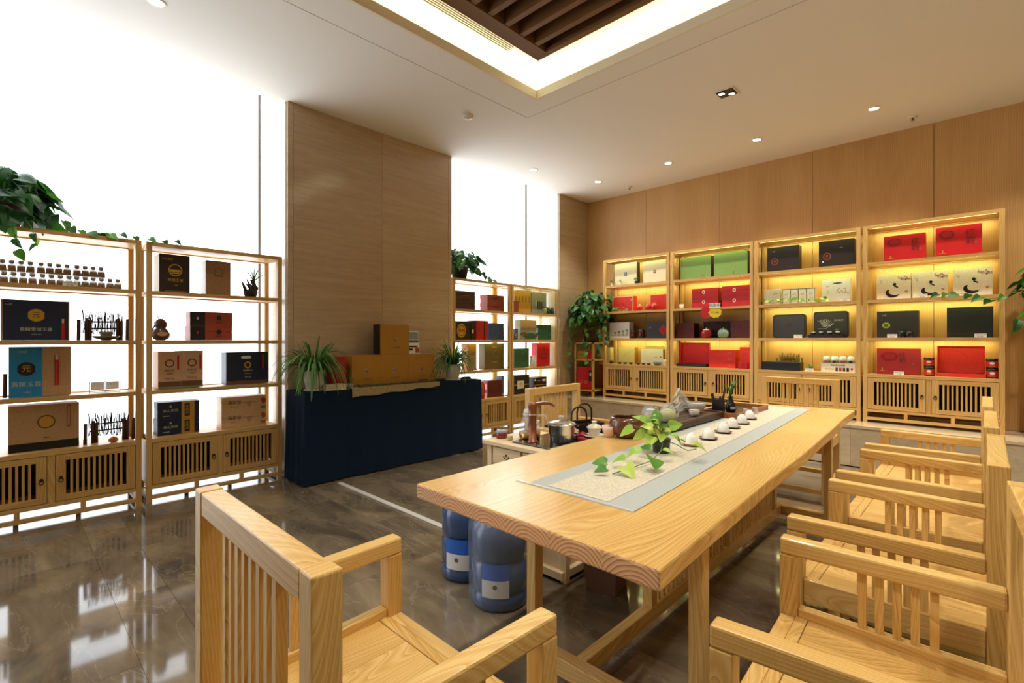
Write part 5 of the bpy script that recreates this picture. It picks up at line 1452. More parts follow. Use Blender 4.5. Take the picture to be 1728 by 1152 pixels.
for j in range(len(path) - 1):
    (xa, za), (xb, zb) = path[j], path[j + 1]
    wa, wb_ = .024 - j * .0018, .024 - (j + 1) * .0018
    ta, tb_ = .020 - j * .0015, .020 - (j + 1) * .0015
    m.face([(xa, -wa, za), (xb, -wb_, zb), (xb, wb_, zb), (xa, wa, za)], smooth=True)
    m.face([(xa, -wa, za), (xa, -wa * .7, za - ta), (xb, -wb_ * .7, zb - tb_), (xb, -wb_, zb)], smooth=True)
    m.face([(xa, wa, za), (xb, wb_, zb), (xb, wb_ * .7, zb - tb_), (xa, wa * .7, za - ta)], smooth=True)
    m.face([(xa, wa * .7, za - ta), (xb, wb_ * .7, zb - tb_), (xb, -wb_ * .7, zb - tb_), (xa, -wa * .7, za - ta)], smooth=True)
m.face([(path[-1][0], -.013, path[-1][1]), (path[-1][0], .013, path[-1][1]), (path[-1][0], .009, path[-1][1] - .011), (path[-1][0], -.009, path[-1][1] - .011)])
m.build('spout_arm', BR, o)
m = MB()
for j in range(len(path) - 1):
    (xa, za), (xb, zb) = path[j], path[j + 1]
    wa, wb_ = .019 - j * .0016, .019 - (j + 1) * .0016
    m.face([(xa, -wa, za + .001), (xb, -wb_, zb + .001), (xb, wb_, zb + .001), (xa, wa, za + .001)], smooth=True)
m.build('chrome_top', STEEL, o)
o = thing('glass_kettle', 'round glass kettle with brass-coloured base behind the water spout', 'kettle', (2.165, 1.945, zp), R(-46))
KG = flat('thin_glass', '#dfe4e2', .04, alpha=.30)
MB().lathe([(.055, .018), (.066, .04), (.062, .075), (.045, .11), (.036, .13), (.036, .145)], 30, close=False).build('glass_body', KG, o)
MB().lathe([(.060, 0), (.062, .004), (.062, .036), (.056, .038)], 30).build('base', flat('brass', '#a98652', .25, metal=.9), o)
MB().lathe([(.038, .143), (.040, .148), (.038, .152), (.034, .168), (.012, .174), (.010, .182), (.014, .188), (0, .19)], 24, close=False).build('lid', flat('lid_glass', '#e6e8e6', .08, alpha=.55), o)
MB().lathe([(.0385, .128), (.041, .134), (.041, .140), (.038, .145)], 24, close=False).build('neck_band', flat('clear_plastic2', '#d9dcda', .2, alpha=.7), o)
MB().tube([(.042, 0, .13), (.085, 0, .135), (.105, 0, .10), (.10, 0, .06), (.075, 0, .05)], .006, 8).build('handle', KG, o)
MB().tube([(0, 0, .06), (0, 0, .14)], .012, 12).build('infuser', flat('infuser_steel', '#9a93a8', .3, metal=.7), o)
o = thing('steel_pot', 'small stainless steel pot with a knobbed glass lid on the hotplate', 'pot', (2.225, 1.755, zp), R(-46))
MB().lathe([(.060, 0), (.066, .006), (.068, .035), (.070, .038), (.074, .045), (.079, .092), (.084, .096), (.084, .099), (.078, .098)], 40, close=False).build('body', STEEL, o)
MB().lathe([(.062, .001), (0, .001)], 30, close=False).build('bottom', STEEL, o)
MB().lathe([(.083, .100), (.075, .107), (.05, .116), (.02, .121), (0, .122)], 36, close=False).build('lid', flat('pot_lid_steel', '#cfcabd', .14, metal=.9), o)
MB().lathe([(.010, .120), (.012, .130), (.018, .136), (.017, .144), (0, .146)], 16, close=False).build('knob', flat('lid_glass', '#e6e8e6', .08, alpha=.55), o)
for s in (-1, 1):
    MB().tube([(s * .078, -.02, .082), (s * .094, -.014, .084), (s * .096, .014, .084), (s * .078, .02, .082)], .004, 6).build('handle', flat('handle_black', '#20191a', .4), o)
o = thing('red_jar', 'squat ruby red jar with a grey lid at the corner of the side table', 'jar', (2.085, 2.10, z))
MB().lathe([(.028, 0), (.036, .006), (.037, .022), (.035, .032)], 28).build('body', flat('ruby', '#7d1018', .12, coat=.5), o)
MB().lathe([(.036, .032), (.037, .036), (.036, .044), (.030, .048), (0, .049)], 28, close=False).build('lid', flat('jar_lid', '#8d8f9a', .2, coat=.4), o)
MB().tube([(-.01, 0, .046), (-.005, .0, .058), (.004, 0, .060), (.008, 0, .047)], .003, 6).build('knob', flat('brass', '#a98652', .25, metal=.9), o)
o = thing('tea_glass', 'tiny glass of yellow tea beside the kettle', 'cup', (2.065, 2.01, z))
MB().lathe([(.014, 0), (.017, .004), (.019, .036)], 20, close=False).build('glass_body', KG, o)
MB().lathe([(0, .002), (.013, .002), (.016, .008), (.017, .024), (0, .024)], 16, close=False).build('tea', flat('tea_y', '#c9a52e', .2, alpha=.8), o)
# gaiwan on a small plate, checked cloth, red cushion pouch
o = MB().lathe([(.03, 0), (.05, .004), (.062, .012), (.060, .014), (.03, .006), (0, .005)], 30, close=False).build('porcelain_plate', PORC, loc=(2.365, 1.625, z + .03))
tag(o, 'white porcelain plate under the lidded tea bowl', 'plate')
bx = MB().box(-.06, .06, -.06, .06, 0, .030).build('tea_coaster', flat('coaster_red', '#8e1c28', .5), bevel=.006, loc=(2.35, 1.635, z))
tag(bx, 'thick red pad under the white plate on the side table', 'pad')
o = thing('lidded_tea_bowl', 'cream lidded tea bowl with a knob on a white plate', 'bowl', (2.365, 1.625, z + .0355))
GW = flat('gaiwan_cream', '#d9cfb8', .2, coat=.4)
MB().lathe([(.018, 0), (.020, .003), (.032, .022), (.042, .046), (.045, .052), (.042, .052), (0, .03)], 28, close=False).build('bowl', GW, o)
MB().lathe([(.042, .050), (.034, .062), (.014, .070), (.011, .076), (.017, .086), (.014, .087), (0, .08)], 28, close=False).build('lid', GW, o)
crumple('red_pouch', 'crumpled crimson pouch beside the steel pot', 'pouch', (2.345, 1.69, z), .035, .04, .055, flat('red_cloth', '#a01526', .6), 12)
crumple('checked_cloth', 'crumpled cream and brown checked tea cloth', 'cloth', (2.345, 1.77, z), .05, .05, .075, cloth_mat('check', '#c2b5a0', '#8f7a68', 60), 13)
# pinkish cup behind the bowl
o = MB().lathe([(.02, 0), (.024, .004), (.034, .03), (.038, .055), (.035, .055), (0, .03)], 24, close=False).build('pink_cup', flat('pink_porcelain', '#d9b9a4', .3, coat=.3), loc=(2.20, 1.462 - .03, .7515))
o.location = (2.17, 1.40, .7515)
tag(o, 'pale pink cup half hidden behind the brown bowl', 'cup')
# black handbag with looped handles on the chair
o = thing('handbag', 'black handbag with two looped handles on the armchair by the window', 'bag', (2.66, 1.93, .4525), R(-25))
m = MB()
ring(m, -.13, .13, -.07, .07, -.122, .122, -.062, .062, .005, .25)
m.box(-.13, .13, -.07, .07, 0, .005)
m.build('body', flat('black_leather', '#191414', .45), o, bevel=.006)
m2 = MB()
ring(m2, -.132, .132, -.072, .072, -.12, .12, -.06, .06, .235, .255)
m2.build('rim', flat('leather_rim', '#241a17', .45), o, bevel=.003)
for (cx_, y_) in ((-.055, -.068), (.06, .068)):
    MB().tube([(cx_ - .055, y_, .22), (cx_ - .055, y_, .30)] + [(cx_ + .055 * math.cos(a), y_, .31 + .055 * math.sin(a)) for a in [PI - PI * k / 10 for k in range(11)]] + [(cx_ + .055, y_, .30), (cx_ + .055, y_, .22)], .006, 8).build('handle', flat('black_leather', '#191414', .45), o)

# ================================================================== DRAPED COUNTER
NAVY = cloth_mat('navy_cloth', '#0b192b', '#12273f', 500)
m = MB()
cx0, cx1, cy0, cy1, cz = 1.78, 3.80, 4.16, 4.555, .80
def skirt(p0, p1, nrm, n, seed, flare):
    rr = random.Random(seed)
    ph = rr.uniform(0, 6)
    cols = []
    for i in range(n + 1):
        t = i / n
        bx_, by_ = p0[0] + (p1[0] - p0[0]) * t, p0[1] + (p1[1] - p0[1]) * t
        col = []
        for j in range(7):
            v_ = j / 6
            a = (.006 * math.sin(t * 21 + ph) + .005 * math.sin(t * 47 + ph * 2)) * v_ + flare * v_
            col.append((bx_ + nrm[0] * a, by_ + nrm[1] * a, cz - (cz - .012) * v_ - (.006 * (1 - v_) if j == 0 else 0)))
        cols.append(col)
    for i in range(n):
        for j in range(6):
            m.face([cols[i][j], cols[i][j + 1], cols[i + 1][j + 1], cols[i + 1][j]], smooth=True)
    return cols
a = skirt((cx0, cy0), (cx1, cy0), (0, -1), 60, 1, .015)
b_ = skirt((cx0, cy1), (cx0, cy0), (-1, 0), 16, 2, .02)
c_ = skirt((cx1, cy0), (cx1, cy1), (1, 0), 16, 3, .015)
def corner(pa, pb):
    for j in range(6):
        m.face([pa[j], pa[j + 1], pb[j + 1], pb[j]], smooth=True)
corner(b_[-1], a[0]); corner(a[-1], c_[0])
m.face([(cx0, cy0, cz - .006), (cx1, cy0, cz - .006), (cx1, cy1, cz - .006), (cx0, cy1, cz - .006)])
m.box(cx0 + .004, cx1 - .004, cy0 + .004, cy1 - .004, cz - .03, cz)
o = m.build('draped_counter', NAVY)
tag(o, 'long counter draped to the floor in dark navy cloth before the stone pier', 'counter')
# yellow boxes
YB = [(2.37, 2.59, 4.30, 0, .31, 'left'), (2.595, 2.92, 4.30, 0, .31, 'middle'), (2.925, 3.25, 4.30, 0, .31, 'right')]
def ybox(x0, x1, z, h, label):
    w_ = x1 - x0
    o = gift_box(w_, h, .14, 'yellowbox', 'gift_box', None, None, int(x0 * 50))
    tag(o, label, 'box', 'mustard yellow boxes on the counter')
    decal_rect(.035, .035, card('silver'), 'emblem', o, .0, -.001, h * .48)
    decal_rect(.029, .029, card('maroon'), 'emblem', o, .0, -.0016, h * .48)
    lettering('茶', .02, card('silver'), o, 0, -.0022, h * .48)
    lettering('一品茗茶', .028, card('olive'), o, 0, -.001, h * .22)
    o.location = ((x0 + x1) / 2, 4.31, z)
    return o
ybox(2.29, 2.59, cz + .0005, .300, 'mustard yellow box, left one of the bottom three, beside a red box')
ybox(2.593, 2.918, cz + .0005, .300, 'mustard yellow box, middle one of the bottom three')
ybox(2.921, 3.246, cz + .0005, .300, 'mustard yellow box, right one of the bottom three')
oy = ybox(2.60, 2.925, cz + .3035, .30, 'mustard yellow box standing alone on top of the other three')
MB().box(-.168, -.1635, .02, .14, 0, .30).build('spine', card('black'), oy)
oy.rotation_euler = (0, 0, R(0))
# brochure
o = MB().box(-.075, .075, 0, .004, 0, .24).build('brochure', card('white'), loc=(3.03, 4.37, cz + .3035))
o.rotation_euler = (R(-8), 0, 0)
tag(o, 'small white brochure with grey photo leaning beside the top yellow box', 'brochure')
for (cx_, z_, w_, h_, c) in ((0, .19, .14, .08, 'greygreen'), (0, .13, .14, .03, 'bluegrey'), (-.01, .075, .12, .018, 'brownblack'), (-.035, .045, .05, .022, 'brownblack'), (.045, .035, .05, .055, 'rust')):
    decal_rect(w_, h_, card(c), 'printed_patch', o, cx_, -.0008, z_)
# red box behind left plant
o = gift_box(.14, .29, .10, 'crimson', 'gift_box', None, None, 3)
o.location = (2.17, 4.33, cz + .0005)
tag(o, 'tall crimson box between the left spider plant and the yellow boxes', 'box')
# books
for i, (w_, key) in enumerate(((.20, 'cream'), (.19, 'tan'), (.185, 'ivory'))):
    bk = thing('book', ['bottom', 'middle', 'top'][i] + ' book of the small stack on the navy counter', 'book', (2.065 + i * .004, 4.235, cz + .0005 + i * .0165), R(-4 + i * 3), group='books stacked on the counter')
    MB().box(-w_ / 2 + .003, w_ / 2 - .003, -.062, .062, .002, .014).build('pages', card('ivory'), bk)
    m = MB()
    m.box(-w_ / 2, w_ / 2, -.066, .066, 0, .002).box(-w_ / 2, w_ / 2, -.066, .066, .014, .016).box(-w_ / 2, w_ / 2, .064, .066, .002, .014)
    m.build('cover', card(key), bk)
# folded mat hanging over the edge
MAT = cloth_mat('mat_cloth', '#5c5033', '#8a7a52', 40)
mt_ = thing('bamboo_mat', 'folded olive brown mat lying along the counter front edge', 'mat', (0, 0, 0))
MB(1).box(2.28, 3.19, cy0 - .012, cy0 + .09, cz + .0005, cz + .012).build('mat_layer', MAT, mt_, bevel=.003)
MB(2).box(2.30, 3.17, cy0 + .0, cy0 + .085, cz + .012, cz + .028).build('mat_layer', cloth_mat('mat_cloth2', '#3d371f', '#6a5c38', 50), mt_, bevel=.004)
m = MB()
n = 30
for i in range(n):
    xa, xb = 2.20 + .99 * i / n, 2.20 + .99 * (i + 1) / n
    def dz(x): return cz - .075 + .04 * (x - 2.2) + .006 * math.sin(x * 20)
    m.face([(xa, cy0 - .022, cz + .006), (xa, cy0 - .026, dz(xa)), (xb, cy0 - .026, dz(xb)), (xb, cy0 - .022, cz + .006)], smooth=True)
    m.face([(xa, cy0 - .022, cz + .006), (xb, cy0 - .022, cz + .006), (xb, cy0 + .02, cz + .013), (xa, cy0 + .02, cz + .013)], smooth=True)
m.build('hanging_flap', cloth_mat('mat_light', '#8d7d55', '#a5946a', 60), mt_)
o = MB().box(-.055, .055, -.008, .008, 0, .012).build('pen_case', card('black'), bevel=.003, loc=(3.02, 4.20, cz + .0285))
tag(o, 'slim black case on the folded mat before the right yellow box', 'case')
o = thing('seedling_pot', 'tiny green seedling in a glass cup at the counter edge', 'plant', (2.25, 4.205, cz + .034))
o.location = (2.215, 4.19, cz + .0005)
MB().lathe([(.022, 0), (.026, .04), (.027, .05)], 18, close=False).build('cup', flat('thin_glass', '#dfe4e2', .04, alpha=.30), o)
MB().lathe([(0, .002), (.021, .002), (.024, .03), (0, .03)], 14, close=False).build('soil', flat('soil', '#2f2a20', .9), o)
for i in range(7):
    a = i * 2.4
    MB().tube([(0, 0, .03), (math.cos(a) * .01, math.sin(a) * .01, .08 + i * .008)], .0012, 4).build('stem', STEM, o)
    put_leaf(o, heart_leaf(L_MID, .18, .25, 'a'), (math.cos(a) * .01, math.sin(a) * .01, .08 + i * .008), (math.cos(a), math.sin(a), .2), (0, 0, 1), .035)
o = MB().box(-.05, .05, -.03, .03, 0, .022).build('black_box', card('brownblack'), bevel=.003, loc=(3.72, 4.33, cz + .0005))
tag(o, 'small flat black box at the far right end of the navy counter', 'box')

# spider plants
def blade_mesh(L, droop, wd, key):
    m = MB()
    n = 8
    pr = []
    for i in range(n + 1):
        t = i / n
        x = L * (t - .15 * t * t) * math.cos(.3 + t * .3)
        zz = L * (1.15 * t - droop * t * t)
        ww = wd * (math.sin(PI * min(.97, t * .85 + .12))) ** .6
        pr.append((x, zz, ww))
    for i in range(n):
        (xa, za, wa), (xb, zb, wb_) = pr[i], pr[i + 1]
        m.face([(xa, -wa, za + wa * .5), (xa, 0, za), (xb, 0, zb), (xb, -wb_, zb + wb_ * .5)], smooth=True)
        m.face([(xa, 0, za), (xa, wa, za + wa * .5), (xb, wb_, zb + wb_ * .5), (xb, 0, zb)], smooth=True)
    return m.mesh('leaf', L_GRASS)
BL = [blade_mesh(.30, .75, .007, 0), blade_mesh(.34, 1.15, .008, 1), blade_mesh(.26, .45, .007, 2), blade_mesh(.36, 1.45, .007, 3), blade_mesh(.30, 1.7, .007, 4)]
def spider_plant(label, loc, s, n, seed, ymax):
    o = thing('spider_plant', label, 'plant', loc)
    MB().lathe([(.062, .006), (.066, .01), (.088, .14), (.092, .165), (.096, .168), (.096, .176), (.088, .176), (.084, .15), (0, .145)], 32, close=False).build('pot', flat('pot_white', '#d5cfc3', .4), o)
    MB().lathe([(.085, 0), (.09, .006), (.085, .012), (.06, .007)], 32).build('saucer', flat('pot_white', '#d5cfc3', .4), o)
    MB().lathe([(.084, .155), (0, .16)], 20, close=False).build('soil', flat('soil', '#2f2a20', .9), o)
    r = random.Random(seed)
    k = 0
    while k < n:
        a = r.uniform(0, 2 * PI)
        b = r.choice(BL)
        sc_ = s * r.uniform(.65, 1.1)
        if math.sin(a) > 0: sc_ = min(sc_, ymax / max(.05, math.sin(a)) / .32)
        if sc_ < .3: continue
        M = Matrix.Translation((math.cos(a) * .02, math.sin(a) * .02, .15)) @ Matrix.Rotation(a, 4, 'Z') @ Matrix.Rotation(R(r.uniform(-30, 8)), 4, 'Y') @ Matrix.Scale(sc_, 4)
        link('leaf', b, o, M)
        k += 1
    return o
spider_plant('large spider plant in a white pot at the left end of the navy counter', (1.92, 4.30, cz + .0005), 1.3, 170, 1, .20)
spider_plant('spider plant in a white pot at the right end of the navy counter', (3.50, 4.30, cz + .0005), 1.15, 150, 2, .20)

# ================================================================== BIG LEAFY PLANTS
def pot_obj(o, r, h, c='#5a3a2c', loc=(0, 0, 0)):
    MB().lathe([(r * .75, 0), (r * .8, .004), (r, h * .9), (r * 1.08, h * .92), (r * 1.08, h), (r * .96, h), (r * .92, h * .85), (0, h * .82)], 28, close=False, at=loc).build('pot', flat('pot_' + c[1:], c, .5), o)
# on top of the left shelf
o = thing('trailing_pothos', 'large dark pothos trailing over the top of the leftmost shelf', 'plant', (.0, 4.76, 2.0005))
pot_obj(o, .10, .16, '#6a3a34')
pothos(o, 120, .25, .20, .25, .145, [L_DARK, L_DARK, L_DARK, L_MID], 5, .17, trails=[
    ([(.15, -.06, .16), (.27, -.10, .10), (.35, -.12, .03), (.46, -.14, .02), (.56, -.14, .015)], 8, .075),
    ([(.45, -.14, .02), (.60, -.16, .03), (.72, -.17, .02), (.86, -.17, .015), (.98, -.17, .03)], 6, .06),
    ([(.02, -.15, .08), (.04, -.20, .0), (.06, -.21, -.10), (.06, -.21, -.20)], 4, .07),
    ([(-.1, -.15, .08), (-.12, -.20, .0), (-.10, -.21, -.12), (-.08, -.21, -.16)], 4, .08),
    ([(.08, -.15, .08), (.13, -.20, .0), (.15, -.21, -.08), (.16, -.21, -.14)], 3, .06)])
o = thing('trailing_pothos', 'dark bushy pothos on top of the shelf beside the stone pier', 'plant', (3.98, 4.76, 2.0005))
pot_obj(o, .11, .16, '#2a2a2a')
pothos(o, 110, .34, .17, .20, .11, [L_DARK, L_DARK, L_DARK, L_MID], 6, .19, trails=[([(.2, -.08, .16), (.34, -.10, .08), (.42, -.12, .03), (.55, -.12, .02)], 7, .07)])
# corner plant stand and plant
cs = thing('plant_stand', 'narrow pine stand with two shelves in the room corner under the pothos', 'stand', (5.985, 4.13, .41))
p = .028
sx, sy, hh = .36, .34, .80
for (x, y) in ((0, 0), (sx - p, 0), (0, sy - p), (sx - p, sy - p)):
    MB(1).box(x, x + p, y, y + p, 0, hh).build('leg', PINE_SHELF, cs)
for z_ in (.10, .55, hh):
    MB(2).box(0, sx, 0, sy, z_ - .02, z_ + .0).build('shelf_board', PINE_SHELF, cs)
o = gift_box(.24, .33, .10, 'red', 'gift_box', None, None, 9)
o.matrix_world = Matrix.Translation((6.02, 4.29, .511)) @ Matrix.Rotation(R(-60), 4, 'Z')
tag(o, 'red box with a dark lantern panel on the corner plant stand', 'box')
put_decals(o, [('r', .78, .62, .2, .5, 'brownblack'), ('o', .78, .68, .1, .2, 'silver'), ('g', .25, .35, .18, .12, 'tan'), ('g', .5, .33, .18, .12, 'tan')], .24, .33)
o = gift_box(.23, .12, .12, 'ochre', 'gift_box', None, None, 10)
o.matrix_world = Matrix.Translation((6.02, 4.29, .961)) @ Matrix.Rotation(R(-60), 4, 'Z')
tag(o, 'ochre and red box on the upper shelf of the corner plant stand', 'box')
put_decals(o, [('r', .8, .5, .4, .98, 'crimson'), ('t', .3, .5, 0, .3, 'brown', '茶礼')], .23, .12)
o = thing('trailing_pothos', 'big bushy pothos on the corner stand beside the yellow-lit shelf', 'plant', (6.13, 4.26, 1.2105))
pot_obj(o, .13, .18, '#3a3026')
pothos(o, 230, .36, .26, .36, .115, [L_DARK, L_MID, L_DARK], 7, .42, trails=[
    ([(-.2, -.05, .3), (-.28, -.10, .1), (-.30, -.12, -.1), (-.29, -.12, -.3)], 9, .085), ([(-.1, -.2, .3), (-.18, -.26, .1), (-.2, -.27, -.1), (-.2, -.27, -.22)], 8, .085),
    ([(-.28, .1, .35), (-.33, .14, .1), (-.34, .15, -.1), (-.33, .15, -.36)], 9, .08), ([(.0, -.2, .3), (-.1, -.32, .2), (-.12, -.36, .05), (-.12, -.36, -.05)], 6, .08)])
# boxes standing on the step between corner stand and shelf E
for (dx, z_, h_, w_, key, lb) in ((0, .411, .14, .16, 'maroondark', 'dark maroon box on the stone step between stand and lit shelf'),
                             (0, .553, .32, .15, 'crimson', 'upright red box stacked between the corner stand and the lit shelf'),
                             (0, .875, .26, .20, 'paleyellow', 'pale cream box topmost of the stack beside the lit shelf')):
    o = gift_box(w_, h_, .14, key, 'gift_box', None, None, 12)
    o.matrix_world = Matrix.Translation((6.06, 4.055 + 0.0, z_)) @ Matrix.Rotation(R(-90), 4, 'Z')
    o.location.y = 4.062 + w_ / 2 + .003
    o.location.x = 6.30 if 0 else 6.33
    tag(o, lb, 'box')
# stand and plant at the right edge
ps = thing('plant_pedestal', 'tall pine plant stand at the right edge beyond the last lit shelf', 'stand', (6.10, -.62, .41))
for (x, y) in ((0, 0), (.31, 0), (0, .31), (.31, .31)):
    MB(1).box(x, x + .03, y, y + .03, 0, 1.05).build('leg', PINE_SHELF, ps)
for z_ in (.12, .6, 1.05):
    MB(2).box(0, .34, 0, .34, z_ - .02, z_).build('shelf_board', PINE_SHELF, ps)
o = thing('trailing_pothos', 'dark pothos at the right edge reaching into the last lit shelf', 'plant', (6.27, -.45, 1.4605))
pot_obj(o, .12, .17, '#6a2f2c')
pothos(o, 120, .22, .24, .24, .12, [L_DARK, L_DARK, L_MID], 8, .30, trails=[
    ([(-.1, .18, .2), (-.18, .28, .2), (-.2, .42, .14), (-.2, .55, .20), (-.19, .70, .22), (-.18, .80, .215)], 9, .085),
    ([(-.15, .1, .2), (-.22, .2, .05), (-.24, .26, -.05), (-.24, .28, -.12)], 4, .10), ([(-.2, 0, .2), (-.26, .1, .0), (-.28, .16, -.12)], 4, .10)])

# ================================================================== ORNAMENTS ON THE SHELVES (unit, level, u, depth)
def place(o, u, lv, uu, d=.12, rz=0, dz=.0005, base=None):
    o.matrix_world = umat(u) @ Matrix.Translation((uu, d, (LV[lv] if base is None else base) + dz)) @ Matrix.Rotation(R(rz), 4, 'Z')
    return o

def at0(name, label, cat, group=None):
    return thing(name, label, cat, group=group)

# small square jars in clear packs, two tiers
KJ = card('kraftdark')
def small_jar():
    o = at0('spice_jar', '', 'jar')
    MB().lathe([(.029, 0), (.0315, .002), (.0275, .040)], 4, tilt=Matrix.Rotation(R(45), 3, 'Z')).build('sleeve', flat('jar_brown', '#8a7258', .5), o)
    MB().lathe([(.0273, .040), (.021, .049), (.012, .053), (.0105, .060)], 4, tilt=Matrix.Rotation(R(45), 3, 'Z'), close=False).build('glass_shoulder', flat('jar_glass', '#a9adac', .15, alpha=.6), o)
    MB().lathe([(.013, .056), (.015, .058), (.015, .078), (0, .079)], 12, close=False).build('cap', flat('cap_silver', '#8c8a8c', .3, metal=.6), o)
    decal_rect(.028, .024, KJ, 'label', o, 0, -.0224, .017)
    lettering('10', .018, card('brownblack'), o, 0, -.0231, .017)
    return o
sj = small_jar()
first = True
NTH = ['first', 'second', 'third', 'fourth', 'fifth', 'sixth', 'seventh', 'eighth', 'ninth', 'tenth', 'eleventh', 'twelfth', 'thirteenth', 'fourteenth']
cnt = 0
def put_jar(u_, d_, z_, lab, group):
    global first
    o = sj if first else copy_tree(sj)
    first = False
    o['label'] = lab; o['group'] = group
    place(o, 'A', 4, u_, d_, 0, z_)
for i in range(14):
    put_jar(.275 + i * .0455 + (.004 if (i // 4) % 2 else 0), .10, .0005, 'small brown jar in the lower tier of the leftmost shelf, %s from left' % NTH[i], 'lower tier of small jars')
for j in range(3):
    a = .245 + j * .19
    t = at0('clear_riser', 'clear plastic riser carrying small jars, %s of three' % ['leftmost', 'middle', 'rightmost'][j], 'riser', 'clear risers between the jar tiers')
    MB().box(-.002, .182, -.03, .035, .085, .089).box(-.002, .0, -.03, .035, 0, .085).box(.180, .182, -.03, .035, 0, .085).build('riser', flat('acrylic', '#e9eef2', .08, alpha=.3), t)
    place(t, 'A', 4, a, .19)
    for i in range(4):
        put_jar(a + .022 + i * .0455, .19, .0900, 'small brown jar in the upper tier of the leftmost shelf, %s from left' % NTH[j * 4 + i], 'upper tier of small jars')

def price_tag(u, lv, uu, lab, w_=.08, h_=.035, d=.03):
    o = MB().box(-w_ / 2, w_ / 2, 0, .003, 0, h_).build('price_tag', card('white'))
    lettering('ITEM NO. 88', .012, card('black'), o, 0, -.0008, h_ * .7)
    lettering('¥ 168', .014, card('black'), o, 0, -.0008, h_ * .3)
    o2 = MB().box(-w_ / 2, w_ / 2, .002, .022, 0, .003).build('foot', card('white'), o)
    tag(o, lab, 'price tag', 'white price tags')
    place(o, u, lv, uu, d)
price_tag('A', 4, .60, 'white price tag in front of the small brown jars', d=.04)
price_tag('H', 3, .465, 'white price tag before the middle ink-swirl box')
price_tag('H', 2, .235, 'white price tag before the dark box with green oval')
price_tag('H', 2, .873, 'white price tag before the plain black box')
price_tag('H', 1, .288, 'white price tag before the matt red box at the lower right')
price_tag('G', 2, .448, 'white price tag before the open dark rounded case')
price_tag('G', 3, .889, 'white price tag before the large white ink box')
price_tag('G', 1, .56, 'white price tag beside the long black box')

TWIG = flat('twig', '#2a1c16', .7)
POSTW = flat('dark_post', '#46291f', .5)
def twig_fence(label, w_=.28, h_=.22, warm=False):
    o = at0('twig_fence', label, 'ornament')
    r = random.Random(int(w_ * 1000))
    for i, x in enumerate((-w_ / 2, -w_ / 2 + .045, -w_ / 2 + .065, w_ / 2 - .055, w_ / 2 - .035, w_ / 2)):
        y = -.02 if i in (0, 5) else .0
        MB(i).tube([(x, y, 0), (x + .002, y, h_ * (.72 if i % 2 else .66))], .011, 8).build('post', POSTW if not warm else flat('post_warm', '#5a4326', .5), o)
    for z_ in (.38, .60):
        MB().tube([(-w_ / 2 + .03, .004, h_ * z_), (w_ / 2 - .03, .004, h_ * z_ + .004)], .006, 6).build('rail', TWIG, o)
    m = MB()
    n = int(w_ * 230)
    for i in range(n):
        x = -w_ / 2 + .02 + (w_ - .04) * (i + r.uniform(-.4, .4)) / n
        z0, z1 = h_ * r.uniform(.12, .3), h_ * r.uniform(.75, 1.0)
        xm = x + r.uniform(-.006, .006)
        m.tube([(x, .004, z0), (xm, .004 + r.uniform(-.003, .003), (z0 + z1) / 2), (x + r.uniform(-.008, .008), .004, z1)], r.choice((.0018, .0024, .003)), 4)
    t = m.build('twigs', TWIG if not warm else flat('twig_warm', '#6a5228', .7), o)
    t['kind'] = 'stuff'
    return o
tf = twig_fence('dark twig fence ornament behind a tea bowl, leftmost shelf third bay', .28, .225)
place(tf, 'A', 3, .79, .14)
place(copy_thing(tf, 'dark twig fence ornament on the cupboard top of the leftmost shelf'), 'A', 1, .825, .13)
place(copy_thing(tf, 'dark twig fence ornament cut by the left edge of the photo'), 'A', 2, .14, .15)
place(twig_fence('brown twig fence ornament behind the long black box in the lit shelf', .26, .20, True), 'G', 1, .31, .24)
# tea bowl on saucer
o = at0('tea_saucer', 'wide brown saucer under a grey tea bowl, leftmost shelf', 'saucer')
MB().lathe([(.028, 0), (.032, .004), (.07, .016), (.082, .03), (.079, .032), (.03, .012), (0, .011)], 32, close=False).build('body', flat('saucer_olive', '#6b5a44', .25, coat=.4), o)
place(o, 'A', 3, .80, .07)
o = at0('tea_bowl', 'small grey beige tea bowl on the wide brown saucer', 'bowl')
MB().lathe([(.018, 0), (.02, .002), (.034, .022), (.041, .046), (.041, .052), (.038, .052), (.03, .02), (0, .01)], 28, close=False).build('body', flat('bowl_grey', '#8a8270', .3, coat=.3), o)
place(o, 'A', 3, .80, .07, dz=.0125)
# card holder with two white cards
o = at0('card_holder', 'clear card holder with two blank white cards on the leftmost shelf', 'sign holder')
m = MB()
ring_pts = [(-.085, .085, 0, .085)]
MB().box(-.088, .088, 0, .005, 0, .004).box(-.088, .088, 0, .005, .082, .086).box(-.088, -.084, 0, .005, .004, .082).box(.084, .088, 0, .005, .004, .082).box(-.002, .002, 0, .005, .004, .082).build('frame', flat('holder_grey', '#9a9896', .4), o)
for x in (-.043, .043):
    MB().box(x - .038, x + .038, .001, .004, .022, .08).build('card', card('white'), o)
lettering('茶 · TEA', .012, card('slate'), o, 0, -.001, .012)
place(o, 'A', 2, .795, .08)
# amber stone
o = crumple('amber_stone', 'small polished orange amber stone by the twig fence', 'stone', (0, 0, 0), .03, .02, .045, flat('amber', '#b5602a', .15, coat=.6), 21)
place(o, 'A', 1, .84, .06)
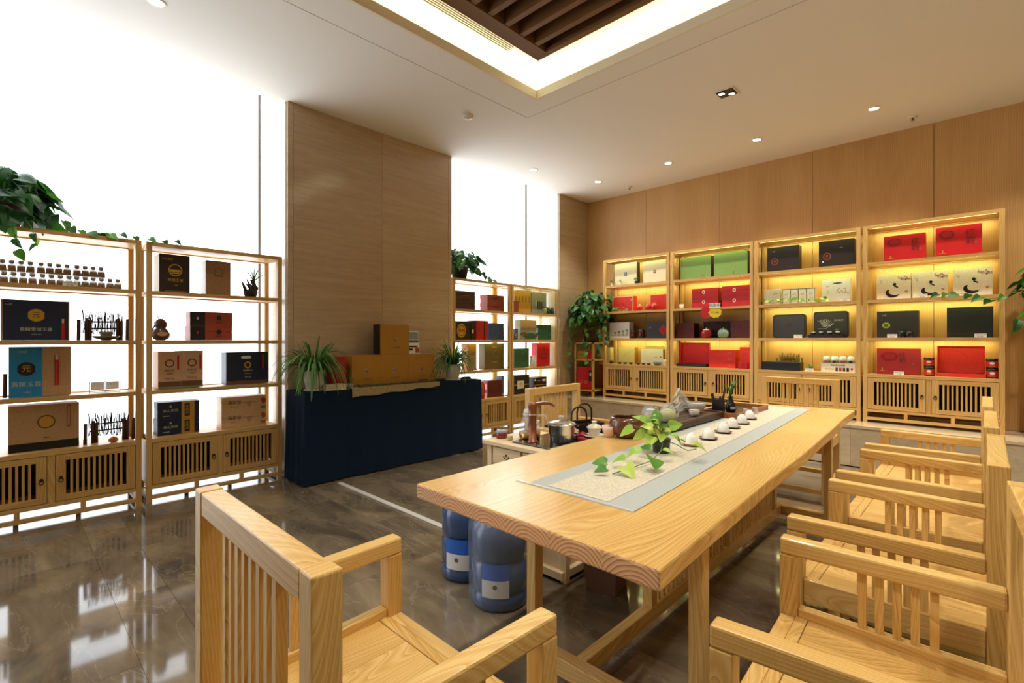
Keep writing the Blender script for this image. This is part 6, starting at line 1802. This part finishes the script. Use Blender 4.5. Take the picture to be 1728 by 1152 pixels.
# root pot with orchid leaves
o = at0('root_planter', 'gnarled dark root planter with a slim green orchid', 'plant')
r = random.Random(4)
MB().lathe([(.035, 0), (.045, .01), (.055, .05), (.05, .07), (0, .06)], 14, rfun=lambda a, j: 1 + .12 * math.sin(a * 4 + j), close=False).build('root_base', flat('root_dark', '#241613', .6), o)
for i in range(9):
    a = r.uniform(0, 2 * PI)
    MB().tube([(math.cos(a) * .03, math.sin(a) * .03, .03), (math.cos(a) * .055, math.sin(a) * .03, .09), (-.03 + math.cos(a) * .04, math.sin(a) * .03, .12 + r.uniform(0, .05))], [.016, .013, .005], 7).build('root', flat('root_dark', '#241613', .6), o)
MB().tube([(.02, 0, .07), (.03, 0, .12), (.028, 0, .17)], [.02, .018, .01], 8).build('bulb', L_MID, o)
for i, (dx, dz_) in enumerate(((-.09, .24), (.0, .28), (.05, .27), (.09, .22), (-.04, .25))):
    MB().tube([(.028, 0, .15), (.028 + dx * .4, -.01, dz_ * .85), (.028 + dx, -.02, dz_)], [.006, .005, .001], 5).build('leaf', L_MID, o)
place(o, 'B', 4, .78, .14)
# gourd shaped ornament
o = at0('gourd_ornament', 'dark brown tied gourd ornament next to the stacked rust boxes', 'ornament')
MB().lathe([(.03, 0), (.052, .015), (.062, .045), (.050, .08), (.034, .095), (.040, .115), (.044, .135), (.03, .16), (.012, .172), (0, .175)], 24, close=False, rfun=lambda a, j: 1 + .05 * math.sin(a * 5 + j * 2)).build('body', flat('gourd', '#4a2e24', .4, coat=.3), o)
MB().tube([(.012, 0, .165), (.02, 0, .19), (0, 0, .2), (-.02, 0, .19), (-.012, 0, .165)], .003, 6).build('loop', TWIG, o)
decal_poly([(.035 * math.cos(a), .018 * math.sin(a)) for a in [2 * PI * k / 16 for k in range(16)]], card('tan'), 'pale_patch', o, 0, -.064, .05)
MB().tube([(-.04, -.02, .12), (-.06, -.02, .08), (-.065, -.01, .03)], .005, 6).build('tassel', TWIG, o)
place(o, 'B', 3, .115, .14)

# unit C: red bag and stacked things
o = at0('red_pouch_bag', 'bright red upright pouch with a white vertical label and cord top', 'bag')
MB().lathe([(.05, 0), (.062, .01), (.066, .12), (.060, .18), (.04, .20), (.045, .225), (0, .22)], 16, sy=.6, close=False).build('body', flat('red_silk', '#b0161c', .35), o)
decal_rect(.026, .11, card('pink'), 'label', o, 0, -.0405, .10)
lettering('黄精茶', .022, card('maroon'), o, 0, -.0412, .10, True)
MB().tube([(0, 0, .21), (-.008, 0, .245), (.006, 0, .27)], .003, 5).build('cord', flat('gold_foil', '#c79a38', .35, metal=.5), o)
place(o, 'C', 1, .52, .08)
# unit D: jars
def mini_jar(name, label, c, r_=.026, h_=.06, lidc='#3a3a30', group=None, cat='jar'):
    o = at0(name, label, cat, group)
    MB().lathe([(r_ * .8, 0), (r_, h_ * .1), (r_, h_ * .75), (r_ * .8, h_ * .85)], 20).build('body', flat('jar_' + c[1:], c, .25, coat=.3), o)
    MB().lathe([(r_ * .85, h_ * .84), (r_ * .85, h_), (0, h_ * 1.01)], 20, close=False).build('lid', flat('lid_' + lidc[1:], lidc, .35), o)
    return o
for i, (uu, c) in enumerate(((.745, '#8a9a5a'), (.82, '#39453a'), (.91, '#39453a'))):
    place(mini_jar('glass_jar', ['pale green', 'dark green', 'dark green'][i] + ' small jar before the pale grey box, ' + ['leftmost', 'middle', 'rightmost'][i] + ' of three', c, .03, .10, group='green jars by the grey box'), 'D', 4, uu, .05)
place(mini_jar('grey_pebble_jar', 'small slate jar left of the landscape box', '#55606a', .025, .08), 'D', 3, .11, .05)
for i in range(2):
    place(mini_jar('white_bottle', 'slim white bottle between green and red boxes, ' + ['left', 'right'][i] + ' one', '#d8d8d2', .026, .16, '#c9c9c4', 'white bottles', 'bottle'), 'D', 2, .51 + i * .062, .10)
for i in range(1):
    place(mini_jar('white_vase', 'slender white vase right of the upright red box', '#dcd9d2', .022, .20, '#d0cdc6', None, 'vase'), 'D', 2, .91, .12)
# unit E
def tiny_plant(name, label, pot='#d8d4c8', n=7, h=.07, r_=.02):
    o = at0(name, label, 'plant')
    MB().lathe([(r_ * .7, 0), (r_, .035), (r_ * .9, .036), (0, .032)], 16, close=False).build('pot', flat('tp_' + pot[1:], pot, .4), o)
    for i in range(n):
        a = i * 2.4
        put_leaf(o, heart_leaf(L_MID, .18, .25, 'a'), (math.cos(a) * .01, math.sin(a) * .01, .035 + (i % 3) * h * .25), (math.cos(a), math.sin(a), .9), (0, -.3, 1), h * .7)
    return o
place(tiny_plant('small_succulent', 'small green plant in a black pot between the cream boxes', '#202022', 9, .06, .024), 'E', 4, .52, .04)
place(tiny_plant('small_succulent', 'pale sprig in a white pot before the left cream box', '#dcd8cc', 5, .05, .016), 'E', 4, .28, .04)
place(tiny_plant('small_succulent', 'tiny pale sprig at the left end of the top lit shelf', '#dcd8cc', 5, .05, .016), 'E', 4, .12, .05)
def round_pot(name, label, c, r_=.045, h_=.075, knob=None, lid=True, group=None):
    o = at0(name, label, 'jar', group)
    MB().lathe([(r_ * .6, 0), (r_ * .85, h_ * .15), (r_, h_ * .45), (r_ * .85, h_ * .8), (r_ * .6, h_ * .88)], 24).build('body', flat('rp_' + c[1:], c, .18, coat=.5), o)
    if lid:
        MB().lathe([(r_ * .66, h_ * .88), (r_ * .6, h_ * .97), (r_ * .15, h_ * 1.04), (r_ * .16, h_ * 1.14), (0, h_ * 1.16)], 20, close=False).build('lid', flat('rp_' + (knob or c)[1:], knob or c, .2, coat=.5), o)
    return o
place(round_pot('red_pot', 'round glossy red pot between the two bright red boxes', '#b5201e', .042, .08), 'E', 3, .565, .06)
place(round_pot('red_pot', 'round red pot before the right bright red box, left one', '#b5201e', .042, .08), 'E', 3, .70, .05)
place(round_pot('red_pot', 'round red pot before the right bright red box, right one', '#b5201e', .048, .09), 'E', 3, .80, .05)
o = at0('pothos_sprig', 'pothos sprig trailing before the left bright red box', 'plant')
MB().tube([(-.12, 0, .01), (-.05, -.01, .05), (.03, -.01, .07), (.12, 0, .02)], .0018, 5).build('vine', STEM, o)
for i in range(9):
    x = -.12 + i * .028
    put_leaf(o, heart_leaf(L_MID, .18, .25, 'a'), (x, -.01, .03 + .03 * math.sin(i * .8)), ((-1) ** i * .5, -.3, -.4), (0, -1, .6), .05)
place(o, 'E', 3, .26, .05)
def tea_tin(label, c, rc, r_=.04, h_=.12, group=None):
    o = at0('tea_tin', label, 'tin', group)
    MB().lathe([(r_, 0), (r_, h_ * .8), (r_ * .8, h_ * .88)], 24).build('body', flat('tin_' + c[1:], c, .35), o)
    MB().lathe([(r_ * .85, h_ * .86), (r_ * .85, h_), (0, h_ * 1.01)], 24, close=False).build('lid', flat('tin_' + c[1:], c, .35), o)
    decal_poly([(0, -.022), (.022, 0), (0, .022), (-.022, 0)], card(rc), 'label', o, 0, -r_ - .001, h_ * .4)
    return o
place(tea_tin('dark round tea tin with red diamond, left of two', '#2c1a1c', 'red', .04, .125), 'E', 2, .45, .09)
place(tea_tin('dark round tea tin with red diamond, right of two', '#2c1a1c', 'red', .046, .125), 'E', 2, .575, .09)
bm_ = MB().lathe([(.012, 0), (.014, .002), (.026, .016), (.032, .028), (.029, .028), (0, .008)], 16, close=False).mesh('tiny_bowl', flat('bowl_dk', '#4a4238', .3, coat=.3))
for i, uu in enumerate((.25, .34, .43, .55, .63, .71)):
    b = link('tiny_bowl', bm_)
    tag(b, 'tiny dark bowl on the cupboard top, %s of six in a row' % ['first', 'second', 'third', 'fourth', 'fifth', 'last'][i] + ' from the left', 'bowl', 'six tiny bowls in a row')
    place(b, 'E', 1, uu, .05)
b = MB().lathe([(.025, 0), (.03, .003), (.05, .022), (.056, .045), (.052, .045), (0, .015)], 24, close=False).build('blue_bowl', flat('bowl_blue', '#5f7480', .25, coat=.4))
tag(b, 'grey blue bowl right of the tiny dark bowls', 'bowl'); place(b, 'E', 1, .83, .06)
b = MB().lathe([(.022, 0), (.024, .003), (.030, .07), (.031, .08), (.028, .08), (0, .02)], 20, close=False).build('white_cup', PORC)
tag(b, 'tall white cup at the right end of the cupboard top', 'cup'); place(b, 'E', 1, .945, .06)
o = crumple('dark_ornament', 'small dark carved ornament at the left end of the cupboard top', 'ornament', (0, 0, 0), .035, .025, .05, flat('carved_dark', '#4a2018', .4), 5)
place(o, 'E', 1, .10, .07)
# unit F
o = at0('grass_pot', 'grassy plant in a white pot left of the crimson stacks', 'plant')
MB().lathe([(.022, 0), (.03, .06), (.027, .06), (0, .05)], 16, close=False).build('pot', flat('tp_d8d4c8', '#d8d4c8', .4), o)
for i in range(12):
    a = i * 2.4
    link('leaf', BL[i % 3], o, Matrix.Translation((0, 0, .045)) @ Matrix.Rotation(a, 4, 'Z') @ Matrix.Scale(.26, 4))
place(o, 'F', 3, .115, .08)
o = at0('lattice_basket', 'dark woven lattice basket behind the red and celadon jars', 'basket')
MB().box(-.19, .19, .01, .03, 0, .215).build('back', flat('lattice_dark', '#33201a', .6), o)
m = MB()
for i in range(-9, 10):
    for s in (-1, 1):
        x0, x1 = i * .04 - .1 * s, i * .04 + .1 * s
        a, b = Vector((x0, 0, .01)), Vector((x1, 0, .205))
        if abs(x0) < .19 and abs(x1) < .19:
            m.tube([(x0, .006, .01), (x1, .006, .205)], .0035, 4)
m.build('weave', flat('lattice_lt', '#5a3a2c', .5), o)
m = MB()
ring(m, -.195, .195, 0, 1, -.18, .18, 0, 1, 0, .01) if 0 else None
MB().box(-.195, -.18, 0, .03, 0, .22).box(.18, .195, 0, .03, 0, .22).box(-.18, .18, 0, .03, .205, .22).box(-.18, .18, 0, .03, 0, .012).build('frame', flat('lattice_lt', '#5a3a2c', .5), o)
place(o, 'F', 2, .545, .20)
place(round_pot('red_jar', 'shiny red round jar with white mark and ring knob', '#a3141a', .07, .115, '#cfae9a'), 'F', 2, .445, .09)
place(round_pot('celadon_jar', 'pale green celadon jar with dark knob', '#87a08e', .07, .115, '#7c9483'), 'F', 2, .655, .09)
# shelf sign: red and yellow splash with black words
o = at0('price_sign', 'red and yellow price splash sign with black words clipped to the shelf edge', 'sign')
def splash(cx_, cz_, rx_, rz_, n, mat, y):
    pts = []
    for i in range(n * 2):
        a = PI * i / n
        k = 1 if i % 2 else .84
        pts.append((cx_ + rx_ * k * math.cos(a), cz_ + rz_ * k * math.sin(a)))
    m = MB()
    m.face([(a, y, b) for a, b in pts])
    m.face([(a, y + .002, b) for a, b in pts[::-1]])
    for i in range(len(pts)):
        (a, b), (c, d) = pts[i], pts[(i + 1) % len(pts)]
        m.face([(a, y + .002, b), (c, y + .002, d), (c, y, d), (a, y, b)])
    return m.build('splash', mat, o)
splash(-.06, .05, .075, .085, 9, card('red'), 0)
splash(.055, .045, .085, .072, 9, flat('sign_yellow', '#d9c21e', .4), -.004)
MB().box(-.02, .12, -.008, -.006, .10, .16).build('word_panel', card('white'), o)
lettering('热卖中', .05, card('black'), o, .05, -.0095, .130)
lettering('¥ 168', .04, card('rust'), o, .055, -.0052, .045)
o.matrix_world = umat('F') @ Matrix.Translation((.545, -.03, LV[3] - .115))
# open red box with dark tray
def open_case(name, label, w_, h_, key, dkey, dep=.12):
    o = at0(name, label, 'box')
    MB().box(-w_ / 2, w_ / 2, -.0, dep, 0, .035).build('tray', card(dkey), o, bevel=.002)
    MB().box(-w_ / 2 + .01, w_ / 2 - .01, .0 + .008, dep - .01, .035, .038).build('lining', card('brownblack'), o)
    lid = MB().box(-w_ / 2, w_ / 2, dep, dep + .01, .0, h_).build('lid', card(key), o, bevel=.002)
    m = MB()
    m.box(-w_ / 2, w_ / 2, dep - .025, dep, h_ - .008, h_).box(-w_ / 2, -w_ / 2 + .008, dep - .025, dep, .035, h_ - .008).box(w_ / 2 - .008, w_ / 2, dep - .025, dep, .035, h_ - .008)
    m.build('lid_rim', card(key), o)
    return o
place(open_case('open_gift_box', 'open dark red box with upright lid and black tray, left of red stack', .39, .31, 'crimson', 'brownblack', .14), 'F', 1, .25, .06)
o = at0('red_gift_bag', 'tall bright red gift bag at the right end beside three red boxes', 'bag')
MB().box(-.06, .06, 0, .08, 0, .26).build('body', card('redbright'), o, bevel=.003)
for s in (-1, 1):
    MB().tube([(-.03, .04 + s * .036, .25), (-.025, .04 + s * .036, .28), (.025, .04 + s * .036, .28), (.03, .04 + s * .036, .25)], .003, 6).build('handle', flat('rope_pink', '#d9a08a', .6), o)
lettering('福', .05, card('rust'), o, 0, -.001, .17)
place(o, 'F', 1, .905, .10)
for i in range(2):
    b = MB().box(-.026, .026, 0, .05, 0, .075).build('small_red_box', card('crimson'), bevel=.002)
    tag(b, 'small red box before the red gift bag, ' + ['left', 'right'][i] + ' one', 'box', 'small red boxes before the gift bag'); place(b, 'F', 1, .875 + i * .056, .03)
# unit G
o = at0('tea_set_box', 'open white box holding four white tea packs', 'box')
MB().box(-.17, .17, .03, .05, 0, .178).box(-.17, .17, 0, .03, 0, .006).box(-.17, .17, 0, .03, .172, .178).box(-.17, -.164, 0, .03, .006, .172).box(.164, .17, 0, .03, .006, .172).build('body', card('ivory'), o)
place(o, 'G', 3, .433, .11)
for i in range(4):
    b = MB().box(-.036, .036, 0, .024, 0, .155).build('tea_pack', card('white'), bevel=.002)
    lettering('清茶', .018, card('greygreen'), b, 0, -.001, .10)
    tag(b, 'slim white tea pack in the open white box, %s of four' % ['first', 'second', 'third', 'fourth'][i], 'box', 'four white tea packs')
    place(b, 'G', 3, .433 - .123 + i * .082, .112, dz=.008)
def ivy_line(label, u, lv, u0, u1, n, seed):
    o = at0('ivy_garland', label, 'plant')
    r = random.Random(seed)
    L_ = u1 - u0
    MB().tube([(L_ * i / 12 - L_ / 2, r.uniform(-.01, .01), .012 + r.uniform(0, .015)) for i in range(13)], .002, 5).build('vine', STEM, o)
    for i in range(n):
        put_leaf(o, heart_leaf([L_MID, L_BRIGHT][i % 2], .18, .25, 'a'), (-L_ / 2 + L_ * (i + .5) / n, -.005, .02 + r.uniform(0, .03)), (r.uniform(-1, 1), -.5, r.uniform(-.3, .5)), (0, -1, .5), r.uniform(.03, .05))
    place(o, u, lv, (u0 + u1) / 2, .04)
ivy_line('ivy garland lying along the front of the white boxes', 'G', 3, .08, .76, 26, 3)
def rounded_case(label, uu, w_, h_, light, u='G'):
    o = at0('rounded_case', label, 'case')
    def rr_box(w2, h2, rad, y0, y1, mat, name):
        m = MB()
        pts = []
        for (cx_, cz_, a0) in ((w2 - rad, h2 * 2 - rad, 0), (-w2 + rad, h2 * 2 - rad, 90), (-w2 + rad, rad, 180), (w2 - rad, rad, 270)):
            for k in range(6):
                a = R(a0 + 18 * k)
                pts.append((cx_ + rad * math.cos(a), cz_ + rad * math.sin(a)))
        m.face([(a, y0, b) for a, b in pts])
        m.face([(a, y1, b) for a, b in pts[::-1]])
        for i in range(len(pts)):
            (a, b), (c, d) = pts[i], pts[(i + 1) % len(pts)]
            m.face([(a, y1, b), (c, y1, d), (c, y0, d), (a, y0, b)])
        return m.build(name, mat, o)
    rr_box(w_ / 2, h_ / 2, .03, .0, .05, card('blackgreen' if light else 'brownblack'), 'shell')
    f = rr_box(w_ / 2 - .012, h_ / 2 - .012, .024, -.003, .0, card('slate' if not light else 'slatebrown'), 'panel')
    f.location.z = .012
    return o
c1 = rounded_case('dark rounded case with brown glossy panel, left one in the lit shelf', .33, .335, .27, False)
place(c1, 'G', 2, .33, .14)
decal_poly([(-.02, 0), (0, -.015), (.03, .01), (0, .03)], card('maroon'), 'emblem', c1, 0, -.004, .14)
c2 = rounded_case('rounded case with a silver crane picture, right one in the lit shelf', .73, .325, .29, True)
place(c2, 'G', 2, .735, .16)
m = MB()
rr = random.Random(9)
for i in range(9):
    a = .2 + i * .22
    m.tube([(-.07, -.0035, .12), (-.07 + .07 * math.cos(a), -.0035, .12 + .07 * math.sin(a)), (-.06 + .10 * math.cos(a + .3), -.0035, .12 + .09 * math.sin(a + .3))], [.004, .003, .001], 4)
m.tube([(-.12, -.0035, .10), (-.05, -.0035, .10), (.0, -.0035, .13), (.03, -.0035, .16)], .003, 4)
m.build('crane_picture', card('silver'), c2)
lettering('清风雅茶', .022, card('silver'), c2, .075, -.0045, .19)
m = MB()
for i in range(6):
    a = i * PI / 3
    m.tube([(.06, -.004, .085), (.06 + .022 * math.cos(a), -.004, .085 + .022 * math.sin(a))], [.004, .002], 4)
m.build('leaf_picture', card('sage'), c2)
o = at0('jar_tray', 'flat black tray with four small white-lidded pots before the crane case', 'tray')
MB().box(-.16, .16, 0, .09, 0, .035).build('base', card('black'), o, bevel=.003)
place(o, 'G', 2, .70, .04)
for i in range(4):
    b = mini_jar('small_pot', 'small white-lidded pot in the black tray, %s of four' % ['first', 'second', 'third', 'fourth'][i], '#1c1c1c', .026, .03, '#c9c5ba', 'four pots in the black tray')
    place(b, 'G', 2, .585 + i * .077, .085, dz=.036)
o = tiny_plant('potted_fern', 'bright feathery plant in a square glass at the end of the long black box', '#6a5a3a', 4, .05, .025)
for i in range(16):
    link('leaf', BL[i % 4], o, Matrix.Translation((0, 0, .03)) @ Matrix.Rotation(i * 2.4, 4, 'Z') @ Matrix.Scale(.28, 4))
place(o, 'G', 1, .545, .12)
o = at0('can_carton', 'white open carton with ink drawings carrying four white tea cans', 'box')
W_ = .31
MB().box(-W_ / 2, W_ / 2, 0, .004, 0, .10).box(-W_ / 2, W_ / 2, .10, .104, 0, .13).box(-W_ / 2, -W_ / 2 + .004, .004, .10, 0, .11).box(W_ / 2 - .004, W_ / 2, .004, .10, 0, .11).box(-W_ / 2, W_ / 2, .004, .10, 0, .004).build('carton', card('ivory'), o)
lettering('明前黄山毛峰', .022, card('brownblack'), o, 0, -.001, .075)
for i in range(4):
    decal_rect(.022, .04, card(['slate', 'rust', 'slate', 'brownblack'][i]), 'printed_patch', o, -.01 + i * .033, -.001, .032)
decal_rect(.08, .006, card('slate'), 'printed_patch', o, -.075, -.001, .035)
decal_rect(.018, .02, card('red'), 'printed_patch', o, .125, -.001, .04)
place(o, 'G', 1, .82, .06)
for i in range(4):
    b = at0('tea_can', 'white domed tea can in the white carton, %s of four' % ['first', 'second', 'third', 'fourth'][i], 'can', 'four tea cans in the carton')
    MB().lathe([(.034, 0), (.034, .12), (.033, .125)], 20).build('body', flat('can_grey', '#8f8a80', .35), b)
    MB().lathe([(.034, .125), (.033, .150), (.026, .165), (0, .170)], 20, close=False).build('lid', flat('can_white', '#e0e2e4', .3), b)
    decal_rect(.03, .03, card('brownblack' if i % 2 else 'rust'), 'label', b, 0, -.0345, .108)
    place(b, 'G', 1, .82 - .111 + i * .074, .112, dz=.005)
# unit H
for i, uu in enumerate((.305, .365)):
    place(mini_jar('black_pot', 'small glossy black lidded pot before the dark box, %s one' % ['left', 'right'][i], '#0f0f10', .027, .062, '#131314', 'black pots'), 'H', 2, uu, .05)
def label_tin(label, uu, dz):
    o = at0('label_tin', label, 'tin', 'red labelled tins')
    r_, h_ = .040, .088
    MB().lathe([(r_, 0), (r_, h_ * .8)], 24).build('body', flat('tin_black', '#1a1512', .25, coat=.4), o)
    MB().lathe([(r_ * 1.03, h_ * .8), (r_ * 1.03, h_), (0, h_ * 1.005)], 24, close=False).build('lid', flat('tin_lid', '#2a211c', .25, metal=.5), o)
    m = MB()
    for i in range(10):
        a0, a1 = R(-180 + 18 * i), R(-180 + 18 * (i + 1))
        q = r_ + .0008
        m.face([(q * math.cos(a0), q * math.sin(a0), .012), (q * math.cos(a1), q * math.sin(a1), .012), (q * math.cos(a1), q * math.sin(a1), .066), (q * math.cos(a0), q * math.sin(a0), .066)], smooth=True)
    m.build('label', card('red'), o)
    decal_poly([(.018 * math.cos(a), .011 * math.sin(a)) for a in [2 * PI * k / 16 for k in range(16)]], card('ivory'), 'emblem', o, 0, -r_ - .0025, .048)
    decal_rect(.034, .006, card('gold'), 'emblem', o, 0, -r_ - .0025, .024)
    place(o, 'H', 1, uu, .09, dz=dz)
label_tin('red labelled black tin left of the open red box, lower of two', .515, .0005)
label_tin('red labelled black tin left of the open red box, upper of two', .513, .0900)
label_tin('red labelled black tin right of the open red box, lower of two', .950, .0005)
label_tin('red labelled black tin right of the open red box, upper of two', .948, .0900)
place(open_case('open_gift_box', 'open bright red box with lid up and black-edged tray, between the tins', .335, .29, 'redbright', 'redbright', .13), 'H', 1, .735, .06)
